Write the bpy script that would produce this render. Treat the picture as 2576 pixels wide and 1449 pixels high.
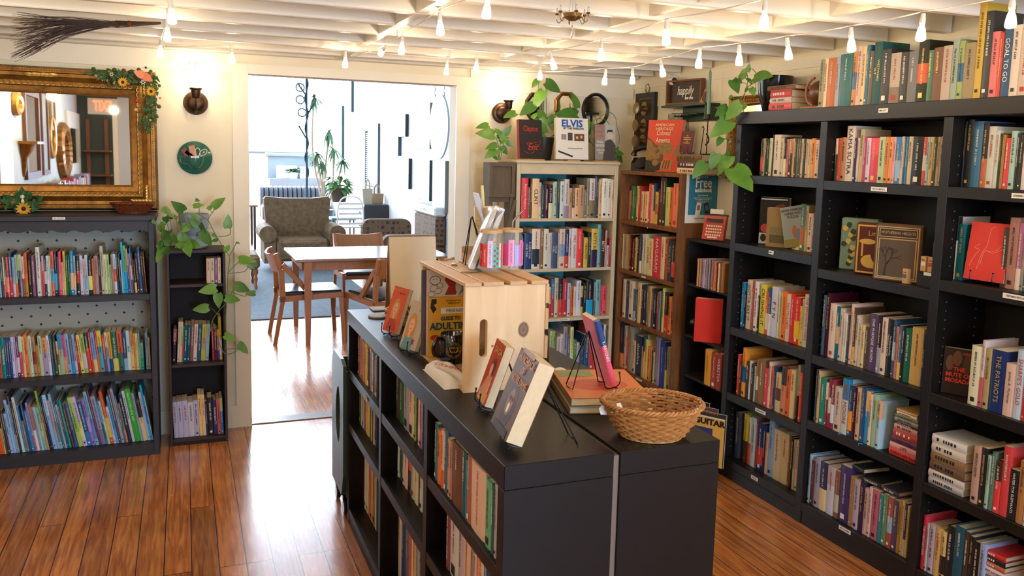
import bpy, math, random
from mathutils import Vector, Matrix, Euler
for o in list(bpy.data.objects): bpy.data.objects.remove(o)
C = bpy.context.scene.collection
SC = bpy.context.scene
R = math.radians
# ------------------------------------------------------------------ camera
FPX, PPX, PPY = 2087.35, 1288.0, 632.18
CAM = Vector((0, 0, 1.70))
RX = Vector((0.93024707, -0.3660759, 0.02507633))
RY = Vector((-0.01950964, -0.11758857, -0.99287074))
RZ = Vector((0.36641474, 0.92312586, -0.11652843))
cd = bpy.data.cameras.new('camera'); cam = bpy.data.objects.new('camera', cd); C.objects.link(cam)
cam.matrix_world = Matrix(((RX.x, -RY.x, -RZ.x, CAM.x), (RX.y, -RY.y, -RZ.y, CAM.y), (RX.z, -RY.z, -RZ.z, CAM.z), (0, 0, 0, 1)))
cd.sensor_fit = 'HORIZONTAL'; cd.sensor_width = 36.0; cd.lens = FPX / 2576 * 36
cd.shift_y = (PPY - 724.5) / 2576; cd.clip_start = .05; cd.clip_end = 100
SC.camera = cam
# ------------------------------------------------------------------ world, lights, exposure
w = bpy.data.worlds.new('world'); SC.world = w; w.use_nodes = True
w.node_tree.nodes['Background'].inputs[0].default_value = (.75, .87, 1, 1); w.node_tree.nodes['Background'].inputs[1].default_value = .35
SC.view_settings.view_transform = 'Standard'; SC.view_settings.look = 'None'; SC.view_settings.gamma = 1; SC.view_settings.use_curve_mapping = False
SC.view_settings.exposure = 0.85
cy = SC.cycles
cy.max_bounces = 7; cy.diffuse_bounces = 3; cy.glossy_bounces = 3; cy.transmission_bounces = 5; cy.transparent_max_bounces = 8
cy.caustics_reflective = False; cy.caustics_refractive = False; cy.sample_clamp_indirect = 4.0; cy.use_denoising = True
WARM = (1.0, .77, .50); COOL = (.66, .82, 1.0)
def area_light(name, loc, d, sx, sy, power, col):
    l = bpy.data.lights.new(name, 'AREA'); l.shape = 'RECTANGLE'; l.size = sx; l.size_y = sy; l.energy = power; l.color = col
    o = bpy.data.objects.new(name, l); C.objects.link(o); o.location = loc
    o.rotation_euler = Vector(d).to_track_quat('-Z', 'Y').to_euler(); return o
# cool fill lights added along the unseen left wall to brighten the cafe
area_light('cafe_side_fill_light', (-1.42, 9.3, 1.75), (1, 0, -.05), 4.0, 1.9, 55, (.74, .87, 1.0))
area_light('cafe_side_fill_light', (-1.42, 15.3, 1.75), (1, 0, -.05), 4.0, 1.9, 60, (.74, .87, 1.0))
# daylight of the shop's own front window, behind the camera
area_light('shop_front_daylight', (1.45, -3.32, 1.45), (-.05, 1, -.08), 2.0, 1.3, 120, (.50, .70, 1.0))
# ------------------------------------------------------------------ pixel rays, used to set things on real planes
def ray(x, y): return RX * ((x - PPX) / FPX) + RY * ((y - PPY) / FPX) + RZ
def at(x, y, X=None, Y=None, Z=None):
    d = ray(x, y)
    if X is not None: t = (X - CAM.x) / d.x
    elif Y is not None: t = (Y - CAM.y) / d.y
    else: t = (Z - CAM.z) / d.z
    return CAM + d * t
def along(px, axis, plane, z):
    """world coordinate along a shelf edge (plane X= or Y=, height z) that projects to column px"""
    u = (px - PPX) / FPX
    n = RX - RZ * u                      # n . (P - C) = 0
    if axis == 'Y': return (-(n.y * plane + n.z * (z - CAM.z))) / n.x
    return (-(n.x * plane + n.z * (z - CAM.z))) / n.y
# ------------------------------------------------------------------ materials
def lin(c):
    if isinstance(c, str):
        c = c.lstrip('#')
        if len(c) == 3: c = ''.join(q * 2 for q in c)
        c = [int(c[i:i + 2], 16) / 255 for i in (0, 2, 4)]
    return tuple(((v / 12.92) if v <= .04045 else ((v + .055) / 1.055) ** 2.4) for v in c[:3])
MC = {}
def mat(name, col, rough=.5, metal=0.0, spec=.5, emit=None, es=0, trans=0, ior=1.45, noise=0, nscale=30, bump=0, bscale=60, stretch=(1, 1, 1), col2=None, coat=0, alpha=1, sub=0):
    if name in MC: return MC[name]
    m = bpy.data.materials.new(name); MC[name] = m; m.use_nodes = True
    nt = m.node_tree; N = nt.nodes; Lk = nt.links; b = N['Principled BSDF']
    c = lin(col); b.inputs['Base Color'].default_value = (*c, 1); m.diffuse_color = (*c, 1)
    b.inputs['Roughness'].default_value = rough; b.inputs['Metallic'].default_value = metal; b.inputs['Specular IOR Level'].default_value = spec
    b.inputs['Transmission Weight'].default_value = trans; b.inputs['IOR'].default_value = ior; b.inputs['Coat Weight'].default_value = coat; b.inputs['Coat Roughness'].default_value = .15
    b.inputs['Alpha'].default_value = alpha
    if emit is not None: b.inputs['Emission Color'].default_value = (*lin(emit), 1); b.inputs['Emission Strength'].default_value = es
    if noise or bump:
        tc = N.new('ShaderNodeTexCoord'); mp = N.new('ShaderNodeMapping'); Lk.new(tc.outputs['Object'], mp.inputs[0]); mp.inputs['Scale'].default_value = stretch
    if noise:
        n = N.new('ShaderNodeTexNoise'); n.inputs['Scale'].default_value = nscale; n.inputs['Detail'].default_value = 5; n.inputs['Roughness'].default_value = .6; Lk.new(mp.outputs[0], n.inputs[0])
        rp = N.new('ShaderNodeValToRGB'); rp.color_ramp.elements[0].position = .5 - .28; rp.color_ramp.elements[1].position = .5 + .28
        c2 = lin(col2) if col2 else tuple(v * (1 - noise) for v in c)
        rp.color_ramp.elements[0].color = (*c2, 1); rp.color_ramp.elements[1].color = (*c, 1)
        Lk.new(n.outputs[0], rp.inputs[0]); Lk.new(rp.outputs[0], b.inputs['Base Color'])
    if bump:
        n = N.new('ShaderNodeTexNoise'); n.inputs['Scale'].default_value = bscale; n.inputs['Detail'].default_value = 4; Lk.new(mp.outputs[0], n.inputs[0])
        bp = N.new('ShaderNodeBump'); bp.inputs['Strength'].default_value = bump; bp.inputs['Distance'].default_value = .004; Lk.new(n.outputs[0], bp.inputs['Height']); Lk.new(bp.outputs[0], b.inputs['Normal'])
    return m
def cm(h, rough=.42, kind='cover'):   # plain printed colour
    return mat('%s_%s' % (kind, h), h, rough, spec=.4)
# ------------------------------------------------------------------ mesh builder
class MB:
    def __init__(s): s.v = []; s.f = []; s.m = []
    def add(s, vs, fs, mi=0):
        k = len(s.v); s.v += [tuple(v) for v in vs]; s.f += [tuple(i + k for i in f) for f in fs]; s.m += [mi] * len(fs); return s
    def hexa(s, p, mi=0):   # p: 4 bottom (ccw from above) + 4 top
        return s.add(p, [(3, 2, 1, 0), (4, 5, 6, 7), (0, 1, 5, 4), (1, 2, 6, 5), (2, 3, 7, 6), (3, 0, 4, 7)], mi)
    def box(s, x0, x1, y0, y1, z0, z1, mi=0, M=None):
        p = [Vector(q) for q in ((x0, y0, z0), (x1, y0, z0), (x1, y1, z0), (x0, y1, z0), (x0, y0, z1), (x1, y0, z1), (x1, y1, z1), (x0, y1, z1))]
        if M is not None: p = [M @ q for q in p]
        return s.hexa(p, mi)
    def bbox(s, x0, x1, y0, y1, z0, z1, r=.004, mi=0, M=None):   # box with eased edges
        k = len(s.v)
        xs, ys, zs = (x0, x1), (y0, y1), (z0, z1); r = min(r, (x1 - x0) / 2.01, (y1 - y0) / 2.01, (z1 - z0) / 2.01)
        def P(i, j, l, a):
            q = [xs[i], ys[j], zs[l]]
            for t, (e, lo) in enumerate(((i, 0), (j, 0), (l, 0))):
                if t != a: q[t] += r if e == 0 else -r
            return Vector(q)
        idx = {}; vs = []
        for i in (0, 1):
            for j in (0, 1):
                for l in (0, 1):
                    for a in (0, 1, 2): idx[i, j, l, a] = len(vs); vs.append(P(i, j, l, a))
        if M is not None: vs = [M @ q for q in vs]
        I = lambda *t: idx[t]
        fs = []
        for a in (0, 1, 2):
            for e in (0, 1):
                c = []
                for (u, w_) in ((0, 0), (1, 0), (1, 1), (0, 1)):
                    t = [0, 0, 0]; t[a] = e; t[(a + 1) % 3] = u; t[(a + 2) % 3] = w_; c.append(I(*t, a))
                fs.append(tuple(c if e else c[::-1]))
        for a in (0, 1, 2):
            b, c_ = (a + 1) % 3, (a + 2) % 3
            for u in (0, 1):
                for w_ in (0, 1):
                    t0 = [0] * 3; t1 = [0] * 3; t0[b] = t1[b] = u; t0[c_] = t1[c_] = w_; t1[a] = 1
                    q = [I(*t0, b), I(*t1, b), I(*t1, c_), I(*t0, c_)]
                    fs.append(tuple(q if u == w_ else q[::-1]))
        for i in (0, 1):
            for j in (0, 1):
                for l in (0, 1):
                    q = [I(i, j, l, 0), I(i, j, l, 1), I(i, j, l, 2)]; fs.append(tuple(q if (i + j + l) % 2 else q[::-1]))
        return s.add(vs, fs, mi)
    def tube(s, pts, r, n=8, mi=0, closed=False, caps=True):
        pts = [Vector(p) for p in pts]; L = len(pts); rr = r if isinstance(r, (list, tuple)) else [r] * L
        vs = []; up = None
        for i, p in enumerate(pts):
            a = pts[i - 1] if (i > 0 or closed) else p; b = pts[(i + 1) % L] if (i < L - 1 or closed) else p
            t = (b - a).normalized() if (b - a).length > 1e-9 else Vector((0, 0, 1))
            if up is None: up = t.orthogonal().normalized()
            up = (up - t * up.dot(t)); up = up.normalized() if up.length > 1e-6 else t.orthogonal().normalized()
            sd = t.cross(up)
            vs += [p + (up * math.cos(q * 2 * math.pi / n) + sd * math.sin(q * 2 * math.pi / n)) * rr[i] for q in range(n)]
        fs = []
        for i in range(L if closed else L - 1):
            for q in range(n):
                a, b = i * n, ((i + 1) % L) * n
                fs.append((a + q, a + (q + 1) % n, b + (q + 1) % n, b + q))
        if caps and not closed: fs.append(tuple(range(n))[::-1]); fs.append(tuple((L - 1) * n + q for q in range(n)))
        return s.add(vs, fs, mi)
    def lathe(s, prof, n=24, c=(0, 0, 0), mi=0, M=None, sx=1, sy=1, a0=0, a1=2 * math.pi):
        vs = []; full = abs(a1 - a0 - 2 * math.pi) < 1e-6; k = n if full else n + 1
        for r, z in prof:
            for q in range(k):
                a = a0 + (a1 - a0) * q / n; vs.append(Vector((c[0] + r * math.cos(a) * sx, c[1] + r * math.sin(a) * sy, c[2] + z)))
        if M is not None: vs = [M @ v for v in vs]
        fs = []
        for i in range(len(prof) - 1):
            for q in range(n):
                q2 = (q + 1) % k if full else q + 1
                fs.append((i * k + q, i * k + q2, (i + 1) * k + q2, (i + 1) * k + q))
        return s.add(vs, fs, mi)
    def ball(s, c, r, n=12, mi=0, sc=(1, 1, 1), M=None):
        h = max(4, n // 2); pr = [(r * math.sin(math.pi * i / h) * 1.0 + 1e-5, -r * math.cos(math.pi * i / h)) for i in range(h + 1)]
        T = Matrix.Translation(c) @ Matrix.Diagonal((*sc, 1))
        return s.lathe(pr, n, (0, 0, 0), mi, (M @ T) if M is not None else T)
    def prism(s, poly, d0, d1, ax='y', mi=0, M=None):   # extrude a 2d outline along ax
        def P(p, d): return Vector((p[0], d, p[1])) if ax == 'y' else Vector((d, p[0], p[1])) if ax == 'x' else Vector((p[0], p[1], d))
        n = len(poly); vs = [P(p, d0) for p in poly] + [P(p, d1) for p in poly]
        if M is not None: vs = [M @ v for v in vs]
        fs = [tuple(range(n))[::-1] if ax != 'y' else tuple(range(n)), tuple(range(n, 2 * n)) if ax != 'y' else tuple(range(n, 2 * n))[::-1]]
        for i in range(n):
            j = (i + 1) % n; q = (i, j, n + j, n + i); fs.append(q if ax != 'y' else q[::-1])
        return s.add(vs, fs, mi)
    def frame(s, x0, x1, z0, z1, w_, y0, y1, mi=0, prof=None, M=None):
        """mitred picture frame in the XZ plane facing -Y; prof: [(inset, y)] cross-section"""
        pr = prof or [(0, y1), (0, y0), (w_, y0), (w_, y1)]
        n = len(pr); vs = []
        for (cx, cz, ux, uz) in ((x0, z0, 1, 1), (x1, z0, -1, 1), (x1, z1, -1, -1), (x0, z1, 1, -1)):
            vs += [Vector((cx + ux * i, y, cz + uz * i)) for i, y in pr]
        if M is not None: vs = [M @ v for v in vs]
        fs = []
        for k in range(4):
            for i in range(n):
                a, b = k * n, ((k + 1) % 4) * n; j = (i + 1) % n
                fs.append((a + i, a + j, b + j, b + i))
        return s.add(vs, fs, mi)
    def quad(s, a, b, c, d, mi=0): return s.add([a, b, c, d], [(0, 1, 2, 3)], mi)
    def build(s, name, mats, parent=None, smooth=False, loc=None, flip=True):
        me = bpy.data.meshes.new(name); me.from_pydata(s.v, [], s.f)
        for m in (mats if isinstance(mats, (list, tuple)) else [mats]): me.materials.append(m)
        if any(s.m): me.polygons.foreach_set('material_index', s.m)
        if flip:
            import bmesh
            bm = bmesh.new(); bm.from_mesh(me); bmesh.ops.recalc_face_normals(bm, faces=bm.faces); bm.to_mesh(me); bm.free()
        if smooth:
            me.polygons.foreach_set('use_smooth', [True] * len(me.polygons))
            try: me.set_sharp_from_angle(angle=R(40))
            except Exception: pass
        me.update()
        o = bpy.data.objects.new(name, me); C.objects.link(o)
        if parent is not None: o.parent = parent
        if loc is not None: o.location = loc
        return o
def tag(o, label, cat, group=None):
    o['label'] = label; o['category'] = cat
    if group: o['group'] = group
    return o
def thing(name, label, cat, loc=(0, 0, 0), rz=0, group=None, rot=None):
    o = bpy.data.objects.new(name, None); C.objects.link(o); o.empty_display_size = .05
    o.location = loc; o.rotation_euler = rot if rot else (0, 0, rz); return tag(o, label, cat, group)
def struct(o): o['kind'] = 'structure'; return o
def dup(o, parent=None):
    c = o.copy(); C.objects.link(c)
    if parent is not None: c.parent = parent
    for ch in list(o.children): dup(ch, c)
    return c
FR = Matrix(((1, 0, 0), (0, 0, -1), (0, 1, 0)))     # text plane facing -Y
SPN = Matrix(((0, 1, 0), (0, 0, -1), (-1, 0, 0)))   # spine text, reading downwards, facing -Y
SPU = Matrix(((0, -1, 0), (0, 0, -1), (1, 0, 0)))   # spine text reading upwards
def text(s, size, loc, m, parent, basis=FR, al='CENTER', ext=.0002, sx=1, shear=0, width=None, name='lettering', bold=0):
    cu = bpy.data.curves.new(name, 'FONT'); cu.body = s; cu.size = size; cu.align_x = al; cu.align_y = 'CENTER'; cu.extrude = ext; cu.resolution_u = 2; cu.shear = shear; cu.offset = bold
    cu.materials.append(m); o = bpy.data.objects.new(name, cu); C.objects.link(o); o.parent = parent
    mm = basis.to_4x4(); mm.translation = Vector(loc); 
    if width:
        est = .56 * size * max(1, max(len(q) for q in s.split('\n'))); sx = width / est
    o.matrix_local = mm @ Matrix.Diagonal((sx, 1, 1, 1)); return o
def boxo(name, x0, x1, y0, y1, z0, z1, m, parent=None, r=0):
    b = MB(); (b.bbox(x0, x1, y0, y1, z0, z1, r) if r else b.box(x0, x1, y0, y1, z0, z1)); return b.build(name, m, parent)
def leaf_mb(b, M, L, W, mi=0, fold=.18, droop=.3, n=6):
    """heart-shaped leaf: stem end at the origin, tip along +X, face up +Z, in the frame M"""
    vs = []; 
    for i in range(n + 1):
        t = i / n; hw = W / 2 * (math.sin(math.pi * min(1, t * .93 + .07) ** .62) ** .9 if t < 1 else 0)
        x = L * (t - .0); z = -droop * L * t * t
        for sgn in (-1, 0, 1): vs.append(M @ Vector((x - (.10 * L * (1 - t) ** 3 if sgn else -.0), sgn * hw, z + abs(sgn) * hw * fold)))
    fs = []
    for i in range(n):
        for j in (0, 1): a = i * 3 + j; fs.append((a, a + 3, a + 4, a + 1))
    b.add(vs, fs, mi)
def aim(o, d, up=(0, 0, 1)):
    """frame at o with +X along d and +Z near up"""
    x = Vector(d).normalized(); u = Vector(up); z = (u - x * u.dot(x)); z = z.normalized() if z.length > 1e-4 else x.orthogonal().normalized(); y = z.cross(x)
    return Matrix(((x.x, y.x, z.x, o[0]), (x.y, y.y, z.y, o[1]), (x.z, y.z, z.z, o[2]), (0, 0, 0, 1)))
def smooth_path(pts, k=6):
    P = [Vector(p) for p in pts]; out = []
    for i in range(len(P) - 1):
        a = P[max(0, i - 1)]; b = P[i]; c = P[i + 1]; d = P[min(len(P) - 1, i + 2)]
        for j in range(k):
            t = j / k; out.append(.5 * ((2 * b) + (c - a) * t + (2 * a - 5 * b + 4 * c - d) * t * t + (3 * b - a - 3 * c + d) * t ** 3))
    return out + [P[-1]]
# ================================================================== the setting
XW, YB, XL, YF = 2.95, 5.18, -1.42, -3.4
def wall_mat(name, col, dark):
    return mat(name, col, .6, spec=.3, noise=.10, nscale=2.2, col2=dark, bump=.12, bscale=14)
M_wall = wall_mat('cream_wall_paint', '#efe6cf', '#e6dabd')
M_trim = mat('cream_trim_paint', '#f0e8d4', .42, spec=.45, noise=.05, nscale=3)
M_beam = mat('white_beam_paint', '#ece5d6', .40, spec=.5, noise=.08, nscale=4, stretch=(.4, 4, 4), bump=.1, bscale=25)
M_ceil = mat('white_board_ceiling', '#e9e1d0', .55, noise=.07, nscale=3)
M_cafe = mat('cafe_white_wall', '#e9edf0', .6, noise=.05, nscale=2)
M_green = mat('dark_green_wall', '#38443f', .6)
def floor_material():
    m = bpy.data.materials.new('heart_pine_planks'); m.use_nodes = True; nt = m.node_tree; N = nt.nodes; K = nt.links; b = N['Principled BSDF']
    tc = N.new('ShaderNodeTexCoord'); mp = N.new('ShaderNodeMapping'); K.new(tc.outputs['Object'], mp.inputs[0]); mp.inputs['Rotation'].default_value = (0, 0, R(90))
    br = N.new('ShaderNodeTexBrick'); K.new(mp.outputs[0], br.inputs['Vector']); br.offset = .37; br.offset_frequency = 3; br.squash = 1
    br.inputs['Scale'].default_value = 1; br.inputs['Mortar Size'].default_value = .0022; br.inputs['Mortar Smooth'].default_value = .1; br.inputs['Bias'].default_value = 0
    br.inputs['Brick Width'].default_value = 1.7; br.inputs['Row Height'].default_value = .105
    br.inputs['Color1'].default_value = (0, 0, 0, 1); br.inputs['Color2'].default_value = (1, 1, 1, 1); br.inputs['Mortar'].default_value = (.5, .5, .5, 1)
    g = N.new('ShaderNodeMapping'); K.new(tc.outputs['Object'], g.inputs[0]); g.inputs['Scale'].default_value = (26, 1.3, 1)
    add = N.new('ShaderNodeVectorMath'); add.operation = 'MULTIPLY_ADD'; K.new(br.outputs['Color'], add.inputs[0]); add.inputs[1].default_value = (31, 17, 0); K.new(g.outputs[0], add.inputs[2])
    n = N.new('ShaderNodeTexNoise'); K.new(add.outputs[0], n.inputs[0]); n.inputs['Scale'].default_value = 1.6; n.inputs['Detail'].default_value = 6; n.inputs['Roughness'].default_value = .62; n.inputs['Distortion'].default_value = 1.4
    rp = N.new('ShaderNodeValToRGB'); K.new(n.outputs[0], rp.inputs[0]); e = rp.color_ramp.elements
    e[0].position = .28; e[0].color = (*lin('#7f421c'), 1); e[1].position = .74; e[1].color = (*lin('#dc9a55'), 1); q = e.new(.5); q.color = (*lin('#b96f33'), 1)
    big = N.new('ShaderNodeTexNoise'); K.new(tc.outputs['Object'], big.inputs[0]); big.inputs['Scale'].default_value = 5; big.inputs['Detail'].default_value = 3
    hs = N.new('ShaderNodeHueSaturation'); K.new(rp.outputs[0], hs.inputs['Color'])
    mr = N.new('ShaderNodeMapRange'); K.new(br.outputs['Color'], mr.inputs[0]); mr.inputs[3].default_value = .72; mr.inputs[4].default_value = 1.18
    mr2 = N.new('ShaderNodeMapRange'); K.new(big.outputs[0], mr2.inputs[0]); mr2.inputs[1].default_value = .3; mr2.inputs[2].default_value = .7; mr2.inputs[3].default_value = .8; mr2.inputs[4].default_value = 1.12
    mu = N.new('ShaderNodeMath'); mu.operation = 'MULTIPLY'; K.new(mr.outputs[0], mu.inputs[0]); K.new(mr2.outputs[0], mu.inputs[1]); K.new(mu.outputs[0], hs.inputs['Value'])
    mx = N.new('ShaderNodeMix'); mx.data_type = 'RGBA'; K.new(br.outputs['Fac'], mx.inputs[0]); K.new(hs.outputs[0], mx.inputs[6]); mx.inputs[7].default_value = (*lin('#2a140a'), 1)
    K.new(mx.outputs[2], b.inputs['Base Color'])
    rr = N.new('ShaderNodeMapRange'); K.new(big.outputs[0], rr.inputs[0]); rr.inputs[3].default_value = .17; rr.inputs[4].default_value = .32; K.new(rr.outputs[0], b.inputs['Roughness'])
    b.inputs['Specular IOR Level'].default_value = .6; b.inputs['Coat Weight'].default_value = .6; b.inputs['Coat Roughness'].default_value = .16
    bp = N.new('ShaderNodeBump'); bp.inputs['Strength'].default_value = .25; bp.inputs['Distance'].default_value = .002; bp.invert = True; K.new(br.outputs['Fac'], bp.inputs['Height'])
    bp2 = N.new('ShaderNodeBump'); bp2.inputs['Strength'].default_value = .10; bp2.inputs['Distance'].default_value = .002; K.new(n.outputs[0], bp2.inputs['Height']); K.new(bp.outputs[0], bp2.inputs['Normal']); K.new(bp2.outputs[0], b.inputs['Normal'])
    return m
M_floor = floor_material()
b = MB(); b.box(XL - .1, 3.4, YF - .1, 22.3, -.08, 0); struct(b.build('floor', M_floor))
DX0, DX1, DZ, YB2 = .362, 1.642, 2.128, 5.31
# back wall with the doorway
b = MB(); b.box(XL, DX0, YB, YB2, 0, 2.55); b.box(DX1, XW + .02, YB, YB2, 0, 2.55); b.box(DX0, DX1, YB, YB2, DZ, 2.55); struct(b.build('wall_back', M_wall))
b = MB(); b.box(XW, XW + .1, YF, YB, 0, 2.55); struct(b.build('wall_right', M_wall))
b = MB(); b.box(XL - .1, XL, YF, YB, 0, 2.55); struct(b.build('wall_left', mat('pale_grey_wall', '#b9c0bd', .6)))
b = MB(); b.box(XL, .4, YF - .1, YF, 0, 2.55); b.box(2.5, XW, YF - .1, YF, 0, 2.55); b.box(.4, 2.5, YF - .1, YF, 0, .75); b.box(.4, 2.5, YF - .1, YF, 2.15, 2.55); struct(b.build('wall_front', M_green))
wn = thing('window_1', 'shop front window with pale frame in the green wall', 'window', (1.45, YF, .75)); struct(wn)
b = MB(); b.frame(-1.05, 1.05, 0, 1.4, .06, -.02, .06); b.box(-.02, .02, .0, .05, .06, 1.34); b.build('window_frame', M_trim, wn)
b = MB(); b.box(XL, XW, YF, YB, 2.39, 2.45); struct(b.build('ceiling', M_ceil))
# door casing and jamb lining: named trims
b = MB(); b.box(.272, DX0, 5.163, YB - .001, 0, DZ + .055); struct(b.build('trim_1', M_trim))
b = MB(); b.box(DX1, 1.735, 5.163, YB - .001, 0, DZ + .055); struct(b.build('trim_2', M_trim))
b = MB(); b.box(DX0 + .0005, DX1 - .0005, 5.163, YB - .001, DZ, DZ + .055); struct(b.build('trim_3', M_trim))
b = MB(); b.box(XW - .014, XW - .0005, YF, YB, 2.168, 2.225); b.box(XW - .006, XW - .0005, YF, YB, 2.04, 2.168); struct(b.build('trim_4', M_trim))
b = MB(); b.box(1.735, XW - .015, YB - .012, YB - .0005, 2.10, 2.236); b.box(XL, .272, YB - .012, YB - .0005, 2.13, 2.236); struct(b.build('trim_5', M_trim))
b = MB(); b.box(DX0, DX1, 5.19, 5.30, 0, .006); struct(b.build('trim_6', mat('grey_threshold', '#8d8f92', .4)))
b = MB(); b.box(XL, .272, YB - .016, YB - .0005, 0, .14); struct(b.build('baseboard_back', M_trim))
# ceiling joists: one object per joist
for k in range(-3, 6):
    y = 3.265 + .3325 * k
    b = MB(); b.bbox(XL + .001, XW - .015, y - .02, y + .02, 2.237, 2.389, .004); o = struct(b.build('ceiling_beam', M_beam))
b = MB(); b.bbox(XL + .001, XW - .015, 5.10, 5.179, 2.237, 2.389, .004); struct(b.build('ceiling_beam', M_beam))
b = MB(); b.bbox(XL + .001, XW - .015, 1.84, 1.88, 2.237, 2.389, .004); struct(b.build('ceiling_beam', M_beam))
for k in range(-3, 6):     # bridging between the joists
    y = 3.265 + .3325 * k
    for x, z0, t in ((.88, 2.238, .022), (1.72, 2.25, .012), (2.31, 2.25, .012)):
        b = MB(); b.box(x - t, x + t, y + .0205, min(y + .312, 5.099), z0, 2.388); struct(b.build('ceiling_bridging_beam', M_beam))
# ------------------------------------------------------------------ cafe room shell
b = MB(); b.box(3.2, 3.3, YB2, 22.2, 0, 6.0); struct(b.build('wall_cafe_right', M_cafe))
b = MB(); b.box(-1.62, -1.52, YB2, 22.2, 0, .75); b.box(-1.62, -1.52, YB2, 22.2, 2.75, 6.0)
for y0, y1 in ((YB2, 7.2), (11.4, 13.2), (17.4, 22.2)): b.box(-1.62, -1.52, y0, y1, .75, 2.75)
struct(b.build('wall_cafe_left', M_cafe))
b = MB(); b.box(-1.6, 3.3, 22.0, 22.15, 0, .3); b.box(1.3, 3.3, 22.0, 22.15, .3, 1.55); b.box(-1.6, -1.47, 22.0, 22.15, .3, 6.0); b.box(3.15, 3.3, 22.0, 22.15, 1.55, 6.0); b.box(-1.6, 3.3, 22.0, 22.15, 5.9, 6.0); struct(b.build('wall_cafe_far', M_cafe))
b = MB(); b.box(-1.6, 3.3, YB2, 22.2, 6.0, 6.1); struct(b.build('ceiling_cafe', M_cafe))
b = MB(); b.box(-1.6, 3.3, YB2 - .1, YB2, 2.56, 6.0); struct(b.build('wall_cafe_near', M_cafe))
wn = thing('window_2', 'tall bright street window at the far end of the cafe', 'window', (.84, 22.0, 1.6)); struct(wn)
b = MB(); b.frame(-2.31, 2.31, 0, 4.30, .03, -.03, .05); b.build('window_frame', M_cafe, wn)
M_sky = mat('bright_street_daylight', '#ffffff', .5, emit='#e2efff', es=16)
b = MB(); b.quad((-2.28, .03, .03), (2.28, .03, .03), (2.28, .03, 4.27), (-2.28, .03, 4.27)); b.build('window_pane', M_sky, wn)
wn = thing('window_3', 'low bright street window beside the cafe mantel', 'window', (-.08, 22.0, .3)); struct(wn)
b = MB(); b.frame(-1.38, 1.38, 0, 1.25, .03, -.03, .05); b.build('window_frame', M_cafe, wn)
b = MB(); b.quad((-1.35, .03, .03), (1.35, .03, .03), (1.35, .03, 1.22), (-1.35, .03, 1.22)); b.build('window_pane', M_sky, wn)
# ================================================================== bookcases
M_black = mat('black_brown_laminate', '#15100d', .42, spec=.5, noise=.35, nscale=9, stretch=(6, 6, .6), bump=.06, bscale=40)
M_blackback = mat('black_hardboard', '#120e0d', .6)
M_grey = mat('charcoal_painted_wood', '#2f2d33', .45, noise=.3, nscale=10, stretch=(1, 6, 6))
M_dkbrown = mat('dark_walnut_stain', '#3a2722', .5, noise=.4, nscale=12, stretch=(5, 5, .7))
M_brownwood = mat('rustic_brown_wood', '#8a5a2c', .5, noise=.55, nscale=7, stretch=(5, 5, .8), col2='#5d3617', bump=.15)
M_cream = mat('cream_distressed_paint', '#d6c9a8', .5, noise=.12, nscale=18)
M_teal = mat('teal_painted_back', '#3c8f98', .6, noise=.1, nscale=10)
M_pin = mat('steel_shelf_pin', '#b9b9b4', .3, metal=.8)
M_lab = mat('white_label_card', '#ece9e0', .5)
M_ink = mat('black_ink', '#1c1a1a', .6)
def dots_back():
    m = mat('cream_board_with_black_diamonds', '#b9b3a0', .6); nt = m.node_tree; N = nt.nodes; K = nt.links; b = N['Principled BSDF']
    tc = N.new('ShaderNodeTexCoord'); sp = N.new('ShaderNodeSeparateXYZ'); K.new(tc.outputs['Object'], sp.inputs[0])
    def op(o, a, c=None):
        n = N.new('ShaderNodeMath'); n.operation = o
        for i, v in enumerate((a, c)):
            if v is None: continue
            if isinstance(v, (int, float)): n.inputs[i].default_value = v
            else: K.new(v, n.inputs[i])
        return n.outputs[0]
    P = .0658; hits = []
    for o in ('ADD', 'SUBTRACT'):
        f = op('FRACT', op('DIVIDE', op('MULTIPLY', op(o, sp.outputs[0], sp.outputs[2]), .7071), P)); hits.append(op('LESS_THAN', op('ABSOLUTE', op('SUBTRACT', f, .5)), .085))
    k = op('MULTIPLY', hits[0], hits[1])
    mx = N.new('ShaderNodeMix'); mx.data_type = 'RGBA'; K.new(k, mx.inputs[0]); mx.inputs[6].default_value = (*lin('#bdb8a8'), 1); mx.inputs[7].default_value = (*lin('#2c2a2a'), 1); K.new(mx.outputs[2], b.inputs['Base Color'])
    return m
M_dots = dots_back()
def strokes(b, x0, x1, z, h, y, rnd, mi=0, basis=None):
    """row of letter-like strokes"""
    x = x0
    while x < x1 - h * .4:
        wv = h * rnd.uniform(.45, .7); t = h * .17
        if rnd.random() < .15: x += wv * .7; continue
        k = rnd.randrange(4); Q = []
        if k != 3: Q.append((x, x + t, z - h / 2, z + h / 2))
        if k in (0, 2): Q.append((x + wv - t, x + wv, z - h / 2, z + h / 2))
        if k in (1, 2): Q.append((x, x + wv, z + h / 2 - t, z + h / 2))
        if k in (0, 1): Q.append((x, x + wv, z - t / 2, z + t / 2))
        if k == 3: Q += [(x, x + wv, z - h / 2, z - h / 2 + t), (x + wv * .4, x + wv * .4 + t, z - h / 2, z + h / 2)]
        for a, c, d, e in Q: b.box(a, c, y - .0003, y, d, e, mi)
        x += wv + h * .22
def shelf_label(par, x, y, z, w_, h, rotz, seed):
    """small printed card stuck on a shelf edge; local frame faces -Y"""
    b = MB(); b.box(-w_ / 2, w_ / 2, -.0008, 0, -h / 2, h / 2, 0); strokes(b, -w_ * .38, w_ * .38, 0, h * .38, -.0009, random.Random(seed), 1)
    o = b.build('shelf_label', [M_lab, M_ink], par); o.location = (x, y, z); o.rotation_euler = (0, 0, rotz); return o
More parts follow.
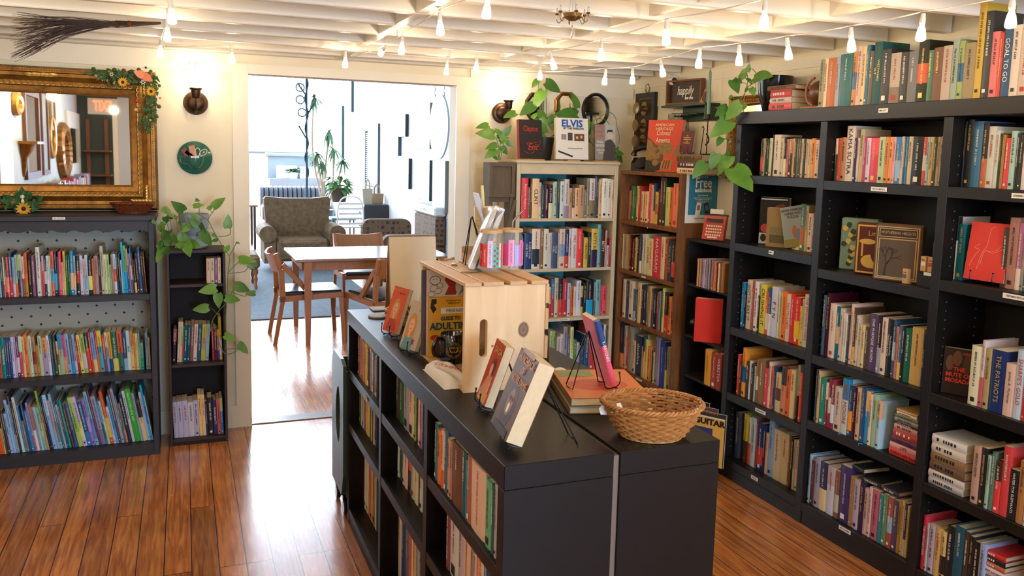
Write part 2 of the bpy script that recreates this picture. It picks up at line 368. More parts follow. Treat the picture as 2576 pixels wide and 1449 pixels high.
# --- black three-bay bookcase on the right wall (front plane X = 2.68)
BX, BXB = 2.68, 2.945
cs = thing('bookcase', 'tall black three-bay bookcase along the cream wall, old books on top', 'bookcase', (2.8, 2.3, 0))
o0 = Vector(cs.location)
def loc(b): 
    b.v = [tuple(Vector(v) - o0) for v in b.v]; return b
posts = [(3.59, 3.632), (2.973, 3.015), (2.316, 2.358), (1.66, 1.702)]
for i, (y0, y1) in enumerate(posts):
    b = MB(); b.bbox(BX, BXB, y0, y1, 0, 1.88, .0015); loc(b).build('side_panel' if i in (0, 3) else 'divider', M_black, cs)
b = MB(); b.bbox(BX - .006, BXB, 1.655, 3.637, 1.8805, 1.943, .002); loc(b).build('top_panel', M_black, cs)
b = MB(); b.box(BX + .004, BXB - .002, 1.7, 3.60, 0, .062); b.v = b.v; loc(b).build('plinth', M_black, cs)
b = MB(); b.box(BXB - .004, BXB, 1.66, 3.63, .01, 1.88); loc(b).build('back_panel', M_blackback, cs)
bays = [(3.0155, 3.5895), (2.3585, 2.9725), (1.7025, 2.3155)]
BZ = [[1.622, 1.267, .821, .465, .107], [1.617, 1.217, .817, .505, .104], [1.619, 1.264, .820, .460, .101]]
for k, ((y0, y1), zz) in enumerate(zip(bays, BZ)):
    for z in zz: b = MB(); b.bbox(BX + .001, BXB - .0045, y0, y1, z - .042, z, .0012); loc(b).build('shelf', M_black, cs)
    b = MB()
    for yy in (y0 + .0005, y1 - .0005):
        for r_ in range(46):
            z = .16 + r_ * .035
            if min(abs(z - q + .02) for q in zz) < .04: continue
            for x in (BX + .045, BXB - .06): b.box(x - .0025, x + .0025, yy - .0004, yy + .0004, z - .0025, z + .0025)
    loc(b).build('hole_pattern', M_pin, cs)
for (px, py, w_) in ((2222, 278, .05), (2211, 476, .085), (2565, 493, .06), (1940, 635, .036), (2556, 748, .1), (2337, 677, 0), (1913, 1035, .08), (1898, 1203, .055), (2125, 1333, .07)):
    if not w_: continue
    p = at(px, py, X=BX - .0008 if py > 300 else BX - .0065); shelf_label(cs, p.x - o0.x, p.y - o0.y, p.z - o0.z, w_, .018, R(-90), px)
# --- charcoal bookcase on the left (front plane Y = 4.827)
LY = 4.827
cs = thing('bookcase', 'wide charcoal bookcase with scalloped rail and diamond-dotted back under the gilt mirror', 'bookcase', (-.75, 5.0, 0)); o0 = Vector(cs.location)
lx0, lx1, lz = -1.36, -.152, 1.325
for a, c in ((lx0, lx0 + .03), (lx1 - .03, lx1)): b = MB(); b.bbox(a, c, LY, 5.16, 0, lz - .03, .002); loc(b).build('side_panel', M_grey, cs)
b = MB(); b.bbox(lx0 - .01, lx1 + .012, LY - .012, 5.16, lz - .03, lz, .004); loc(b).build('top_panel', M_grey, cs)
for z in (.9, .462): b = MB(); b.bbox(lx0 + .0305, lx1 - .0305, LY + .002, 5.15, z - .033, z, .002); loc(b).build('shelf', M_grey, cs)
b = MB(); b.box(lx0 + .0305, lx1 - .0305, LY + .001, 5.15, 0, .064); loc(b).build('bottom_shelf', M_grey, cs)
poly = [(lx0 + .0305, lz - .0305)]
for k in range(97):
    x = lx0 + .031 + (lx1 - lx0 - .062) * k / 96; poly.append((x, lz - .075 - .014 * abs(math.sin((x - lx0) / .103 * math.pi))))
poly.append((lx1 - .0305, lz - .0305))
b = MB(); b.prism(poly, LY + .004, LY + .022, 'y'); loc(b).build('scalloped_rail', M_grey, cs)
b = MB(); b.box(lx0 + .03, lx1 - .03, 5.151, 5.158, .06, lz - .031); loc(b).build('back_panel', M_dots, cs)
shelf_label(cs, at(148, 549, Y=LY - .0125).x - o0.x, LY - .0125 - o0.y, at(148, 549, Y=LY).z - o0.z, .058, .014, 0, 3)
# --- narrow dark bookcase beside it (front plane Y = 4.93)
NY = 4.93
cs = thing('bookcase', 'narrow dark brown three-shelf bookcase under the pothos beside the doorway', 'bookcase', (.055, 5.04, 0)); o0 = Vector(cs.location)
for a, c in ((-.099, -.084), (.196, .211)): b = MB(); b.bbox(a, c, NY, 5.165, 0, 1.105, .0015); loc(b).build('side_panel', M_dkbrown, cs)
b = MB(); b.bbox(-.101, .213, NY - .002, 5.165, 1.1055, 1.122, .0015); loc(b).build('top_panel', M_dkbrown, cs)
for z in (.929, .472, .037): b = MB(); b.bbox(-.0835, .1955, NY + .001, 5.158, z - .017, z, .001); loc(b).build('shelf', M_dkbrown, cs)
b = MB(); b.box(-.084, .196, 5.159, 5.164, 0, 1.105); b.box(-.0835, .1955, NY + .004, NY + .016, 0, .019); loc(b).build('back_panel', mat('dark_back', '#1b1413', .7), cs)
# --- cream bookcase by the corner (front plane Y = 4.85)
WY = 4.85
cs = thing('bookcase', 'cream bookcase with teal back in the corner beyond the island', 'bookcase', (2.31, 5.0, 0)); o0 = Vector(cs.location)
for a, c in ((1.945, 1.972), (2.64, 2.667)): b = MB(); b.bbox(a, c, WY, 5.16, 0, 1.645, .002); loc(b).build('side_panel', M_cream, cs)
b = MB(); b.bbox(1.935, 2.672, WY - .012, 5.16, 1.6455, 1.663, .003); loc(b).build('top_panel', M_cream, cs)
b = MB(); b.bbox(1.9725, 2.6395, WY + .002, WY + .02, 1.578, 1.645, .002); loc(b).build('top_rail', M_cream, cs)
for z in (1.295, .968, .638, .27): b = MB(); b.bbox(1.9725, 2.6395, WY + .001, 5.15, z - .02, z, .002); loc(b).build('shelf', M_cream, cs)
b = MB(); b.box(1.9725, 2.43, 5.151, 5.158, .0, 1.645, 0); b.box(2.43, 2.6395, 5.151, 5.158, 0, 1.645, 1); b.box(1.9725, 2.6395, WY + .003, WY + .02, 0, .2495, 2); loc(b).build('back_panel', [M_teal, mat('brown_back', '#33231b', .7), M_cream], cs)
shelf_label(cs, at(1418, 806, Y=WY).x - o0.x, WY - .0005 - o0.y, .628, .085, .016, 0, 9)
# --- rustic brown bookcase on the right wall (front plane X = 2.675)
RXF = 2.678
cs = thing('bookcase', 'rustic brown wooden bookcase with the audiobook poster on its side', 'bookcase', (2.8, 4.48, 0)); o0 = Vector(cs.location)
for a, c in ((4.122, 4.147), (4.818, 4.842)): b = MB(); b.bbox(RXF, 2.94, a, c, 0, 1.611, .002); loc(b).build('side_panel', M_brownwood, cs)
b = MB(); b.bbox(RXF - .002, 2.94, 4.1475, 4.8175, 1.588, 1.611, .002); loc(b).build('top_panel', M_brownwood, cs)
for z in (1.288, .965, .643, .297): b = MB(); b.bbox(RXF + .001, 2.93, 4.1475, 4.8175, z - .024, z, .002); loc(b).build('shelf', M_brownwood, cs)
b = MB(); b.box(2.931, 2.939, 4.147, 4.818, .0, 1.588); b.box(RXF + .004, RXF + .02, 4.1475, 4.8175, 0, .2725); loc(b).build('back_panel', mat('dark_rustic_wood', '#5f3b1c', .6, noise=.4, nscale=8), cs)
b = MB()
for z in (.36, .7, 1.02, 1.34, 1.57): b.lathe([(.0001, -.001), (.006, -.001), (.006, .001)], 8, M=Matrix.Translation((RXF + .05, 4.1215, z)) @ Matrix.Rotation(R(90), 4, 'X'))
loc(b).build('nail_dot_pattern', mat('dark_hole', '#1d120a', .9), cs)
for px, py, w_ in ((1629, 573, .008), (1619, 697, .05), (1612, 827, .008), (1607, 955, .075)):
    p = at(px, py, X=RXF - .001); shelf_label(cs, p.x - o0.x, p.y - o0.y, p.z - o0.z, w_, .012 if w_ > .01 else .008, R(-90), px)
# --- black island bookcases: two units back to back, tops at .988
IZ = .988
M_isl = mat('black_island_laminate', '#110d0c', .40, spec=.3, noise=.3, nscale=9, stretch=(5, .6, 5), bump=.05, bscale=50)
for nm, x0, x1, lab in (('a', .672, .957, 'low black bookcase with open shelves facing the doorway aisle, crate and easels on top'), ('b', .974, 1.263, 'low black bookcase whose back turns to the aisle unit, wicker basket on top')):
    cs = thing('island_bookcase', lab, 'bookcase', ((x0 + x1) / 2, 2.69, 0)); o0 = Vector(cs.location)
    fx, bk = (x0, x1) if nm == 'a' else (x1, x0); s = 1 if nm == 'a' else -1
    lo, hi = min(fx + s * .001, bk - s * .004), max(fx + s * .001, bk - s * .004)
    for i, (y0, y1) in enumerate(((1.706, 1.746), (2.352, 2.388), (2.985, 3.02), (3.636, 3.675))):
        b = MB(); b.bbox(x0, x1, y0, y1, 0, IZ - .0605, .001); loc(b).build('side_panel' if i in (0, 3) else 'divider', M_isl, cs)
    b = MB(); b.bbox(x0, x1, 1.706, 3.675, IZ - .06, IZ, .0015); loc(b).build('top_panel', M_isl, cs)
    for (y0, y1) in ((1.7465, 2.3515), (2.3885, 2.9845), (3.0205, 3.6355)):
        for z in (.724, .477, .075): b = MB(); b.bbox(lo, hi, y0, y1, z - .038, z, .001); loc(b).build('shelf', M_isl, cs)
    b = MB(); b.box(min(bk, bk - s * .0035), max(bk, bk - s * .0035), 1.747, 3.635, .0, IZ - .061); b.box(min(fx + s * .002, fx + s * .015), max(fx + s * .002, fx + s * .015), 1.7465, 3.6355, 0, .0365); loc(b).build('back_panel', M_blackback, cs)
    if nm == 'a':
        p = at(921, 1003, X=x0); shelf_label(cs, p.x - .0008 - o0.x, p.y - o0.y, p.z - o0.z, .05, .014, R(-90), 5)
b = MB(); b.box(.9575, .9735, 1.712, 3.67, 0, .978); tag(b.build('filler_strip', mat('grey_brown_strip', '#6d6259', .5)), 'narrow grey strip filling the gap between the two low black island bookcases', 'trim strip')
# --- small dark shelf unit between the brown and the black bookcase
cs = thing('shelf_unit', 'slim dark shelf unit between the brown bookcase and the tall black one', 'shelf unit', (2.82, 3.86, 0)); o0 = Vector(cs.location)
SU0, SU1 = 3.66, 4.09
SZ = [at(1800, 612, X=2.72).z, at(1800, 733, X=2.70).z, at(1790, 868, X=2.70).z, at(1790, 975, X=2.70).z, .06]
for a, c in ((SU0, SU0 + .015), (SU1 - .015, SU1)): b = MB(); b.bbox(2.72, 2.94, a, c, 0, SZ[0] - .016, .001); loc(b).build('side_panel', M_blackback, cs)
for i, z in enumerate(SZ): b = MB(); b.bbox(2.72, 2.94, SU0 + (.0155 if i else 0), SU1 - (.0155 if i else 0), z - .015, z, .001); loc(b).build('shelf' if i else 'top_panel', M_blackback, cs)
b = MB(); b.box(2.93, 2.939, SU0 + .0155, SU1 - .0155, 0, SZ[0] - .016); loc(b).build('back_panel', M_blackback, cs)
# ================================================================== books
import colorsys
RB = random.Random(11)
M_page = mat('cream_paper_edges', '#d9c9a6', .75, noise=.14, nscale=60, stretch=(60, 1, 1))
M_pagew = mat('white_paper_edges', '#e4ded0', .75, noise=.1, nscale=60, stretch=(60, 1, 1))
M_gold = mat('gilt_lettering', '#d9b766', .4, metal=.35); M_lt = mat('pale_lettering', '#efe8da', .5); M_dk = mat('dark_lettering', '#221d1b', .5); M_red = mat('red_lettering', '#b33327', .5)
def colour_name(h):
    r, g, b = [int(q * 2, 16) / 255 for q in h[:3]]; hh, s, v = colorsys.rgb_to_hsv(r, g, b); hh *= 360
    if v < .27: return 'black'
    if s < .16: return 'white' if v > .78 else 'light grey' if v > .58 else 'grey' if v > .36 else 'charcoal'
    if s < .34 and v > .62: return 'cream' if 20 < hh < 75 else 'pale blue' if 160 < hh < 260 else 'pale green' if 75 <= hh <= 160 else 'pale pink'
    if hh < 14 or hh >= 345: return 'red' if v > .58 else 'maroon'
    if hh < 26: return 'orange red' if v > .7 and s > .5 else 'brown'
    if hh < 40: return 'orange' if v > .75 and s > .45 else 'tan' if v > .55 else 'dark brown'
    if hh < 68: return 'yellow' if v > .72 else 'olive'
    if hh < 160: return 'green' if v > .4 else 'dark green'
    if hh < 200: return 'teal' if v < .72 else 'turquoise'
    if hh < 255: return 'blue' if v > .5 else 'navy'
    if hh < 300: return 'purple'
    return 'magenta'
ORD = 'first second third fourth fifth sixth seventh eighth ninth tenth eleventh twelfth thirteenth fourteenth fifteenth sixteenth seventeenth eighteenth nineteenth twentieth'.split()
def book_mesh(w, h, d, hard, c1, c2, rnd, plain=False, ink=None, band=None):
    b = MB(); t = .0024 if hard else .0007; t = min(t, w * .2)
    sp = t + (.0025 if hard else .0006)
    q = min(.0035, w * .18)
    out = [(0, d), (0, q), (w * .18, q * .3), (w * .5, 0), (w * .82, q * .3), (w, q), (w, d), (w - t, d), (w - t, sp + q * .4), (t, sp + q * .4), (t, d)]
    b.prism(out, 0, h, 'z', 0)
    if c2:
        st = rnd.randrange(5) if band is None else band
        z0, z1 = [(0, h * .45), (h * .0, h * .32), (h * .62, h * .999), (h * .30, h * .62), (h * .12, h * .5)][st]
        pr = [(0, .02), (-.0003, q), (w * .18, q * .3 - .0004), (w * .5, -.0005), (w * .82, q * .3 - .0004), (w + .0003, q), (w, .02)]
        b.prism(pr, z0 + .0002, z1, 'z', 1)
    if not plain and w > .007:
        lh = min(w * .30, .0085); n0 = len(b.v); L = h * rnd.uniform(.34, .6); z1 = h * rnd.uniform(.86, .94)
        x = 0; y = -.0011
        while x < L:
            gw = lh * rnd.uniform(.42, .66); tk = lh * .2
            if rnd.random() < .16: x += gw * .8; continue
            k = rnd.randrange(4); Q = []
            if k != 3: Q.append((x, x + tk, -lh / 2, lh / 2))
            if k in (0, 2): Q.append((x + gw - tk, x + gw, -lh / 2, lh / 2))
            if k in (1, 2): Q.append((x, x + gw, lh / 2 - tk, lh / 2))
            if k in (0, 1): Q.append((x, x + gw, -tk / 2, tk / 2))
            if k == 3: Q += [(x, x + gw, -lh / 2, -lh / 2 + tk), (x + gw * .4, x + gw * .4 + tk, -lh / 2, lh / 2)]
            for a, c, e, f in Q: b.quad((w / 2 + e, y, z1 - a), (w / 2 + f, y, z1 - a), (w / 2 + f, y, z1 - c), (w / 2 + e, y, z1 - c), 2)
            x += gw + lh * .2
        if rnd.random() < .6:
            zz = h * .06; b.quad((w * .3, y, zz), (w * .7, y, zz), (w * .7, y, zz + w * .4), (w * .3, y, zz + w * .4), 2)
    pg = MB()
    if hard: pg.box(t + .0002, w - t - .0002, sp + q * .4 + .0004, d - .004, .0035, h - .0035)
    else: pg.box(t + .0001, w - t - .0001, sp + q * .4 + .0002, d - .0006, .0004, h - .0006)
    return b, pg
def lum(h): r, g, b = [int(q * 2, 16) / 255 for q in h[:3]]; return .3 * r + .59 * g + .11 * b
def book(loc, rz, w, h, d, hard, c1, c2=None, lean=0, title=None, label=None, name=None, group=None, rot=None, tcol=None, band=None, nostroke=False, rnd=RB, pagew=None):
    l1 = lum(c1); ink = tcol or (M_dk if l1 > .5 else rnd.choice([M_lt, M_gold, M_lt]))
    if l1 > .62 and rnd.random() < .3 and not tcol: ink = M_red
    b, pg = book_mesh(w, h, d, hard, c1, c2, rnd, plain=bool(title) or nostroke, band=band)
    o = b.build(name or ('hardcover_book' if hard else 'paperback_book'), [cm(c1, .5 if hard else .36), cm(c2 or c1, .4), ink])
    o.location = loc; o.rotation_euler = rot or (0, lean, rz)
    tag(o, label or '', 'hardcover' if hard else 'paperback', group)
    pg.build('page_block', pagew or (M_page if rnd.random() < .6 else M_pagew), o)
    if title:
        ls = title.split('|'); n = max(len(q) for q in ls); sz = min(w * .74 / len(ls), h * .82 / (n * .60))
        for i, q in enumerate(ls):
            zc = h * .54
            text(q, sz, (w / 2 + (len(ls) / 2 - i - .5) * w * .8 / len(ls), -.0012, zc), ink, o, SPN, ext=.0001)
    return o
def top_z(axis, plane, u, py):
    v = (py - PPY) / FPX; n = RY - RZ * v; X, Y = (u, plane) if axis == 'Y' else (plane, u)
    return CAM.z - (n.x * X + n.y * Y) / n.z
SHELVED = []
def limits(axis, plane, u, z):
    iv, zs = {('Y', 4.827): ([(lx0 + .0325, lx1 - .0325)], [(.064, .427), (.462, .865), (.9, 1.245)]), ('Y', 4.93): ([(-.0825, .1945)], [(.037, .454), (.472, .91), (.929, 1.1)]), ('Y', 4.85): ([(1.974, 2.638)], [(.27, .616), (.638, .946), (.968, 1.273), (1.295, 1.6)]), ('X', 2.678): ([(4.149, 4.816)], [(.297, .617), (.643, .939), (.965, 1.262), (1.288, 1.586)]), ('X', .672): ([(1.748, 2.35), (2.39, 2.983), (3.022, 3.634)], [(.075, .437), (.477, .684), (.724, .926)]), ('X', 2.70): ([(SU0 + .017, SU1 - .017)], [(SZ[i + 1], SZ[i] - .017) for i in range(4)]), ('X', 2.68): ([(y0 + .0015, y1 - .0015) for y0, y1 in bays], None)}[(axis, plane)]
    b_ = min(iv, key=lambda q: 0 if q[0] <= u <= q[1] else min(abs(u - q[0]), abs(u - q[1])))
    if zs is None:
        if z > 1.9: return 1.2, 3.6, .5
        q = BZ[bays.index((b_[0] - .0015, b_[1] + .0015))] if (b_[0] - .0015, b_[1] + .0015) in bays else BZ[min(range(3), key=lambda k: abs(bays[k][0] - b_[0]))]
        up = [v for v in q if v > z + .05]; return b_[0], b_[1], (min(up) - .045 if up else 1.876) - z
    t_ = [v for v in zs if abs(v[0] - z) < .02]; return b_[0], b_[1], (t_[0][1] - z - .002 if t_ else .4)
def shelf(phrase, end, axis, plane, z, org, s, data, rec=.02, lean=(0, 0), hard=.5, depth=.17, hcm=None, kind=None, lim=(None, None), hmax=.40, rnd=RB, rev=False):
    """data: 'x top colour[/colour2][=TITLE]' records; x, top in a zoom of the photograph at org, scale s"""
    pl = plane + rec; it = [q.strip() for q in data.strip().split(';') if q.strip()]; rows = []
    for q in it:
        tl = None
        if '=' in q: q, tl = q.split('=')
        f = q.split(','); rows.append((float(f[0]), f[1] if len(f) > 1 else '', f[2] if len(f) > 2 else None, tl))
    x0, x1 = rows[0][0], rows[-1][0]; res = []
    for i in range(len(rows) - 1):
        x, tp, col, tl = rows[i]
        if not col: continue
        px0, px1 = org[0] + x / s, org[0] + rows[i + 1][0] / s
        u0, u1 = along(px0, axis, pl, z), along(px1, axis, pl, z)
        lo, hi, zc = limits(axis, plane, (u0 + u1) / 2, z)
        u0, u1 = min(max(u0, lo), hi), min(max(u1, lo), hi)
        w = abs(u1 - u0)
        if w < .0035: continue
        if tp == '': h = (hcm or .2) * rnd.uniform(.93, 1.07)
        else: h = top_z(axis, pl, (u0 + u1) / 2, org[1] + float(tp) / s) - z
        h = max(.10, min(h, hmax, zc))
        a = R(lean[0] + (lean[1] - lean[0]) * (x - x0) / max(1, x1 - x0))
        c = col.split('/'); g = .0006
        hd = rnd.random() < hard; nm = kind or ('hardcover_book' if hd else 'paperback_book')
        d = max(.11, min(depth, h * .74)) if depth < 1 else depth - 1
        w2 = max(.003, (w - g) * math.cos(a)); zz = z + .0006 + (w2 * math.sin(a) if a > 0 else 0)
        L = (u0 + g / 2, pl, zz) if axis == 'Y' else (pl, u0 - g / 2, zz)
        o = book(L, 0 if axis == 'Y' else R(-90), w2, h / math.cos(a) - (abs(math.sin(a)) * w2 if a else 0), d, hd, c[0], c[1] if len(c) > 1 else None, a, tl, name=nm, rnd=rnd)
        if kind: o['category'] = {'picture_book': "children's book"}.get(kind, 'book')
        res.append((o, colour_name(c[0]), nm))
        SHELVED.append(o)
    name_row(res[::-1] if rev else res, phrase, end)
    return [r_[0] for r_ in res]
ROWS = {}
def name_row(res, phrase, end):
    ROWS.setdefault((phrase, end), []).extend(res)
def finish_rows():
    W = {'hardcover_book': 'hardcover', 'paperback_book': 'paperback', 'picture_book': "children's book"}
    for (phrase, end), res in ROWS.items():
        cnt = {}
        for o, c, k in res: cnt[c, k] = cnt.get((c, k), 0) + 1
        seen = {}
        for o, c, k in res:
            seen[c, k] = n = seen.get((c, k), 0) + 1
            if cnt[c, k] == 1: o['label'] = 'the one %s %s in the %s' % (c, W[k], phrase)
            else: o['label'] = '%s %s %s from the %s, %s' % (ORD[n - 1] if n <= 20 else '%dst' % n, c, W[k], end, phrase)
# ------------------------------------------------------------------ charcoal bookcase (children's books)
K = 'picture_book'
A = 'top row of charcoal bookcase'; E_ = 'mirror-left end'
ED = 'far-wall end'
def lrow(ph, *chunks, **kw):
    for org, s, ln, dat in chunks: shelf(ph, 'outer end', 'Y', 4.827, kw['z'], org, s, dat, rec=kw['rec'], lean=ln, hard=.2, depth=kw.get('d', .17), kind=K, hmax=kw.get('hmax', .3))
lrow('top row of charcoal bookcase', ((0, 590), 8.525, (-1.5, -.5), '0,490,9bb;45,490,246;100,490,dc8/e65;135,480,335/e65;175,485,e65/dba;220,395,247/b34;300,490,8bc/ccd;355,440,9bb/d63;410,430,222/9b4;455,430,99b/ccd;500,470,dca/854;555,400,d63/b83;625,450,111;710,460,857;780,460,312;808,270,cdd;900,590,c63;930,460,c46/cad;975,470,243/bcc;1025,460,dde;1080,460,bc9;1115,365,d65/6ad;1190,370,124/3ad;1250,480,357/246;1280,375,d46/e75;1345,600,dab;1380,360,db5/dc6;1430,460,164;1480,460,153;1525,355,28b/db8;1605,460,9bc/dca;1645'),
     ((190, 590), 8.525, (-.5, -3.5), '30,460,222/a32;115,450,ccd;180,520,bab;220,440,bcd/7bd;290,500,223/dd8;380,520,b63;430,460,a88;520,470,321;570,250,bba;640,430,dda;700,430,ac9;760,650,9a7;800,430,987;850,420,cde/d64;910,410,224/357;950,430,134;1005,550,bbc;1035,165,1bd;1080,240,7a6/29d;1140,300,257/a98;1180,410,a68;1215,300,27b/cbc;1250,410,233;1285,560,321/fb6;1330,430,412;1385,300,258;1450,400,321;1500,400,631;1540'), z=.9, rec=.05, d=.18)
lrow('middle row of charcoal bookcase', ((0, 800), 8.525, (-1.5, -5), '0,430,b43;25,430,a54;65,425,088=THE MENNYMS;150,420,347;190,420,446;240,415,148;290,410,cce;350,400,bac;395,410,535/ccd;455,390,c46/cdc;525,400,dc8;580,350,e73/d72;650,400,bb9;680,380,cdc;740,400,a86/832;820,600,b83;880,380,bca;960,420,a9b/d95;1070,375,dde;1130,380,356;1190,380,233/253;1270,500,db8/854;1310,340,9b9/29c;1415,365,d58/e96;1470,340,9ac;1560,350,468/29c;1635,350,9be/dbd;1690'),
     ((190, 800), 8.525, (-6.5, -1), '75,420,832/c54;130,360,ec7;205,340,9b6/bcc;290,320,c43/333;370,320,c43;415,310,7ad/dc8;500,310,c34/d63;545,270,4ab/dc5;640,370,c43/846;700,310,7ac/ddc;755,300,ea3/248;830,300,264/dc6;945,280,c64/365;1060,320,447/8bd;1135,270,ade/ddd=PRIME;1210,280,dc7/c85;1280,330,d96;1320,330,dc6;1375,330,7ab;1415,540,7b9/3a6;1478;1520,320,79a;1580,420,ca6;1620'), z=.462, rec=.09, d=.14)
lrow('bottom row of charcoal bookcase', ((0, 950), 6.9, (-7, -10.5), '0,700,d52;60,760,e63;85,880,bb8;115,600,543;145,560,433;190,620,9bd;240,380,9be;290,470,7bc;320,310,556/99a;350,430,322;390,330,cdd;440,500,28b/48a;480,750,876;520,430,347;560,580,38c;610,430,99c/a67;650,470,a66/ddd;700,510,89a;735,500,bcc;770,500,7bb/9cb;825,215,c95/8b4;865,300,123;900,330,224;935,290,8be/adf;1000,390,b9a/9ab;1045,270,9bc/788;1095,440,178;1135,460,bab;1170,390,257;1200,390,188;1250,460,432;1300,440,359/347;1370,330,ac6/8b4;1445'),
     ((200, 950), 6.9, (-11, -9), '68,320,cbd/dd9;145,400,158/37c;225,360,97b/b9d;285,230,7bd/68c;345,220,634;385,310,99b/779;470,400,28c/357;500,400,adc/ac9;540,230,d53/db5;600,500,ccd;645,320,4ad/39d;690,200,645;735,180,9ab;785,300,567;815,450,887/d86;850,280,234;920,220,ccd;970,180,3a3;1070,260,8ab;1115,430,dc9/222;1190,240,bbd;1235,120,1bd/28c;1270,300,ccc;1300'), z=.064, rec=.055, d=.2, hmax=.36)
# ------------------------------------------------------------------ narrow brown bookcase
NB = 'of the narrow brown bookcase'
shelf('top row ' + NB, 'doorway end', 'Y', 4.93, .929, (340, 480), 4.53, '815,775,dba;860,770,cca;905,770,859;945,765,dca;980', rec=.012, hard=0, depth=.11, rev=True)
shelf('middle row ' + NB, 'doorway end', 'Y', 4.93, .472, (410, 780), 9.66, '225,460,323/a67;310;340,290,dcb;395,290,dca;455,400,4a4/d46;490,360,257;575,360,156;650,330,855;730,345,dcc;820,345,257;920,350,bb4/a98;1025,340,9bc;1110', rec=.06, lean=(3, 3.5), hard=.3, depth=.13, rev=True)
shelf('middle row ' + NB, 'doorway end', 'Y', 4.93, .472, (410, 780), 9.66, '1205,440,a43;1255,440,524;1335,480,d95/538;1385,170,db3/ccd;1450', rec=.06, lean=(-1.5, -1.5), hard=.3, depth=.13, rev=True)
shelf('bottom row ' + NB, 'doorway end', 'Y', 4.93, .037, (410, 960), 8.52, '245,440,bbd;340,430,bbd;450,410,bbd;570,445,ccd;690,400,bbd;790,280,ec8;862,275,ec9;935,420,236;980,345,222;1100,395,337=BLACK BEAUTY;1180,370,d65;1250,345,37b/bb8;1310', rec=.03, lean=(-2.5, -2), hard=.4, depth=.14, rev=True)
# ------------------------------------------------------------------ cream bookcase
WB = 'of the cream bookcase'
shelf('top row ' + WB, 'doorway end', 'Y', 4.85, 1.295, (1300, 430), 9.908, '98,170,d54;130,180,d45=Katharine Hepburn;272,410,865;320,200,432;370,195,ec9=CLINT;545,290,bab/dcb;600,340,244;680,350,412;785,345,124/ddb;880,300,eb7;905,270,9cc;985,210,344;1065,260,cdd;1170,210,ccc/98a;1290,430,b96;1375,370,543/dcc;1435,430,eb8;1540,350,b97;1670,470,776;1735,185,998;1800,190,dcc/875;1930,130,556;1975,180,344;2025,210,db8;2105,190,eed;2240,200,ddc;2330,220,ecb=FISHBAIT;2460', rec=.008)
shelf('second row ' + WB, 'doorway end', 'Y', 4.85, .968, (1300, 555), 5.6, '100,190,247=A HERO FOR|OUR TIME;205,120,edc/234;320,110,864;370,120,ddc;440,175,ccc;485,175,457=GRACE|STEEL;570,180,bba;590,120,dcb/8ac;670,130,236/c43;725,120,dcc;765,110,ddd=MRS. NIXON;835,120,e44;915,180,543;935,240,db4=MENCKEN;995,170,233;1040,115,db5/325=KITTY KELLEY;1130,55,7bb;1170,110,333=BETTY;1235,140,d98;1262,350,bcc;1290,250,a34;1345,160,abb;1390', rec=.01)
shelf('third row ' + WB, 'doorway end', 'Y', 4.85, .638, (1360, 680), 6.3, '120,270,dd9/b43;155,140,a45/37a;210,125,cca;270,130,223/d43;340,150,b34;415,205,bcd;465,250,d62;515,260,ddc;555,165,dde;630,250,cb4/222;665,205,222;715,165,222/2ad;820,150,334;835,190,9aa/766;865,150,7bb;935,250,c46;970,250,d56;1040,180,232;1085,250,222/d46;1120', rec=.05)
shelf('fourth row ' + WB, 'doorway end', 'Y', 4.85, .27, (1370, 800), 5.458, '60,180,bc9;95,180,9b6;135,240,766;160,260,ccb;205,225,dcc;245,120,99a;300,240,567;340,130,dd9;385,300,584;430,340,bbc;470,400,257;540,235,357;600,110,b44;665,100,d43=Geometry;740,105,249=Algebra 1;795,90,dcb;830,110,244;870,130,ba9;905,160,248;940', rec=.008, hard=.7)
# ------------------------------------------------------------------ rustic brown bookcase
QB = 'of the rustic brown bookcase'
shelf('top row ' + QB, 'cream bookcase', 'X', 2.678, 1.288, (1550, 430), 5.118, '95,260,dc9;115,250,743;150,255,b64;175,190,454;195,200,384;225,310,343;245,195,ca6;275,195,a33;305,265,dba;340,265,e92;365,265,dcb;400,165,d44;430,180,ca8;460,160,246/d96;485,270,da4/b63;520,240,432;545,80,632;585,90,243;620,210,cc7;675,220,d63;710,160,e86;780,280,c43;800', rec=.045, depth=.16)
shelf('second row ' + QB, 'cream bookcase', 'X', 2.678, .965, (1550, 565), 5.46, '55,130,cb9;85,140,a97;150,150,b63;170,140,311;205,200,622;240,180,ca5;270,165,232;300,140,247/ddc;335,130,cb9;365,130,bcb;395,190,dc9=HONOR THY|FATHER;485,165,c34=NAGASAKI;595,170,dc9;650,200,a44;690,230,245=FAULTLINES;740,240,322/d44;785,230,222;810,270,d54;825', rec=.018, depth=.16)
shelf('third row ' + QB, 'cream bookcase', 'X', 2.678, .643, (1550, 690), 5.118, '70,65,dcb;110,85,345;150,85,dcb;205,190,468/9bd;235,240,654;260,110,dc9;305,140,423;335,140,234;375,150,776;400,155,ca6;435,190,446;465,190,222;505,230,a34;530,220,4ab;555,210,443;570,180,dc8;600,240,222/c43;655,290,d84/e96;690,300,a43/222;735', rec=.018, depth=.16)
shelf('fourth row ' + QB, 'cream bookcase', 'X', 2.678, .297, (1540, 805), 4.2, '45,30,224/d84;110,60,ba9;135,180,b44;160,70,998;200,220,cb9;235,170,235=dateline;295,280,a86;310,160,cb7/256;330,210,dc7;360,280,d84;385,290,c85;400,320,343;415,340,cb8;435,180,88a;465,190,a9b;485,230,24a;540,280,332/dc4;560,290,887;600,350,b97;625', rec=.028, depth=.16)
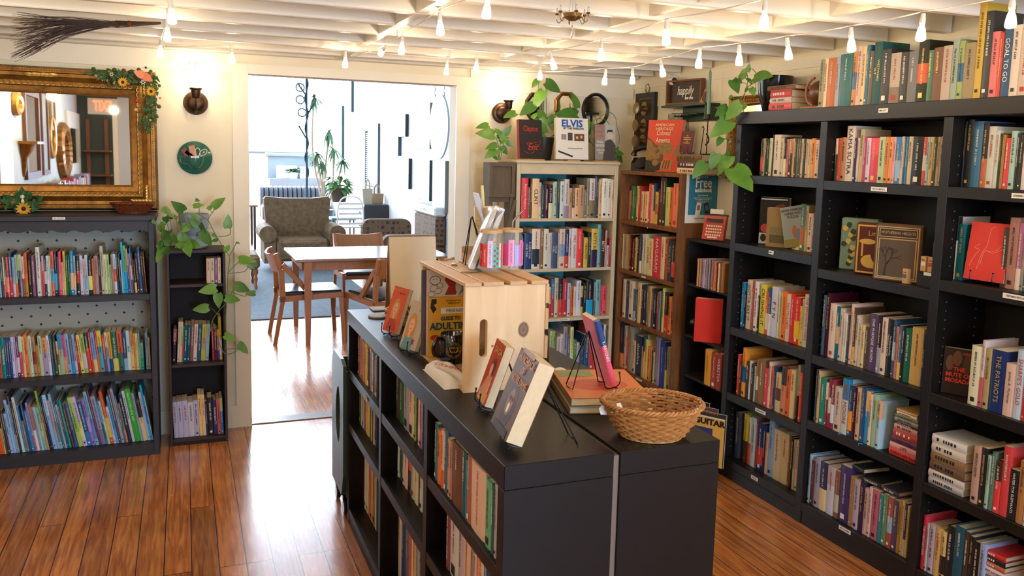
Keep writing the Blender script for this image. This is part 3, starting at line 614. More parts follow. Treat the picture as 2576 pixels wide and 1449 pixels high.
# ------------------------------------------------------------------ black wall bookcase
BK = 'black wall bookcase'; CE = 'corner end'
bs = lambda ph, z, org, s, d, rec, **k: shelf(ph, CE, 'X', 2.68, z, org, s, d, rec=rec, depth=k.pop('depth', .165), **k)
bs('row on top of the ' + BK, 1.943, (1900, 80), 2.154, '335,150,997;360,145,eca;378,142,b63;422,140,aab;443,120,266;512,110,c85/468;535,80,dba=RISE OF THE AMERICAN NATION;560,80,ec9;582,72,478;600,105,654;622,55,255=WESTWARD|TILT;665,95,333;715,115,ba9/876;770,110,333;812,105,777;862,45,221/c53;918,100,475;945,85,754;995,75,ba9;1045,40,9a9;1080,50,9a6/268;1110,60,986;1172,-158,ca4;1212,-112,333;1254,-1,d77;1297,5,c43;1318,-15,357=GOAL TO GO;1365,-37,dcb;1411,-20,cba;1470', .004, hard=.9, depth=.15)
bs('far bay, top row of ' + BK, 1.622, (1890, 310), 4.816, '95,190,233/c43;115,185,a86;150,190,232;170,195,243;195,180,cca;232,140,232;250,140,dcb;330,180,cb9;370,170,222/ddc;400,195,c76;430,190,432/b86;475,185,ca7;500,190,443;530,190,665;555,185,554;580,190,dba;605,195,344;635,195,cb9;675,200,dca;700,185,e94;750,205,dba;805', .06, hard=.15, depth=.13)
bs('middle bay, top row of ' + BK, 1.617, (2080, 310), 4.31, '65,165,343/dcb;92,160,c54;130,155,b86;180,30,dcb=KAMA SUTRA;265,160,335;300,160,dba;325,65,ba8;370,145,b46;400,160,dcd;445,160,d45/e56;530,150,bc9;600,150,d84;645,150,e96;690,150,dab;715,150,48b/9bd;775,145,dba;805,145,268;825,150,479;850,145,cb9;895,150,222;1010,150,c54/dcb;1050,150,9bc;1080,150,ca6;1120,150,443;1160,150,a97;1195,145,a86;1225', .05, hard=.3, depth=.15)
bs('near bay, top row of ' + BK, 1.619, (2400, 290), 3.898, '10,60,234;75,45,222;140,60,479;235,75,322/b64;290,110,ccb;365,150,ccb;405,180,243;430,190,a73;460,225,d44;510,155,acb;570,180,222;605,190,332;640,150,dcc;690', .06)
bs('far bay, second row of ' + BK, 1.267, (1880, 480), 4.816, '530,200,dc9;560,200,ec9;615,160,576/a63;675,180,ba7;710,275,dba;765,270,765;790', .11, depth=.13)
bs('near bay, second row of ' + BK, 1.264, (2370, 520), 3.723, '55,95,ccc/222;110,165,167;180;525,200,432;575,105,a76;665,155,a68/dcb;715,175,987;745,180,267;770', .065)
bs('far bay, third row of ' + BK, .821, (1850, 690), 4.095, '40,85,28c;75,175,222;95,60,cba=GOTTA SAY IT;145,145,a65;165,70,b43;172,75,ddd;210,220,321;232,105,dc4=CRUSHING IT;290,180,d54/dcb=START WITH WHY;315,140,258/ddd=FIND YOUR WAY;345,130,ccd=F Y N;410,170,ccb;435,180,ca6;460,180,e72;500,205,dcb=FACTFULNESS;540,205,d33;585,240,d33/ec3;640,330,ec3;660,260,cca;680,210,dcb=THE EMOTION CODE;735', .05)
bs('middle bay, third row of ' + BK, .817, (2050, 730), 3.148, '35,40,468;62,25,412;92,110,dcb;145,130,167/ca8;172,145,cba;200,180,dcb;217,195,ddd;235,200,344;255,110,dba;280,140,543/ca6;300,200,cba;325,270,cb9;350,280,dc9;375,290,543;405,190,546=THE PURPOSE DRIVEN;470,210,322/99a;500,220,dcb;545,230,222=The Essence of the|Testament: A Survey;590,240,357/9bc;612,290,b76;635,280,468/db6;660,290,222;685,305,165;735,300,ca6;825,345,235=THE HOLY BIBLE;848', .035)
bs('near bay, third row of ' + BK, .82, (2350, 840), 3.56, '290,110,ddb;380,60,cbb/b56;415,135,a96;470,150,236=THE PATRIOTS;600,270,dba=James A. Michener;690,150,bcd=SHARPE\'S GOLD;765,240,a33;805', .018, hard=.6)
bs('far bay, fourth row of ' + BK, .465, (1840, 860), 3.725, '38,120,c43;60,190,332;82,60,e93/258;118,190,433;148,180,ccc;165,210,432;195,230,9bc;212,170,863/dc9;232,165,864;290,250,d45;325,190,dcb;350,230,d64;372,235,247;395,295,cb8/543;445,240,c86/444;492,265,d63;530,265,dc9;572;590,220,9a9/222;612,290,d54;640', .025)
bs('middle bay, fourth row of ' + BK, .505, (2040, 920), 3.033, '15,30,245;30,40,ca7;50,95,287;92,130,834/dcc;113,100,834/ddc=90 MINUTES IN HEAVEN;133,110,834/cde=90 MINUTES IN HEAVEN;160,165,cba;215,100,bcc/28b=BETH MOORE;265,150,247/e93;298,165,412;325,170,ca8;358,175,258;392,195,38b/da6;420,220,dcb;445,220,9b9;480,270,acd/ca8;512', .01)
bs('near bay, fourth row of ' + BK, .46, (2330, 1040), 2.73, '292,230,b98;345,240,222;388,290,9ba;415,270,576;445,330,d44/321;490,230,c44;545,390,222=WATER FOR ELEPHANTS;605,330,a74;655,350,ccd;690', .012)
bs('far bay, bottom row of ' + BK, .107, (1830, 1020), 3.56, '50,65,445;95;125,80,cb3/432;165,105,cca/c43;190,110,bcc;235,115,845;250,160,236/c43;300,190,236;322,250,da7;345,135,8ac;390,220,cb9;455,250,cb8;522,270,754;545,290,321;565,310,bb9;590,310,dba;615', .055)
ROW_LOW = bs('middle bay, bottom row of ' + BK, .104, (2020, 1120), 2.731, '20,65,9bd;40,105,633;62,95,99a;98,120,335/dc9;148,150,ccd/baa;200,180,854/bb9;232,145,436;300,215,975;328,245,bab;368,255,324;400,300,ca9;430,290,dbb;452,310,b67;500,340,288;525,340,686;558,360,a54/9bc;595,380,546;630,385,a83;655,390,cb9;672,400,435/cb9;690,420,cb7;705', .025, hard=.4)
bs('near bay, bottom row of ' + BK, .101, (2290, 1260), 4.33, '65,165,c34=THE AVIATOR\'S WIFE;135,250,bbb;165,270,bab;230,300,ca6;295,340,db7/322;350,280,222;430,290,256;535,340,432;590,390,222;640,450,211;700,470,9ac;770', .02, hard=.7)
# ------------------------------------------------------------------ island shelves
IS = 'black island bookcase'
il = lambda ph, z, org, s, d, rec, h, **k: shelf(ph, 'doorway end', 'X', .672, z, org, s, d, rec=rec, hcm=h, depth=.15, **k)
il('near bay, top row of ' + IS, .724, (1080, 1040), 2.274, '25,,378;40,,d74;60,,dba/c63;78,,468;97,,b97;112,,a77;122,,643;178,,256;203,,49b;207,,a65;230,,dba=THE SWISS ACCOUNT;310,,6a8;345,,355;362,,aab;380', .012, .175, hmax=.195, hard=.7)
il('near bay, middle row of ' + IS, .477, (1080, 1260), 4.33, '170,,845=RITA PENNY SCENE;213,,ccc;300,,bab;355,,dba;435,,987;460,,ccc;500,,e86;520,,dcb;570,,248;640', .03, .185, hmax=.2, hard=.7)
il('near bay, bottom row of ' + IS, .075, (1080, 1260), 4.33, '60,,844;120,,cba;180,,357;240,,a86;300,,ccb;380,,543;450,,db8;520', .05, .24)
il('middle bay, top row of ' + IS, .724, (970, 930), 3.9, '95,,332;130,,253;170,,99a;218,,dba;270,,7a5;290,,432;310,,dcc;325,,a79;350,,235;370', .04, .18, hmax=.195)
il('middle bay, middle row of ' + IS, .477, (970, 1100), 4.55, '128,,bcc;150,,255;185,,dba;210,,dbb;245,,d64/343;280,,bbb;320,,dc9;370,,247;378,,ccb;412', .06, .185, hmax=.2)
il('middle bay, bottom row of ' + IS, .075, (970, 1240), 3.92, '62,,998;85,,dca;147,,248;185,,766;228,,d54;240,,dcc;258,,ca7;285,,9ab;320,,433;352', .068, .31)
il('far bay, top row of ' + IS, .724, (880, 840), 4.81, '95,,656;110,,a54;120,,b86;135,,a76;150,,c97;160,,b75;178,,db4;203,,332;235,,b77;255,,366;295,,a65;305,,433;330', .02, .175, hmax=.195, hard=.2)
il('far bay, middle row of ' + IS, .477, (880, 970), 3.9, '80,,546;88,,365;105,,bb8;115,,bab;135,,867;150,,db6;190,,367;205,,db6;213,,247;222,,ca5;235,,236;262', .045, .185, hmax=.2, hard=.2)
il('far bay, bottom row of ' + IS, .075, (880, 1100), 3.276, '50,,4a4/248;65,,536;97,,854;115,,ddc;132,,ddc;148,,b65;165,,ca6;182,,a86;205,,dcc;213,,255;222', .068, .29)
# ================================================================== lamps: sconces, string lights
M_bronze = mat('aged_bronze', '#4a3526', .35, metal=.8)
M_glass = mat('clear_glass', '#ffffff', .02, spec=.5, alpha=.07)
M_fil = mat('glowing_filament', '#ffd9a0', .5, emit='#ffcf8a', es=30)
M_fil2 = mat('glowing_bulb', '#fff0d8', .5, emit='#ffe3b8', es=22)
M_sock = mat('white_socket_plastic', '#e6e2d6', .4)
M_cord = mat('white_lamp_cord', '#ded9c9', .5)
M_cage = mat('pale_wire_cage', '#d8cbb4', .4, metal=.5)
def point(name, loc, power, col=WARM, r=.02, par=None):
    l = bpy.data.lights.new(name, 'POINT'); l.energy = power; l.color = col; l.shadow_soft_size = r
    o = bpy.data.objects.new(name, l); C.objects.link(o); o.location = loc
    if par is not None: o.parent = par
    return o
BULB_W = 1.15
def bulb_mesh(): 
    g = MB(); g.lathe([(.0001, -.087), (.008, -.0865), (.0145, -.0835), (.0165, -.077), (.0150, -.066), (.0120, -.05), (.0078, -.038), (.0068, -.033)], 14); return g
S_STRINGS = {'a': ((428, 0), (421, 52), (405, 100)), 'b': ((582, 118), (869, 130), (1125, 150), (1200, 142), (1360, 165)), 'c': ((968, 118), (1013, 90), (1106, 30), (1229, -20)), 'd': ((1384, 132), (1514, 103), (1677, 53), (1925, 4)), 'e': ((1524, 175), (1592, 172), (1662, 150), (1761, 123), (1860, 113), (1980, 95), (2141, 70), (2323, 35), (2548, -5))}
SNAME = {'a': 'beside the gilt mirror', 'b': 'along the doorway wall', 'c': 'along the ceiling bridging', 'd': 'on the middle ceiling string', 'e': 'above the black wall bookcase'}
CORD = {'a': 2.226, 'b': 2.226, 'c': 2.226, 'd': 2.20, 'e': 2.185}
bulb0 = None
TILT = {('c', 0): (R(70), R(10)), ('d', 0): (R(8), R(-22)), ('e', 2): (R(5), R(-16)), ('e', 5): (R(4), R(-14))}
def make_bulb():
    t = thing('string_bulb', 'b', 'light bulb')
    s_ = MB(); s_.lathe([(.0001, .002), (.0072, .001), (.0078, -.012), (.0092, -.014), (.0092, -.030), (.0070, -.034)], 12); s_.build('socket', M_sock, t, smooth=True)
    bulb_mesh().build('glass_envelope', M_glass, t, smooth=True)
    f = MB(); f.tube([(0, 0, -.040), (0, 0, -.070)], [.0016, .0022], 8); f.build('filament', M_fil, t)
    return t
proto = make_bulb(); first = True
for k, pts in S_STRINGS.items():
    z = CORD[k]; P = [at(x, y, Z=z - .006) for x, y in pts]
    for i, p in enumerate(P):
        t = proto if first else dup(proto); first = False
        t.location = p; tl = TILT.get((k, i)); t.rotation_euler = (tl[0], tl[1], 0) if tl else (R(RB.uniform(-4, 4)), R(RB.uniform(-5, 5)), 0)
        n = len(P)
        t['label'] = '%s glass bulb from the doorway wall, %s' % (ORD[n - 1 - i] if k == 'x' else ORD[(n - 1 - i) if k == 'a' else i], SNAME[k]) if k != 'b' else '%s glass bulb from the mirror, strung along the doorway wall' % ORD[i]
        t['group'] = 'bulbs of the ceiling string lights'
        d = t.matrix_basis.to_3x3() @ Vector((0, 0, -.055)); point('bulb_light', p + d, BULB_W, r=.007)
    Q = [Vector((q.x, q.y, q.z + .008)) for q in P]
    if k == 'a': Q = [Q[0] + Vector((.02, -1.2, .0))] + Q + [Vector((Q[-1].x + .01, 5.05, 2.226))]
    if k == 'b': Q = [Vector((-.1, 5.0, 2.23))] + Q + [Vector((2.1, 4.72, 2.23))]
    if k == 'c': Q = [Vector((.93, 4.9, 2.234))] + Q + [Q[-1] + Vector((-.02, -1.3, .0))]
    if k == 'd': Q = [Vector((1.95, 4.65, 2.225))] + Q + [Q[-1] + Vector((0, -1.3, .03))]
    if k == 'e': Q = [Vector((2.05, 4.68, 2.2))] + Q + [Q[-1] + Vector((.02, -1.0, .03))]
    sag = []
    for a, c in zip(Q, Q[1:]):
        for j in range(5): 
            t_ = j / 5; v = a.lerp(c, t_); v.z -= .012 * 4 * t_ * (1 - t_) * min(1, (a - c).length) * (1 if k in 'de' else .3); sag.append(v)
    b = MB(); b.tube(sag + [Q[-1]], .0022, 6)
    tag(b.build('light_string_cord', M_cord), 'pale cord carrying the bulbs ' + SNAME[k], 'cord', 'cords of the ceiling string lights')
# unseen fill lights added overhead to brighten the shop; no bulbs belong to them
for i, (x, y) in enumerate(((-1.1, 1.6), (-.4, .3), (1.0, .2), (2.1, .4), (-.8, -1.4), (1.4, -1.4), (-1.1, 3.2))): point('shop_fill_light', (x, y, 2.12), 9.5, r=.04)
def sconce(loc, label):
    t = thing('wall_sconce', label, 'wall lamp', loc)
    b = MB(); Mx = Matrix.Rotation(R(90), 4, 'X')
    b.lathe([(.0001, .034), (.03, .033), (.045, .026), (.049, .019), (.060, .016), (.064, .008), (.068, .0), (.0001, -.0)], 32, M=Mx); b.build('back_plate', M_bronze, t, smooth=True)
    b = MB(); b.tube(smooth_path([(0, -.03, -.0), (0, -.055, -.045), (0, -.095, -.045), (0, -.115, -.005), (0, -.115, .03)]), .0065, 10)
    b.build('arm', M_bronze, t, smooth=True)
    b = MB(); b.lathe([(.0001, .02), (.02, .022), (.024, .03), (.026, .065), (.034, .072), (.034, .078), (.0001, .078)], 24, c=(0, -.115, 0)); b.build('lamp_holder', M_bronze, t, smooth=True)
    b = MB(); b.lathe([(.0001, .079), (.013, .079), (.015, .105), (.026, .13), (.031, .155), (.026, .178), (.012, .188), (.0001, .19)], 20, c=(0, -.115, 0)); b.build('lamp_bulb', M_fil2, t, smooth=True)
    b = MB(); n = 6
    ring = lambda r_, z: [Vector((math.cos(R(60 * i + 30)) * r_, -.115 + math.sin(R(60 * i + 30)) * r_, z)) for i in range(n)]
    A, B, D = ring(.034, .08), ring(.074, .175), ring(.042, .215)
    for i in range(n):
        for p, q in ((A[i], B[i]), (B[i], B[(i + 1) % n]), (B[i], D[i]), (D[i], D[(i + 1) % n]), (D[i], Vector((0, -.115, .225)))): b.tube([p, q], .0013, 5)
    b.build('wire_cage', M_cage, t)
    point('sconce_light', (loc[0], loc[1] - .115, loc[2] + .14), 16, col=(1, .80, .56), r=.03)
    return t
sconce((.073, 5.179, 1.945), 'glowing caged wall lamp on bronze round plate between mirror and doorway')
sconce((1.955, 5.167, 1.965), 'glowing caged wall lamp on bronze plate above the cream bookcase plants')
# ================================================================== mirror, wall things, what the mirror shows
M_gilt = mat('antique_gilt', '#a8742c', .38, metal=.55, noise=.45, nscale=22, col2='#5a3712')
M_gilt2 = mat('bright_gilt', '#c99a4a', .35, metal=.6, noise=.3, nscale=30)
M_mirror = mat('silvered_glass', '#f2f4f4', .015, metal=1.0)
M_wood_m = mat('mid_brown_wood', '#7a4a28', .5, noise=.4, nscale=10, stretch=(5, 5, .7))
MY = 5.12
t = thing('wall_mirror', 'large gilt framed mirror standing on the charcoal bookcase, flowers on its corner', 'mirror', (-.72, MY, 1.33)); o0 = Vector(t.location)
fx0, fx1, fz0, fz1 = -1.30, -.135, 1.333, 2.10
b = MB(); b.frame(fx0, fx1, fz0, fz1, .14, 0, 0, prof=[(0, MY + .045), (0, MY - .01), (.012, MY - .028), (.03, MY - .03), (.034, MY - .016), (.05, MY - .012), (.066, MY - .022), (.078, MY - .034), (.1, MY - .028), (.104, MY - .008), (.128, MY - .0), (.14, MY + .008), (.14, MY + .045)])
loc(b).build('gilt_frame', M_gilt, t, smooth=True)
b = MB()
def along_rect(i, y, r_, step, kind):
    x0, x1, z0, z1 = fx0 + i, fx1 - i, fz0 + i, fz1 - i
    for p, q in (((x0, z0), (x1, z0)), ((x1, z0), (x1, z1)), ((x1, z1), (x0, z1)), ((x0, z1), (x0, z0))):
        L = math.hypot(q[0] - p[0], q[1] - p[1]); n = int(L / step)
        for k in range(n):
            u = (k + .5) / n; x, z = p[0] + (q[0] - p[0]) * u, p[1] + (q[1] - p[1]) * u
            if x < -1.0: continue
            if kind == 'bead': b.ball((x, y, z), r_, 6)
            else:
                dx, dz = (q[0] - p[0]) / L, (q[1] - p[1]) / L
                b.tube([(x + dx * r_ * math.cos(a) * 1.3 - dz * r_ * math.sin(a), y - .002, z + dz * r_ * math.cos(a) * 1.3 + dx * r_ * math.sin(a)) for a in [j * .9 for j in range(6)]], .0028, 5)
along_rect(.021, MY - .03, .0045, .0125, 'bead'); along_rect(.089, MY - .034, .0085, .026, 'scroll'); along_rect(.133, MY - .001, .0032, .009, 'bead')
loc(b).build('bead_moulding', M_gilt2, t)
b = MB()   # carved leaf sprays at the corners and along the cove
for (cx, cz, sx, sz) in ((fx1, fz1, -1, -1), (fx1, fz0, -1, 1)):
    for k in range(7):
        for a in (0, 1):
            u = .02 + k * .017
            p = (cx + sx * (.055 if a else u), MY - .02, cz + sz * (u if a else .055))
            d = Vector((sx * (.4 if a else 1), -.25, sz * (1 if a else .4)))
            leaf_mb(b, aim(p, d, (0, -1, 0)), .03, .014, droop=.5)
for x in (-.74, -.70, -.66): 
    for s in (-1, 1): leaf_mb(b, aim((x, MY - .02, fz1 - .045), (s, -.2, .1), (0, -1, 0)), .05, .02, droop=.4)
loc(b).build('carved_leaf_corners', M_gilt2, t)
b = MB(); b.quad((fx0 + .139, MY + .012, fz0 + .139), (fx1 - .139, MY + .012, fz0 + .139), (fx1 - .139, MY + .012, fz1 - .139), (fx0 + .139, MY + .012, fz1 - .139)); loc(b).build('mirror_glass', M_mirror, t)
b = MB(); b.box(fx0 + .13, fx1 - .13, MY + .014, MY + .044, fz0 + .13, fz1 - .13); loc(b).build('backing', M_wood_m, t)
# ------------------------------------------------------------------ flower garlands on the mirror
M_moss = mat('moss_green', '#55602c', .8, noise=.4, nscale=40); M_lf = mat('silk_leaf_green', '#2f5a2a', .5); M_petal = mat('yellow_petal', '#e0a427', .5); M_petal2 = mat('cream_petal', '#efe4c8', .5); M_fly = mat('apricot_butterfly', '#eb8a62', .5); M_seed = mat('dark_seed_head', '#3b2413', .8); M_berry = mat('red_berry', '#c22b2b', .35); M_pinkm = mat('plum_moss', '#5b3038', .8); M_tanm = mat('tan_lichen', '#b59a5e', .8)
def flower(name, par, p, r_, m, n=14):
    b = MB()
    for k in range(n): a = k * 2 * math.pi / n; leaf_mb(b, aim((p[0], p[1] - .004 * (k % 2), p[2]), (math.cos(a), -.25, math.sin(a)), (0, -1, 0)), r_, r_ * .42, droop=-.1, fold=.05, n=3)
    o = b.build(name, m, par)
    h = MB(); h.ball((p[0], p[1] - .006, p[2]), r_ * .3, 8, sc=(1, .6, 1)); h.build('seed_head', M_seed, o); return o
g = thing('flower_garland', 'mossy garland with daisies and an apricot butterfly on the mirror corner', 'garland', (-.2, MY - .04, 2.05)); o0 = Vector(g.location)
rg = random.Random(4)
def clump(b, path, w_, n, s0, s1):
    P = smooth_path(path, 8)
    for k in range(n):
        p = P[rg.randrange(len(P))] + Vector((rg.gauss(0, w_), rg.uniform(-.03, .004), rg.gauss(0, w_))); b.ball(p, rg.uniform(s0, s1), 6, sc=(1, .7, 1))
arc = [at(x, y, Y=MY - .05) for x, y in ((250, 185), (300, 200), (345, 195), (380, 200), (385, 240), (375, 280), (370, 320))]
for nm, m, n, s0, s1, w_ in (('moss', M_moss, 150, .006, .013, .019), ('lichen', M_tanm, 40, .004, .009, .02), ('plum_moss', M_pinkm, 30, .004, .009, .018)):
    b = MB(); clump(b, [p - o0 for p in arc], w_, n, s0, s1); b.build(nm, m, g)
b = MB()
P = smooth_path([p - o0 for p in arc], 10)
for k in range(110):
    p = P[rg.randrange(len(P))] + Vector((rg.gauss(0, .018), -.02, rg.gauss(0, .018))); a = rg.uniform(0, 6.28); leaf_mb(b, aim(p, (math.cos(a), -.6, math.sin(a)), (0, -1, 0)), rg.uniform(.02, .035), rg.uniform(.008, .02))
for k in range(40):
    p = Vector(at(222, 178, Y=MY - .05)) - o0 if k < 20 else Vector(at(375, 315, Y=MY - .05)) - o0
    q = p + Vector((rg.uniform(0, .09), 0, -rg.uniform(0, .02))) if k < 20 else p + Vector((rg.gauss(0, .012), 0, rg.uniform(-.03, .05)))
    leaf_mb(b, aim(q, (-1 if k < 20 else rg.gauss(0, .5), -.3, rg.gauss(.1, .4) if k < 20 else -1), (0, -1, 0)), .03, .006)
b.build('leaf_sprays', M_lf, g)
for (x, y), r_, m in (((309, 207), .030, M_petal), ((380, 230), .030, M_petal), ((281, 187), .014, M_petal2), ((360, 207), .018, M_petal2)): flower('daisy', g, at(x, y, Y=MY - .085) - o0, r_, m, 14 if r_ > .02 else 6)
b = MB(); p = at(362, 190, Y=MY - .095) - o0
for d, L, W in (((-1, -.3, .35), .055, .045), ((.8, -.3, -.55), .055, .045), ((-.7, -.3, .9), .035, .03), ((1, -.3, .1), .035, .03)): leaf_mb(b, aim(p, d, (0, -1, 0)), L, W, fold=.02, droop=.05)
b.build('butterfly', M_fly, g)
for x, y in ((343, 254), (341, 276)): b = MB(); b.ball(at(x, y, Y=MY - .085) - o0, .011 if y < 260 else .009, 10); b.build('berry', M_berry if y < 260 else mat('peach_berry', '#e5a583', .4), g, smooth=True)
g = thing('flower_garland', 'green leaf garland with yellow sunflower on top of the charcoal bookcase', 'garland', (-.85, 5.02, 1.345)); o0 = Vector(g.location)
b = MB()
for k in range(90):
    p = at(rg.uniform(-60, 95), rg.uniform(490, 528), Y=5.04) - o0; a = rg.uniform(0, 6.28); leaf_mb(b, aim(p, (math.cos(a), -.7, math.sin(a) + .2), (0, -1, 0)), rg.uniform(.025, .05), rg.uniform(.015, .04))
b.build('leaf_sprays', M_lf, g)
flower('sunflower', g, at(60, 525, Y=4.99) - o0, .042, M_petal, 12); flower('small_flower', g, at(34, 508, Y=4.99) - o0, .011, M_fly, 6)
b = MB(); b.ball(at(56, 495, Y=4.99) - o0, .011, 8); b.ball(at(57, 508, Y=4.99) - o0, .012, 8, sc=(.7, .7, 1.5)); b.build('cream_bud', M_petal2, g, smooth=True)
# ------------------------------------------------------------------ baskets
def basket(name, label, c, rx, ry, h, flare, rot, m1, m2, nst=34, rows=9, amp=.0035, handle=0):
    """woven oval basket: stakes and rows that pass in front of and behind them"""
    t = thing(name, label, 'basket', c, rot)
    def R_(u): return 1 - flare * (1 - u) ** 1.3
    b = MB(); b.lathe([(.0001, .004), (R_(0) * .98, .003), (R_(0), .006), (R_(0), .0005), (.0001, .0)], 32, sx=rx, sy=ry); b.build('basket_base', m2, t)
    b = MB()
    for k in range(nst):
        a = 2 * math.pi * k / nst; b.tube([(math.cos(a) * rx * R_(u), math.sin(a) * ry * R_(u), .004 + u * h) for u in (0, .25, .5, .75, 1)], .0019, 5)
    b.build('basket_stakes', m2, t)
    b = MB(); n = nst * 4
    for r_ in range(rows):
        u = (r_ + .5) / rows; pts = []
        for k in range(n):
            a = 2 * math.pi * k / n; w_ = amp * math.sin(a * nst / 2 + math.pi * r_); pts.append((math.cos(a) * (rx * R_(u) + w_), math.sin(a) * (ry * R_(u) + w_), .005 + u * h))
        b.tube(pts, h / rows * .47, 5, closed=True)
    b.build('woven_wicker', m1, t, smooth=True)
    b = MB()
    for ph in (0, math.pi * 2 / 3, math.pi * 4 / 3):
        pts = [(math.cos(a) * (rx + .003 + .004 * math.cos(a * 22 + ph)), math.sin(a) * (ry + .003 + .004 * math.cos(a * 22 + ph)), h + .006 + .004 * math.sin(a * 22 + ph)) for a in [2 * math.pi * k / 180 for k in range(180)]]
        b.tube(pts, .0034, 5, closed=True)
    b.build('braided_rim', m1, t, smooth=True); return t
M_wick = mat('honey_wicker', '#c08a4e', .5, noise=.45, nscale=60, col2='#8a5524'); M_wick2 = mat('pale_wicker_stake', '#b98b55', .55)
M_wickr = mat('red_brown_wicker', '#7b3a1c', .45, noise=.5, nscale=60); M_wickt = mat('tan_wicker', '#b98b52', .5, noise=.3, nscale=50)
basket('wicker_basket', 'small red-brown wicker basket on the charcoal bookcase below the mirror', (-.262, 4.985, 1.3255), .105, .06, .048, .32, 0, M_wickr, M_wickr, nst=26, rows=7, amp=.0025)
# ------------------------------------------------------------------ teacup plaque on the wall
M_jade = mat('jade_glaze', '#2f6b59', .12, coat=.5, noise=.15, nscale=6)
t = thing('teacup_plaque', 'green saucer and cup pocket hung on the wall below the lamp, bookmarks inside', 'wall decoration', (.063, 5.162, 1.632))
b = MB(); b.lathe([(.0001, .018), (.055, .018), (.062, .013), (.09, .002), (.095, -.002), (.092, -.006), (.06, .006), (.0001, .008)], 40, M=Matrix.Rotation(R(90), 4, 'X')); b.build('saucer', M_jade, t, smooth=True)
b = MB(); b.lathe([(.027, -.052), (.031, -.05), (.045, -.03), (.052, .0), (.054, .012), (.051, .012), (.048, .0), (.0001, -.045)], 28, c=(0, -.02, -.005), a0=math.pi, a1=2 * math.pi, sy=.75); b.build('cup', M_jade, t, smooth=True)
b = MB(); b.tube(smooth_path([(-.045, -.03, -.005), (-.072, -.03, .004), (-.078, -.03, -.02), (-.062, -.03, -.034), (-.04, -.03, -.036)]), .0045, 8); b.build('cup_handle', M_jade, t, smooth=True)
b = MB(); b.box(-.022, .022, -.0645, -.0635, -.001, .011); strokes(b, -.016, .016, .005, .005, -.0647, rg, 1); b.build('shelf_label', [M_lab, M_ink], t)
for (x, z, a, w_, h, c) in ((-.05, .03, 35, .03, .05, '#7a2d24'), (-.012, .04, 12, .034, .06, '#c88a63'), (-.03, .02, 50, .02, .05, '#5b2a20')):
    b = MB(); b.box(-w_ / 2, w_ / 2, -.001, .001, -h / 2, h / 2); o = tag(b.build('bookmark', cm(c)), {'#7a2d24': 'dark red card sticking out of the green wall cup', '#c88a63': 'peach card standing up in the green wall cup', '#5b2a20': 'maroon card lying slanted in the green wall cup'}[c], 'bookmark', 'cards in the wall teacup'); o.location = (.063 + x, 5.162 - .034, 1.632 + z); o.rotation_euler = (0, R(-a), 0)
for x, a in ((.014, -6), (.045, -50)):
    b = MB(); b.tube([(0.014 * math.sin(q), 0, -.024 * math.cos(q)) for q in [k * .4 for k in range(16)]], .0022, 5, closed=True)
    o = tag(b.build('bookmark', cm('#e6ddd0')), 'white looped card %s in the green wall cup' % ('standing upright' if a == -6 else 'leaning out sideways'), 'bookmark', 'cards in the wall teacup'); o.location = (.063 + x, 5.162 - .036, 1.632 + .032); o.rotation_euler = (0, R(-a), 0)
# ------------------------------------------------------------------ twig broom under the joists
M_twig = mat('dark_birch_twigs', '#33211a', .7)
t = thing('twig_broom', 'dark birch twig broom hanging under the white ceiling joists', 'broom', at(230, 62, Y=4.0)); o0 = Vector(t.location)
b = MB(); h0 = at(405, 58, Y=3.98) - o0; h1 = at(290, 60, Y=4.0) - o0
for k in range(120):
    u = rg.random() ** .8; e = at(30 + rg.uniform(-6, 40), 26 + 130 * u + rg.gauss(0, 4), Y=4.0 + rg.gauss(0, .05)) - o0
    if e.z + o0.z > 2.225: e.z = 2.225 - o0.z
    s = h1 + Vector((rg.gauss(0, .008), rg.gauss(0, .012), rg.gauss(0, .006)))
    m_ = s.lerp(e, .5) + Vector((0, rg.gauss(0, .01), .028 * u + rg.gauss(0, .006)))
    if m_.z + o0.z > 2.226: m_.z = 2.226 - o0.z
    P = smooth_path([s, m_, e], 4); b.tube(P, [.0017 * (1 - .6 * i / len(P)) for i in range(len(P))], 4)
    if k % 3 == 0:
        q = P[5]; b.tube([q, q + (e - q) * .55 + Vector((0, rg.gauss(0, .01), rg.gauss(-.012, .008)))], .0008, 4)
b.build('bristles', M_twig, t)
b = MB()
for k in range(14):
    o = Vector((0, rg.gauss(0, .006), rg.gauss(0, .004))); b.tube([h1 + o * 1.6, h0.lerp(h1, .5) + o, h0 + o * .5], [.0025, .002, .0012], 5)
b.build('broom_handle', M_twig, t)
for f in (.02, .3):
    b = MB(); c = h1.lerp(h0, f); d = (h0 - h1).normalized()
    for q in (-1, 0, 1): b.tube([c + d * q * .004 + Vector((0, .017 * math.cos(a), .012 * math.sin(a))) for a in [k * .63 for k in range(10)]], .0014, 5, closed=True)
    b.build('binding', mat('copper_wire', '#8d4d28', .4, metal=.7), t)
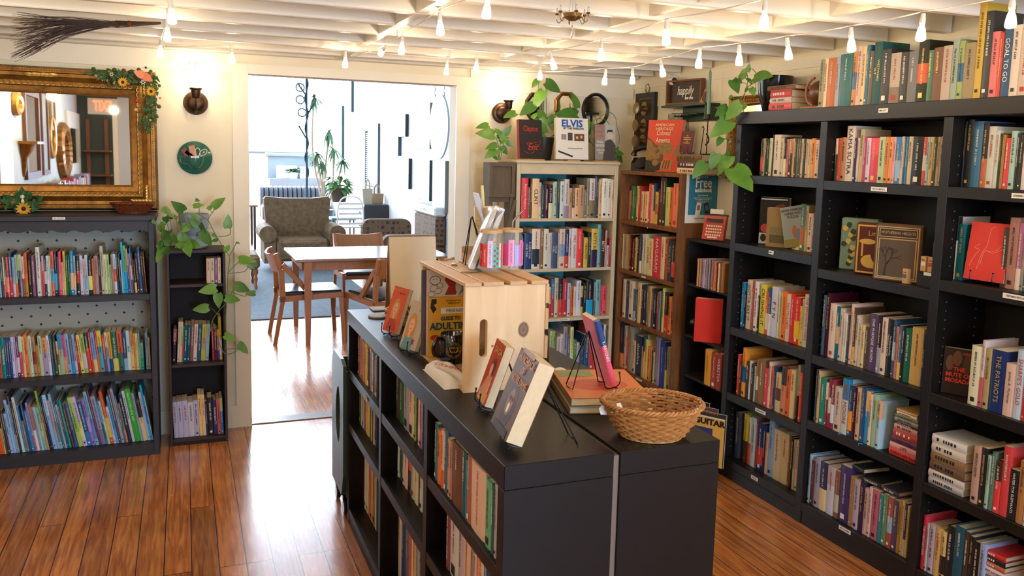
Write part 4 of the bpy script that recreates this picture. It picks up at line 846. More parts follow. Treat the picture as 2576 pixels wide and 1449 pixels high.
# ------------------------------------------------------------------ things on the far walls that only the mirror shows
def mirror_y(px): return 2 * (MY + .012) - at(px, 350, X=XL + .02).y
def wz(px, py): p = at(px, py, X=XL + .02); return p.z
def wall_frame(label, x0p, x1p, ytop, ybot, m, glass, w_=.05, name='framed_mirror', cat='mirror', dep=.03):
    a, c = mirror_y(x0p), mirror_y(x1p); pm = (x0p + x1p) / 2; z0, z1 = wz(pm, ybot), min(2.36, wz(pm, ytop)); y0, y1 = min(a, c), max(a, c)
    t = thing(name, label, cat, (XL + .001, (y0 + y1) / 2, (z0 + z1) / 2), R(90))
    b = MB(); W = (y1 - y0) / 2; H = (z1 - z0) / 2; b.frame(-W, W, -H, H, min(w_, W * .45), -dep, -.001); b.build('frame', m, t)
    q = min(w_, W * .45) - .004; b = MB(); b.box(-W + q, W - q, -.012, -.002, -H + q, H - q); b.build('glass', glass, t); return t
M_wframe = mat('white_carved_frame', '#dcd8cd', .5); M_dull = mat('grey_panel', '#8f9690', .6)
def px_struct(name, x0p, x1p, z0, z1, m):
    a, c = sorted((mirror_y(x0p), mirror_y(x1p))); b = MB(); b.box(XL + .001, XL + .03, a, c, z0, z1); return struct(b.build(name, m))
px_struct('trim_door_left', -6, 28, 0, 2.3, M_trim)
wall_frame('tall brown framed mirror seen in the gilt mirror', 64, 100, 226, 450, M_wood_m, M_mirror, .07)
wall_frame('narrow brown framed panel seen in the gilt mirror beside the tall brown one', 106, 122, 226, 440, M_wood_m, M_dull, .05)
wall_frame('small pale wooden frame high on the wall seen in the gilt mirror', 130, 141, 248, 328, mat('pale_wood', '#b49a70', .5), M_dull, .05, 'framed_picture', 'picture')
wall_frame('white carved framed mirror seen in the gilt mirror', 170, 200, 283, 452, M_wframe, M_mirror, .22)
def round_frame(label, x0p, x1p, ytop, ybot, m, scal=0, w_=.03, gl=None):
    a, c = sorted((mirror_y(x0p), mirror_y(x1p))); pm = (x0p + x1p) / 2; z0, z1 = wz(pm, ybot), min(2.36, wz(pm, ytop))
    t = thing('oval_mirror', label, 'mirror', (XL + .001, (a + c) / 2, (z0 + z1) / 2), R(90)); W, H = (c - a) / 2, (z1 - z0) / 2
    b = MB(); n = 64; b.tube([(math.cos(q) * (W - w_) * (1 + scal * math.cos(q * 24)), -.02, math.sin(q) * (H - w_) * (1 + scal * math.cos(q * 24))) for q in [2 * math.pi * k / n for k in range(n)]], w_, 8, closed=True); b.build('frame', m, t, smooth=True)
    b = MB(); b.lathe([(.0001, .012), (1, .012), (1, .004), (.0001, .004)], 40, sx=W - w_, sy=H - w_, M=Matrix.Rotation(R(90), 4, 'X')); b.build('glass', gl or M_mirror, t)
round_frame('round gilt mirror high on the wall seen in the gilt mirror', 36, 54, 232, 292, M_gilt2, .0, .04)
round_frame('tall oval mirror with scalloped gilt frame seen in the gilt mirror', 144, 169, 308, 452, M_gilt, .03, .07)
round_frame('slim gilt oval mirror seen in the gilt mirror between brown frames', 123, 137, 290, 400, M_gilt2, .0, .03)
t = thing('wall_bracket', 'carved gilt wall bracket seen in the gilt mirror', 'shelf bracket', (XL + .001, mirror_y(60), wz(60, 355)), R(90))
b = MB(); b.box(-.2, .2, -.16, 0, -.025, 0); b.build('top_board', M_gilt, t)
b = MB(); b.lathe([(.13, -.026), (.1, -.09), (.05, -.16), (.04, -.26), (.02, -.33), (.0001, -.34)], 16, a0=math.pi, a1=2 * math.pi, sy=.9); b.build('carved_corbel', M_gilt, t, smooth=True)
YFV = 2 * (MY + .012) - YF
fw = lambda px, py: at(px, py, Y=YFV)
p0, p1 = fw(220, 246), fw(297, 290)
t = thing('exit_sign', 'white lit EXIT sign seen reversed in the gilt mirror', 'exit sign', ((p0.x + p1.x) / 2, YF + .001, (p0.z + p1.z) / 2), R(180)); W, H = (p1.x - p0.x) / 2, min((p0.z - p1.z) / 2, .12)
b = MB(); b.bbox(-W, W, -.05, 0, -H, H, .006); b.build('sign_body', mat('white_plastic', '#d8d4cc', .5), t)
text('EXIT', H * 1.75, (0, -.0515, -.0), mat('red_lit_letters', '#ff5a3c', .5, emit='#ff4a2a', es=4), t, bold=.004, width=W * 1.35)
p0, p1 = fw(212, 300), fw(285, 462)
t = thing('ladder_shelf', 'brown ladder shelf against the dark green wall seen in the gilt mirror', 'shelf', ((p0.x + p1.x) / 2, YF + .02, 0)); W = (p1.x - p0.x) / 2
for x in (-W * .75, W * .6):
    b = MB(); b.box(x - .025, x + .025, .0, .03, 0, 2.05); b.build('upright', M_wood_m, t)
for z in (1.25, 1.6, .8, .4): b = MB(); b.box(-W, W, .03, .28, z - .02, z); b.build('shelf_board', M_wood_m, t)
b = MB(); b.box(fw(283, 300).x, fw(296, 300).x, YF + .001, YF + .03, 0, 2.12); struct(b.build('trim_door_front', M_trim))
b = MB(); b.box(fw(296, 300).x + .002, .39, YF + .001, YF + .006, 0, 2.38); struct(b.build('wall_front_panel', mat('pale_grey_panel', '#c3c8cc', .6)))
# low bookcase along that wall, its top row of books shows in the mirror
z = 1.115
yy0, yy1 = YF + .45, mirror_y(34)
b = MB(); b.box(XL + .001, XL + .25, yy0, yy1, 0, z); tag(b.build('low_bookcase', M_dkbrown), 'low dark bookcase along the opposite wall, seen only in the gilt mirror', 'bookcase')
y = yy1 - .05; k = 0; rm = random.Random(8); res = []
while y > yy0 + .1:
    w_ = rm.uniform(.03, .08); c = rm.choice(['222', 'b33', 'ccc', '543', '844', '88a', 'a86', '223', 'dcb'])
    if rm.random() < .8:
        o = book((XL + .2, y, z + .0006), R(-90) + math.pi, w_, rm.uniform(.12, .17), .13, True, c, nostroke=True, rnd=rm); res.append((o, colour_name(c), 'hardcover_book'))
        o.location.y = y - w_
    y -= w_ + .004
name_row(res, 'low bookcase reflected in the gilt mirror', 'near end')
# ================================================================== things on the island
IZT = IZ + .0006
def pine():
    m = mat('knotty_pine', '#e3c193', .5); nt = m.node_tree; N = nt.nodes; K = nt.links; b = N['Principled BSDF']
    tc = N.new('ShaderNodeTexCoord'); mp = N.new('ShaderNodeMapping'); K.new(tc.outputs['Object'], mp.inputs[0]); mp.inputs['Scale'].default_value = (1, 1, .12)
    n = N.new('ShaderNodeTexNoise'); n.inputs['Scale'].default_value = 28; n.inputs['Detail'].default_value = 3; n.inputs['Distortion'].default_value = .4; K.new(mp.outputs[0], n.inputs[0])
    rp = N.new('ShaderNodeValToRGB'); K.new(n.outputs[0], rp.inputs[0]); e = rp.color_ramp.elements
    e[0].position = .2; e[0].color = (*lin('#d9b485'), 1); e[1].position = .8; e[1].color = (*lin('#ecd0a4'), 1)
    last = rp.outputs[0]
    for (kx, kz, sx, sz, dark) in ((.187, .183, .026, .034, '#63452f'), (.088, .138, .006, .006, '#5f3413')):
        v = N.new('ShaderNodeVectorMath'); v.operation = 'SUBTRACT'; K.new(tc.outputs['Object'], v.inputs[0]); v.inputs[1].default_value = (kx, 0, kz)
        d = N.new('ShaderNodeVectorMath'); d.operation = 'MULTIPLY'; K.new(v.outputs[0], d.inputs[0]); d.inputs[1].default_value = (1 / sx, 0, 1 / sz)
        l = N.new('ShaderNodeVectorMath'); l.operation = 'LENGTH'; K.new(d.outputs[0], l.inputs[0])
        ad = N.new('ShaderNodeMath'); ad.operation = 'MULTIPLY_ADD'; K.new(n.outputs[0], ad.inputs[0]); ad.inputs[1].default_value = .5; K.new(l.outputs['Value'], ad.inputs[2])
        r2 = N.new('ShaderNodeValToRGB'); K.new(ad.outputs[0], r2.inputs[0]); q = r2.color_ramp.elements; q[0].position = .0; q[0].color = (1, 1, 1, 1); q[1].position = 1.0; q[1].color = (0, 0, 0, 1)
        for p_, c_ in ((.55, .8), (.8, .95), (.95, .25)): z_ = q.new(p_); z_.color = (c_, c_, c_, 1)
        mx = N.new('ShaderNodeMix'); mx.data_type = 'RGBA'; K.new(r2.outputs[0], mx.inputs[0]); K.new(last, mx.inputs[6]); mx.inputs[7].default_value = (*lin(dark), 1); last = mx.outputs[2]
    K.new(last, b.inputs['Base Color']); return m
M_pine = pine(); M_pine2 = mat('pine_slat', '#dcb07c', .5, noise=.25, nscale=30, stretch=(5, .5, 5))
CX0, CX1, CY0, CY1, CZ1 = .763, 1.020, 2.284, 2.774, 1.322
t = thing('wooden_crate', 'knotty pine crate standing on end of the black island, slatted top with drink glasses', 'crate', (CX0, CY0, IZT)); H = CZ1 - .012 - IZT; W = CX1 - CX0
def slot_panel(y0, y1):
    b = MB(); cx, cz, hw, hh = .059, .163, .0125, .058; n = 24; inn = []; out = []
    for k in range(n):
        a = 2 * math.pi * k / n; ca, sa = math.cos(a), math.sin(a)
        inn.append((cx + hw * ca, cz + (hh - hw) * (1 if sa > 1e-6 else -1 if sa < -1e-6 else 0) + hw * sa))
        tx = (W - cx) / ca if ca > 1e-6 else (-cx) / ca if ca < -1e-6 else 1e9; tz = (H - cz) / sa if sa > 1e-6 else -cz / sa if sa < -1e-6 else 1e9
        s_ = min(tx, tz); out.append((cx + ca * s_, cz + sa * s_))
    out2 = []
    for k in range(n):
        out2.append(out[k]); a, c = out[k], out[(k + 1) % n]
    vs = [(x, y, z) for y in (y0, y1) for L_ in (inn, out) for x, z in L_]; fs = []
    for k in range(n):
        j = (k + 1) % n; fs += [(k, j, n + j, n + k), (2 * n + k, 3 * n + k, 3 * n + j, 2 * n + j), (k, 2 * n + k, 2 * n + j, j), (n + k, n + j, 3 * n + j, 3 * n + k)]
    b.add(vs, fs)
    # square off the four corners that the fan misses
    for (X_, Z_) in ((0, 0), (W, 0), (W, H), (0, H)):
        best = sorted(range(n), key=lambda k: math.hypot(out[k][0] - X_, out[k][1] - Z_)); k = best[0]
        c2 = [q for q in ((k + 1) % n, (k - 1) % n) if (abs(out[q][0] - X_) < 1e-6) != (abs(out[k][0] - X_) < 1e-6) or (abs(out[q][1] - Z_) < 1e-6) != (abs(out[k][1] - Z_) < 1e-6)]
        if not c2: continue
        p, q = out[k], out[c2[0]]; b.add([(p[0], y0, p[1]), (X_, y0, Z_), (q[0], y0, q[1]), (p[0], y1, p[1]), (X_, y1, Z_), (q[0], y1, q[1])], [(0, 1, 2), (5, 4, 3), (0, 3, 4, 1), (1, 4, 5, 2)])
    return b
slot_panel(0, .018).build('end_panel', M_pine, t)
b = slot_panel(CY1 - CY0 - .018, CY1 - CY0); b.build('end_panel', M_pine, t)
for x0, x1 in ((-.004, .048), (.054, .118), (.138, .193), (.207, W + .006)): b = MB(); b.bbox(x0, x1, -.008, CY1 - CY0 + .008, H + .0003, H + .012, .001); b.build('top_slat', M_pine2, t)
for z0, z1 in ((.004, .07), (.09, .16), (.18, .245), (.262, H)): b = MB(); b.bbox(W + .0003, W + .011, -.004, CY1 - CY0 + .004, z0, z1, .001); b.build('side_slat', M_pine2, t)
for x0, x1 in ((.001, .06), (.07, .13), (.14, .19), (.20, W - .001)): b = MB(); b.bbox(x0, x1, .0185, CY1 - CY0 - .0185, .0, .01, .001); b.build('bottom_slat', M_pine2, t)
CF = IZT + .0105
def flat_cover(name, label, cat, loc, w, h, t_, rz, tilt, cover, side='e8dfcb', group=None, hard=False, sc='443'):
    """a book shown face out: local frame centred at the bottom edge, cover facing -Y, leaning back by tilt"""
    b = MB(); b.box(-w / 2, w / 2, -t_, -t_ + .0012, 0, h, 0); b.box(-w / 2, w / 2, -.0012, 0, 0, h, 1); b.box(-w / 2, -w / 2 + .0012, -t_ + .0012, -.0012, 0, h, 1)
    o = b.build(name, [cm(cover, .5), cm(sc, .5)]); o.location = loc; o.rotation_euler = (R(-tilt), 0, rz); tag(o, label, cat, group)
    p = MB(); p.box(-w / 2 + .0014, w / 2 - (.003 if hard else .0006), -t_ + .0013, -.0013, .002 if hard else .0004, h - (.002 if hard else .0004)); p.build('page_block', M_page if side[0] == 'e' else M_pagew, o); o['ft'] = t_
    return o
def art(o, polys, y=None):
    """printed shapes on the cover"""
    t_ = o['ft']
    for i, (m, pl) in enumerate(polys):
        b = MB(); yy = -t_ - .0002 * (i + 1)
        n = len(pl); b.add([(x, yy, z) for x, z in pl] , [tuple(range(n))]); b.build('cover_print', m, o, flip=False)
def ell(cx, cz, rx, rz_, n=22): return [(cx + rx * math.cos(2 * math.pi * k / n), cz + rz_ * math.sin(2 * math.pi * k / n)) for k in range(n)]
def rect(x0, x1, z0, z1): return [(x0, z0), (x1, z0), (x1, z1), (x0, z1)]
def ctext(o, s, size, x, z, m, al='CENTER', width=None, bold=0, sx=1, k=12, shear=0): return text(s, size, (x, -o['ft'] - .0002 * k, z), m, o, al=al, width=width, bold=bold, sx=sx, shear=shear)
M_hair = mat('printed_blond', '#c08b4a', .4); M_skin = mat('printed_skin', '#e2a98a', .4); M_skin2 = mat('printed_skin_shade', '#c98a6c', .4)
def portrait(o, cx, cz, s, hair=M_hair, top=None):
    P = [(hair, ell(cx, cz, s * .62, s * .95)), (hair, rect(cx - s * .62, cx + s * .62, cz - s * 1.5, cz)), (M_skin, ell(cx, cz - .05 * s, s * .38, s * .55)), (M_skin, rect(cx - s * .15, cx + s * .15, cz - s * 1.1, cz - s * .4)), (top or cm('b54'), [(cx - s * .75, cz - s * 2), (cx + s * .75, cz - s * 2), (cx + s * .5, cz - s), (cx - s * .5, cz - s)])]
    P += [(M_dk, ell(cx + q * s * .16, cz + .05 * s, s * .06, s * .035, 10)) for q in (-1, 1)] + [(cm('b4444a'), ell(cx, cz - .30 * s, s * .11, s * .04, 12)), (M_skin2, [(cx, cz + .02 * s), (cx + .05 * s, cz - .16 * s), (cx - .02 * s, cz - .16 * s)])]
    art(o, P)
M_wire = mat('black_wire', '#141414', .35, metal=.4)
def easel(name, label, c, rz, tilt, w, back, h, group='black wire easels on the island', lift=.012):
    """two-legged wire easel; the book leans on it; local: faces -Y"""
    t = thing(name, label, 'easel', c, rz, group); sn, cs_ = math.sin(R(tilt)), math.cos(R(tilt))
    for s in (-1, 1):
        x = s * w
        top = Vector((x * .12, h * sn + .006, lift + h * cs_))
        b = MB(); b.tube(smooth_path([(x, -.034, lift + .034), (x, -.036, lift + .006), (x, -.02, lift - .007), (x, .004, lift - .008), (x * .8, .006 + .1 * h * sn + .002, lift + .1 * h * cs_), top], 5), .0019, 6); b.ball((x, -.034, lift + .036), .0036, 8); b.build('front_leg', M_wire, t)
        b = MB(); b.tube([top + Vector((0, .003, -.004)), (x * .9, back, .0022), (x * .1, back + .004, .0022)] if s > 0 else [top + Vector((0, .003, -.004)), (x * .9, back, .0022), (x * .1, back + .004, .0022)], .0019, 6); b.build('back_leg', M_wire, t)
        b = MB(); b.tube([(x, -.02, lift - .0075), (x, -.03, .002)], .0019, 6); b.build('foot', M_wire, t)
    return t
def easel_book(name, label, p, rz, tilt, w, h, t_, cover, sc='543', el='black wire easel', back=.1, eh=.13, lift=.012, **k):
    Rz = Matrix.Rotation(rz, 3, 'Z')
    e = easel('wire_easel', el, (p[0], p[1], p[2]), rz, tilt, w * .28, back, eh, lift=lift)
    o = flat_cover(name, label, k.pop('cat', 'paperback'), Vector(p) + Rz @ Vector((0, -.0035, lift + .0003)), w, h, t_, rz, tilt, cover, sc=sc, **k)
    return o
# paperbacks on easels along the aisle edge
F = -R(73)
o = easel_book('paperback_book', 'orange-red paperback with a blonde girl on a wire easel by the coasters', (.745, 3.10, IZT), F, 19, .105, .178, .018, 'd2553a', el='black wire easel holding the orange-red paperback by the coasters')
portrait(o, 0, .095, .042, top=cm('a8473a')); ctext(o, 'MIDNIGHT', .010, -.02, .166, M_gold, width=.05); ctext(o, 'Super Sneak', .012, .02, .155, cm('357'), width=.05)
o = easel_book('paperback_book', 'pale blue paperback behind the girl-with-finger-to-lips one, on an easel', (.80, 2.93, IZT), F, 17, .105, .20, .008, 'a9c3d4', el='black wire easel holding the pale blue paperback', back=.09)
portrait(o, 0, .09, .04, top=cm('457'))
o = easel_book('paperback_book', 'paperback of a blonde girl with finger to lips, on an easel', (.742, 2.815, IZT), F, 19, .105, .172, .016, 'b8a89a', el='black wire easel holding the paperback of the girl with a finger to her lips')
portrait(o, -.012, .085, .045, top=cm('68909a')); ctext(o, 'Keeping\nSecrets', .013, .028, .148, M_red, width=.045); art(o, [(M_skin, rect(-.016, -.008, .03, .075)), (cm('8c2f6a'), [(.02 + (.016 if k % 2 else .007) * math.cos(k * .628), .028 + (.016 if k % 2 else .007) * math.sin(k * .628)) for k in range(10)])])
o = easel_book('paperback_book', 'red paperback with yellow lettering on a wire easel at the crate end', (.790, 2.13, IZT), -R(97), 19, .105, .176, .026, 'b0392c', el='black wire easel holding the red paperback at the crate end', sc='b0392c')
ctext(o, 'SAGA', .026, .012, .150, M_gold, width=.07); art(o, [(cm('e0a04a'), [(-.04, 0), (.035, 0), (.045, .03), (-.05, .03)]), (cm('5a2a1a'), ell(.01, .1, .022, .03)), (M_skin, ell(.0, .094, .013, .018)), (M_skin2, [(-.045, .02), (.01, .02), (.02, .085), (-.01, .075)]), (cm('d98a4a'), [(.0, .03), (.04, .03), (.035, .085), (.018, .075)])])
o = easel_book('paperback_book', 'thick worn brown paperback with an open-mouthed face, on the easel at the island front', (.752, 1.84, IZT), -R(97), 22, .155, .205, .045, '5b3a24', sc='7a4f2c', el='black wire easel holding the thick brown paperback at the island front', back=.15, eh=.16, lift=.016)
ctext(o, 'HUNCHBACK\nOF\nNOTRE DAME', .026, .005, .160, cm('d0883a'), width=.115); art(o, [(cm('3a2416'), ell(0, .07, .045, .06)), (cm('8a6040'), ell(.0, .078, .024, .034)), (M_lt, ell(.0, .064, .008, .013)), (M_dk, ell(-.009, .088, .006, .006)), (M_dk, ell(.009, .088, .006, .006)), (cm('2a1a10'), rect(-.06, .06, .0, .02)), (cm('9a6a34'), rect(-.05, .05, .2, .212))])
# TWITCHES on the far unit, faces the other aisle, leaning on its easel
Fb = R(82)
e = easel('wire_easel', 'black wire easel holding the thin pink-spined paperback over the flat books', (1.128, 2.09, IZT + .046), Fb, 17, .034, .105, .16)
o = book(Vector((1.128, 2.09, IZT + .0585)) + Matrix.Rotation(Fb, 3, 'Z') @ Vector((-.0, -.0035, 0)), 0, .016, .20, .125, False, 'd4506a', '27407a', title='T-WITCHES', label='thin pink-spined paperback leaning on the wire easel over the orange flat book', tcol=M_lt, band=2)
o.rotation_euler = (Matrix.Rotation(Fb, 4, 'Z') @ Matrix.Rotation(R(-17), 4, 'X') @ Matrix.Rotation(R(-90), 4, 'Z')).to_euler()
o.location = Vector((1.128, 2.09, IZT + .0585)) + Matrix.Rotation(Fb, 3, 'Z') @ Vector((-.06, -.0035, 0))
# dark slim book standing against the far crate side
o = book((1.040, 2.36, IZT + .0006), 0, .014, .24, .16, False, '2c1d18', None, label='slim dark brown book leaning against the crate on its far side', rot=(0, R(-4), R(6)))
o.location = (1.052, 2.33, IZT + .0006)
# two flat books under that easel
for (nm, lb, z, th, cv, ins, w_, d_) in (('flat_book', 'pale blue flat book lying under the orange one on the island', IZT, .020, '8fa3ad', 0, .24, .31), ('flat_book', 'large flat book with orange cover lying under the wire easel on the island', IZT + .0206, .024, 'd97a3a', .006, .232, .30)):
    t = MB(); t.box(-w_ / 2, w_ / 2, -d_ / 2, d_ / 2, th - .002, th, 0); t.box(-w_ / 2, w_ / 2, -d_ / 2, d_ / 2, 0, .002, 1); t.box(-w_ / 2, -w_ / 2 + .002, -d_ / 2, d_ / 2, .002, th - .002, 1)
    o = t.build(nm, [cm(cv, .3), cm('7b5a2c')]); o.location = (1.135, 2.13, z); o.rotation_euler = (0, 0, R(-14)); tag(o, lb, 'hardcover')
    p = MB(); p.box(-w_ / 2 + .0022, w_ / 2 - .003, -d_ / 2 + .003, d_ / 2 - .003, .0022, th - .0022); p.build('page_block', M_page, o)
    if ins:
        p = MB(); p.add([(x, y, th + .0003) for x, y in ell(-.01, -.02, .09, .06)], [tuple(range(22))]); p.build('cover_print', cm('c24a22'), o, flip=False)
        p = MB(); p.add([(x, y, th + .0003) for x, y in rect(-.11, .0, .07, .14)], [(0, 1, 2, 3)]); p.build('cover_print', cm('7a8a4a'), o, flip=False)
# stickers lying behind them
for (x, y, c, a, lb) in ((1.10, 2.47, '3a2a3a', .3, 'dark sticker lying on the island behind the flat books'), (1.15, 2.44, 'e6dcd0', 1.1, 'white sticker lying on the island behind the flat books'), (1.12, 2.425, 'd8a48a', 2.0, 'pink sticker lying on the island behind the flat books')):
    b = MB(); b.prism([(.035 * math.cos(q) * (1 + .18 * math.cos(3 * q)), .024 * math.sin(q)) for q in [k * .42 for k in range(15)]], 0, .0012, 'z'); o = tag(b.build('sticker', cm(c)), lb, 'sticker', 'stickers behind the flat books'); o.location = (x, y, IZT + .0006 + .0014 * (c == 'd8a48a') + .003 * 0); o.rotation_euler = (0, 0, a)
# oval wicker basket with a white card
basket('wicker_basket', 'large honey-coloured oval wicker basket at the front of the black island', (1.108, 1.79, IZT), .125, .104, .082, .36, R(-24), M_wick, M_wick2, nst=32, rows=11, amp=.0038)
b = MB(); b.prism([(-.03, -.012), (.028, -.012), (.03, .002), (.022, .02), (.012, .018), (.014, .004), (.0, .004), (-.008, .016), (-.024, .016), (-.034, .004)], -.0006, .0006, 'y')
o = tag(b.build('price_tag', cm('eeeeF0')), 'white curled cut-out card lying in the honey wicker basket', 'card'); o.location = at(1540, 1032, Z=1.055); o.rotation_euler = (R(-35), 0, R(-20))
# books, mug and folded shirt in the crate mouth
o = flat_cover('hardcover_book', 'yellow hardcover guide journal standing in the pine crate behind the black mug', 'hardcover', (.848, 2.706, CF + .0006), .153, .205, .014, 0, 2, 'e2a92a', sc='c98e1c', hard=True)
ctext(o, 'An Intensely Funny\nGuided Journal', .0085, .01, .189, M_dk, width=.07); art(o, [(M_lt, rect(-.035, .066, .148, .169)), (M_dk, [(-.068, .2), (-.05, .2), (-.05, .185), (-.06, .18), (-.05, .165), (-.062, .15), (-.072, .17)])])
ctext(o, 'F\u00b7R\u00b7I\u00b7E\u00b7N\u00b7D\u00b7S', .017, .016, .158, M_dk, width=.088, shear=.1); ctext(o, 'GUIDE TO', .019, .0, .131, cm('1f3f44'), width=.07, bold=.0006); ctext(o, 'ADULTING', .034, .004, .104, cm('1f4f52'), width=.14, bold=.0012)
art(o, [(cm('c0392b'), ell(-.055, .066, .017, .010)), (cm('5b3c28'), rect(-.06, .07, 0, .06)), (M_skin, ell(-.03, .05, .01, .014))])
o = flat_cover('hardcover_book', 'line-art colouring book with a red-haired figure, tallest in the pine crate', 'hardcover', (.842, 2.7235, CF + .0006), .150, .300, .012, 0, 1, 'd9d5cf', sc='a52a2a', hard=True)
P = [(cm('a5332a'), [(-.01, .21), (.03, .21), (.045, .24), (.03, .262), (.02, .29), (.0, .286), (-.012, .262), (.004, .24)]), (cm('c5c2c0'), ell(.06, .24, .032, .042))]
for (cx, cz, r_) in ((-.045, .262, .02), (-.05, .235, .014), (-.035, .225, .012), (-.06, .215, .012), (-.028, .245, .010)):
    P.append((M_dk, ell(cx, cz, r_, r_ * .8))); P.append((cm('e2deda'), ell(cx, cz, r_ * .9, r_ * .7)))
for (x, z) in ((-.052, .266), (-.04, .266)): P.append((M_dk, ell(x, z, .0018, .0018, 8)))
art(o, P)
for k in range(7):
    b = MB(); b.tube(smooth_path([(.035 + k * .003, -.0145, .205 + k * .004), (.05 + k * .004, -.0148, .23), (.046 + k * .004, -.0145, .262 - k * .003)]), .0004, 4); b.build('cover_print', M_dk, o)
o = flat_cover('hardcover_book', 'dark grey board book edge-on behind the books in the pine crate', 'hardcover', (.83, 2.7395, CF + .0006), .150, .296, .012, R(3), 1, '55565c', sc='3c3d44', hard=True)
M_mug = mat('black_glaze', '#0d0d0e', .10, coat=.6)
t = thing('coffee_mug', 'glossy black mug with a gold round emblem in the mouth of the pine crate', 'mug', (.832, 2.615, CF + .0006))
b = MB(); b.lathe([(.0001, .004), (.034, .004), (.037, .008), (.038, .094), (.0405, .098), (.042, .096), (.0425, .012), (.039, .003), (.032, .0), (.0001, 0)], 40); b.build('mug_body', M_mug, t, smooth=True)
b = MB(); b.tube(smooth_path([(-.040, -.012, .082), (-.060, -.018, .084), (-.074, -.022, .062), (-.070, -.021, .034), (-.041, -.012, .02)], 8), .0062, 10); b.build('mug_handle', M_mug, t, smooth=True)
M_goldp = mat('gold_print', '#caa648', .35, metal=.3)
def oncyl(b, pts, r_, a0, zc, mi=0, w_=.001):
    b.tube([((r_ + .0004) * math.sin(a0 + x / r_), -(r_ + .0004) * math.cos(a0 + x / r_), zc + z) for x, z in pts], w_, 4, mi)
b = MB(); A0 = R(-12)
oncyl(b, [(.026 * math.cos(q), .026 * math.sin(q)) for q in [k * .2 for k in range(32)] + [0]], .0428, A0, .048, w_=.0006); oncyl(b, [(.022 * math.cos(q), .022 * math.sin(q)) for q in [k * .2 for k in range(32)] + [0]], .0428, A0, .048, w_=.0005)
for z in (-.018, .018): oncyl(b, [(-.012, z), (.012, z)], .0428, A0, .048, w_=.0006)
oncyl(b, [(-.016, .006), (-.006, -.009), (0, -.005), (.006, -.009), (.016, .006)], .0428, A0, .048, w_=.0008)
b.build('round_emblem', M_goldp, t)
for s, z, sz in (('BOOK', .056, .011), ('CELLAR', .044, .009)):
    n = len(s)
    for i, ch in enumerate(s):
        a = A0 + (i - (n - 1) / 2) * sz * .82 / .043
        cu = text(ch, sz, (0, 0, 0), M_goldp, t, ext=.0003); mm = (Matrix.Rotation(a, 4, 'Z') @ Matrix.Translation((0, -.0431, z)) @ FR.to_4x4()); cu.matrix_local = mm
M_cloth = mat('white_jersey', '#e6dcd2', .8, bump=.25, bscale=300)
t = thing('folded_shirt', 'folded white shirt with red lettering at the mouth of the pine crate', 'shirt', (.775, 2.46, IZT))
b = MB(); nx, ny = 16, 28; vs = []; rs = random.Random(3)
for j in range(ny + 1):
    for i in range(nx + 1):
        u, v = i / nx * 2 - 1, j / ny * 2 - 1; e = (1 - abs(u) ** 4) * (1 - abs(v) ** 6)
        x = u * .044 * (1 - .12 * v * v) - .012; y = v * .125
        z = .034 * max(0, e) ** .4 + .006 * math.sin(u * 5 + v * 3) * e + .008 * e * math.exp(-((v - .2 + u * .3) / .18) ** 2)
        vs.append((x, y, z))
b.add(vs, [(j * (nx + 1) + i, j * (nx + 1) + i + 1, (j + 1) * (nx + 1) + i + 1, (j + 1) * (nx + 1) + i) for j in range(ny) for i in range(nx)])
n0 = len(vs); b.add([(-.056, -.125, .0), (.032, -.125, 0), (.032, .125, 0), (-.056, .125, 0)], [(3, 2, 1, 0)])
b.build('folded_cloth', M_cloth, t, smooth=True)
lt = text('Librarians', .030, (-.012, -.04, .049), cm('b23a30', .7), t); lt.matrix_local = Matrix.Translation((-.018, -.03, .0475)) @ Matrix.Rotation(R(-62), 4, 'Z') @ Matrix.Rotation(R(8), 4, 'X') @ Matrix.Diagonal((.85, 1, 1, 1))
b = MB(); b.add([(.0 + .018 * math.cos(q), .055 + .02 * math.sin(q), .0475) for q in [k * .6 for k in range(10)]], [tuple(range(10))]); b.build('blue_print', cm('2b3f6b', .7), t, flip=False)
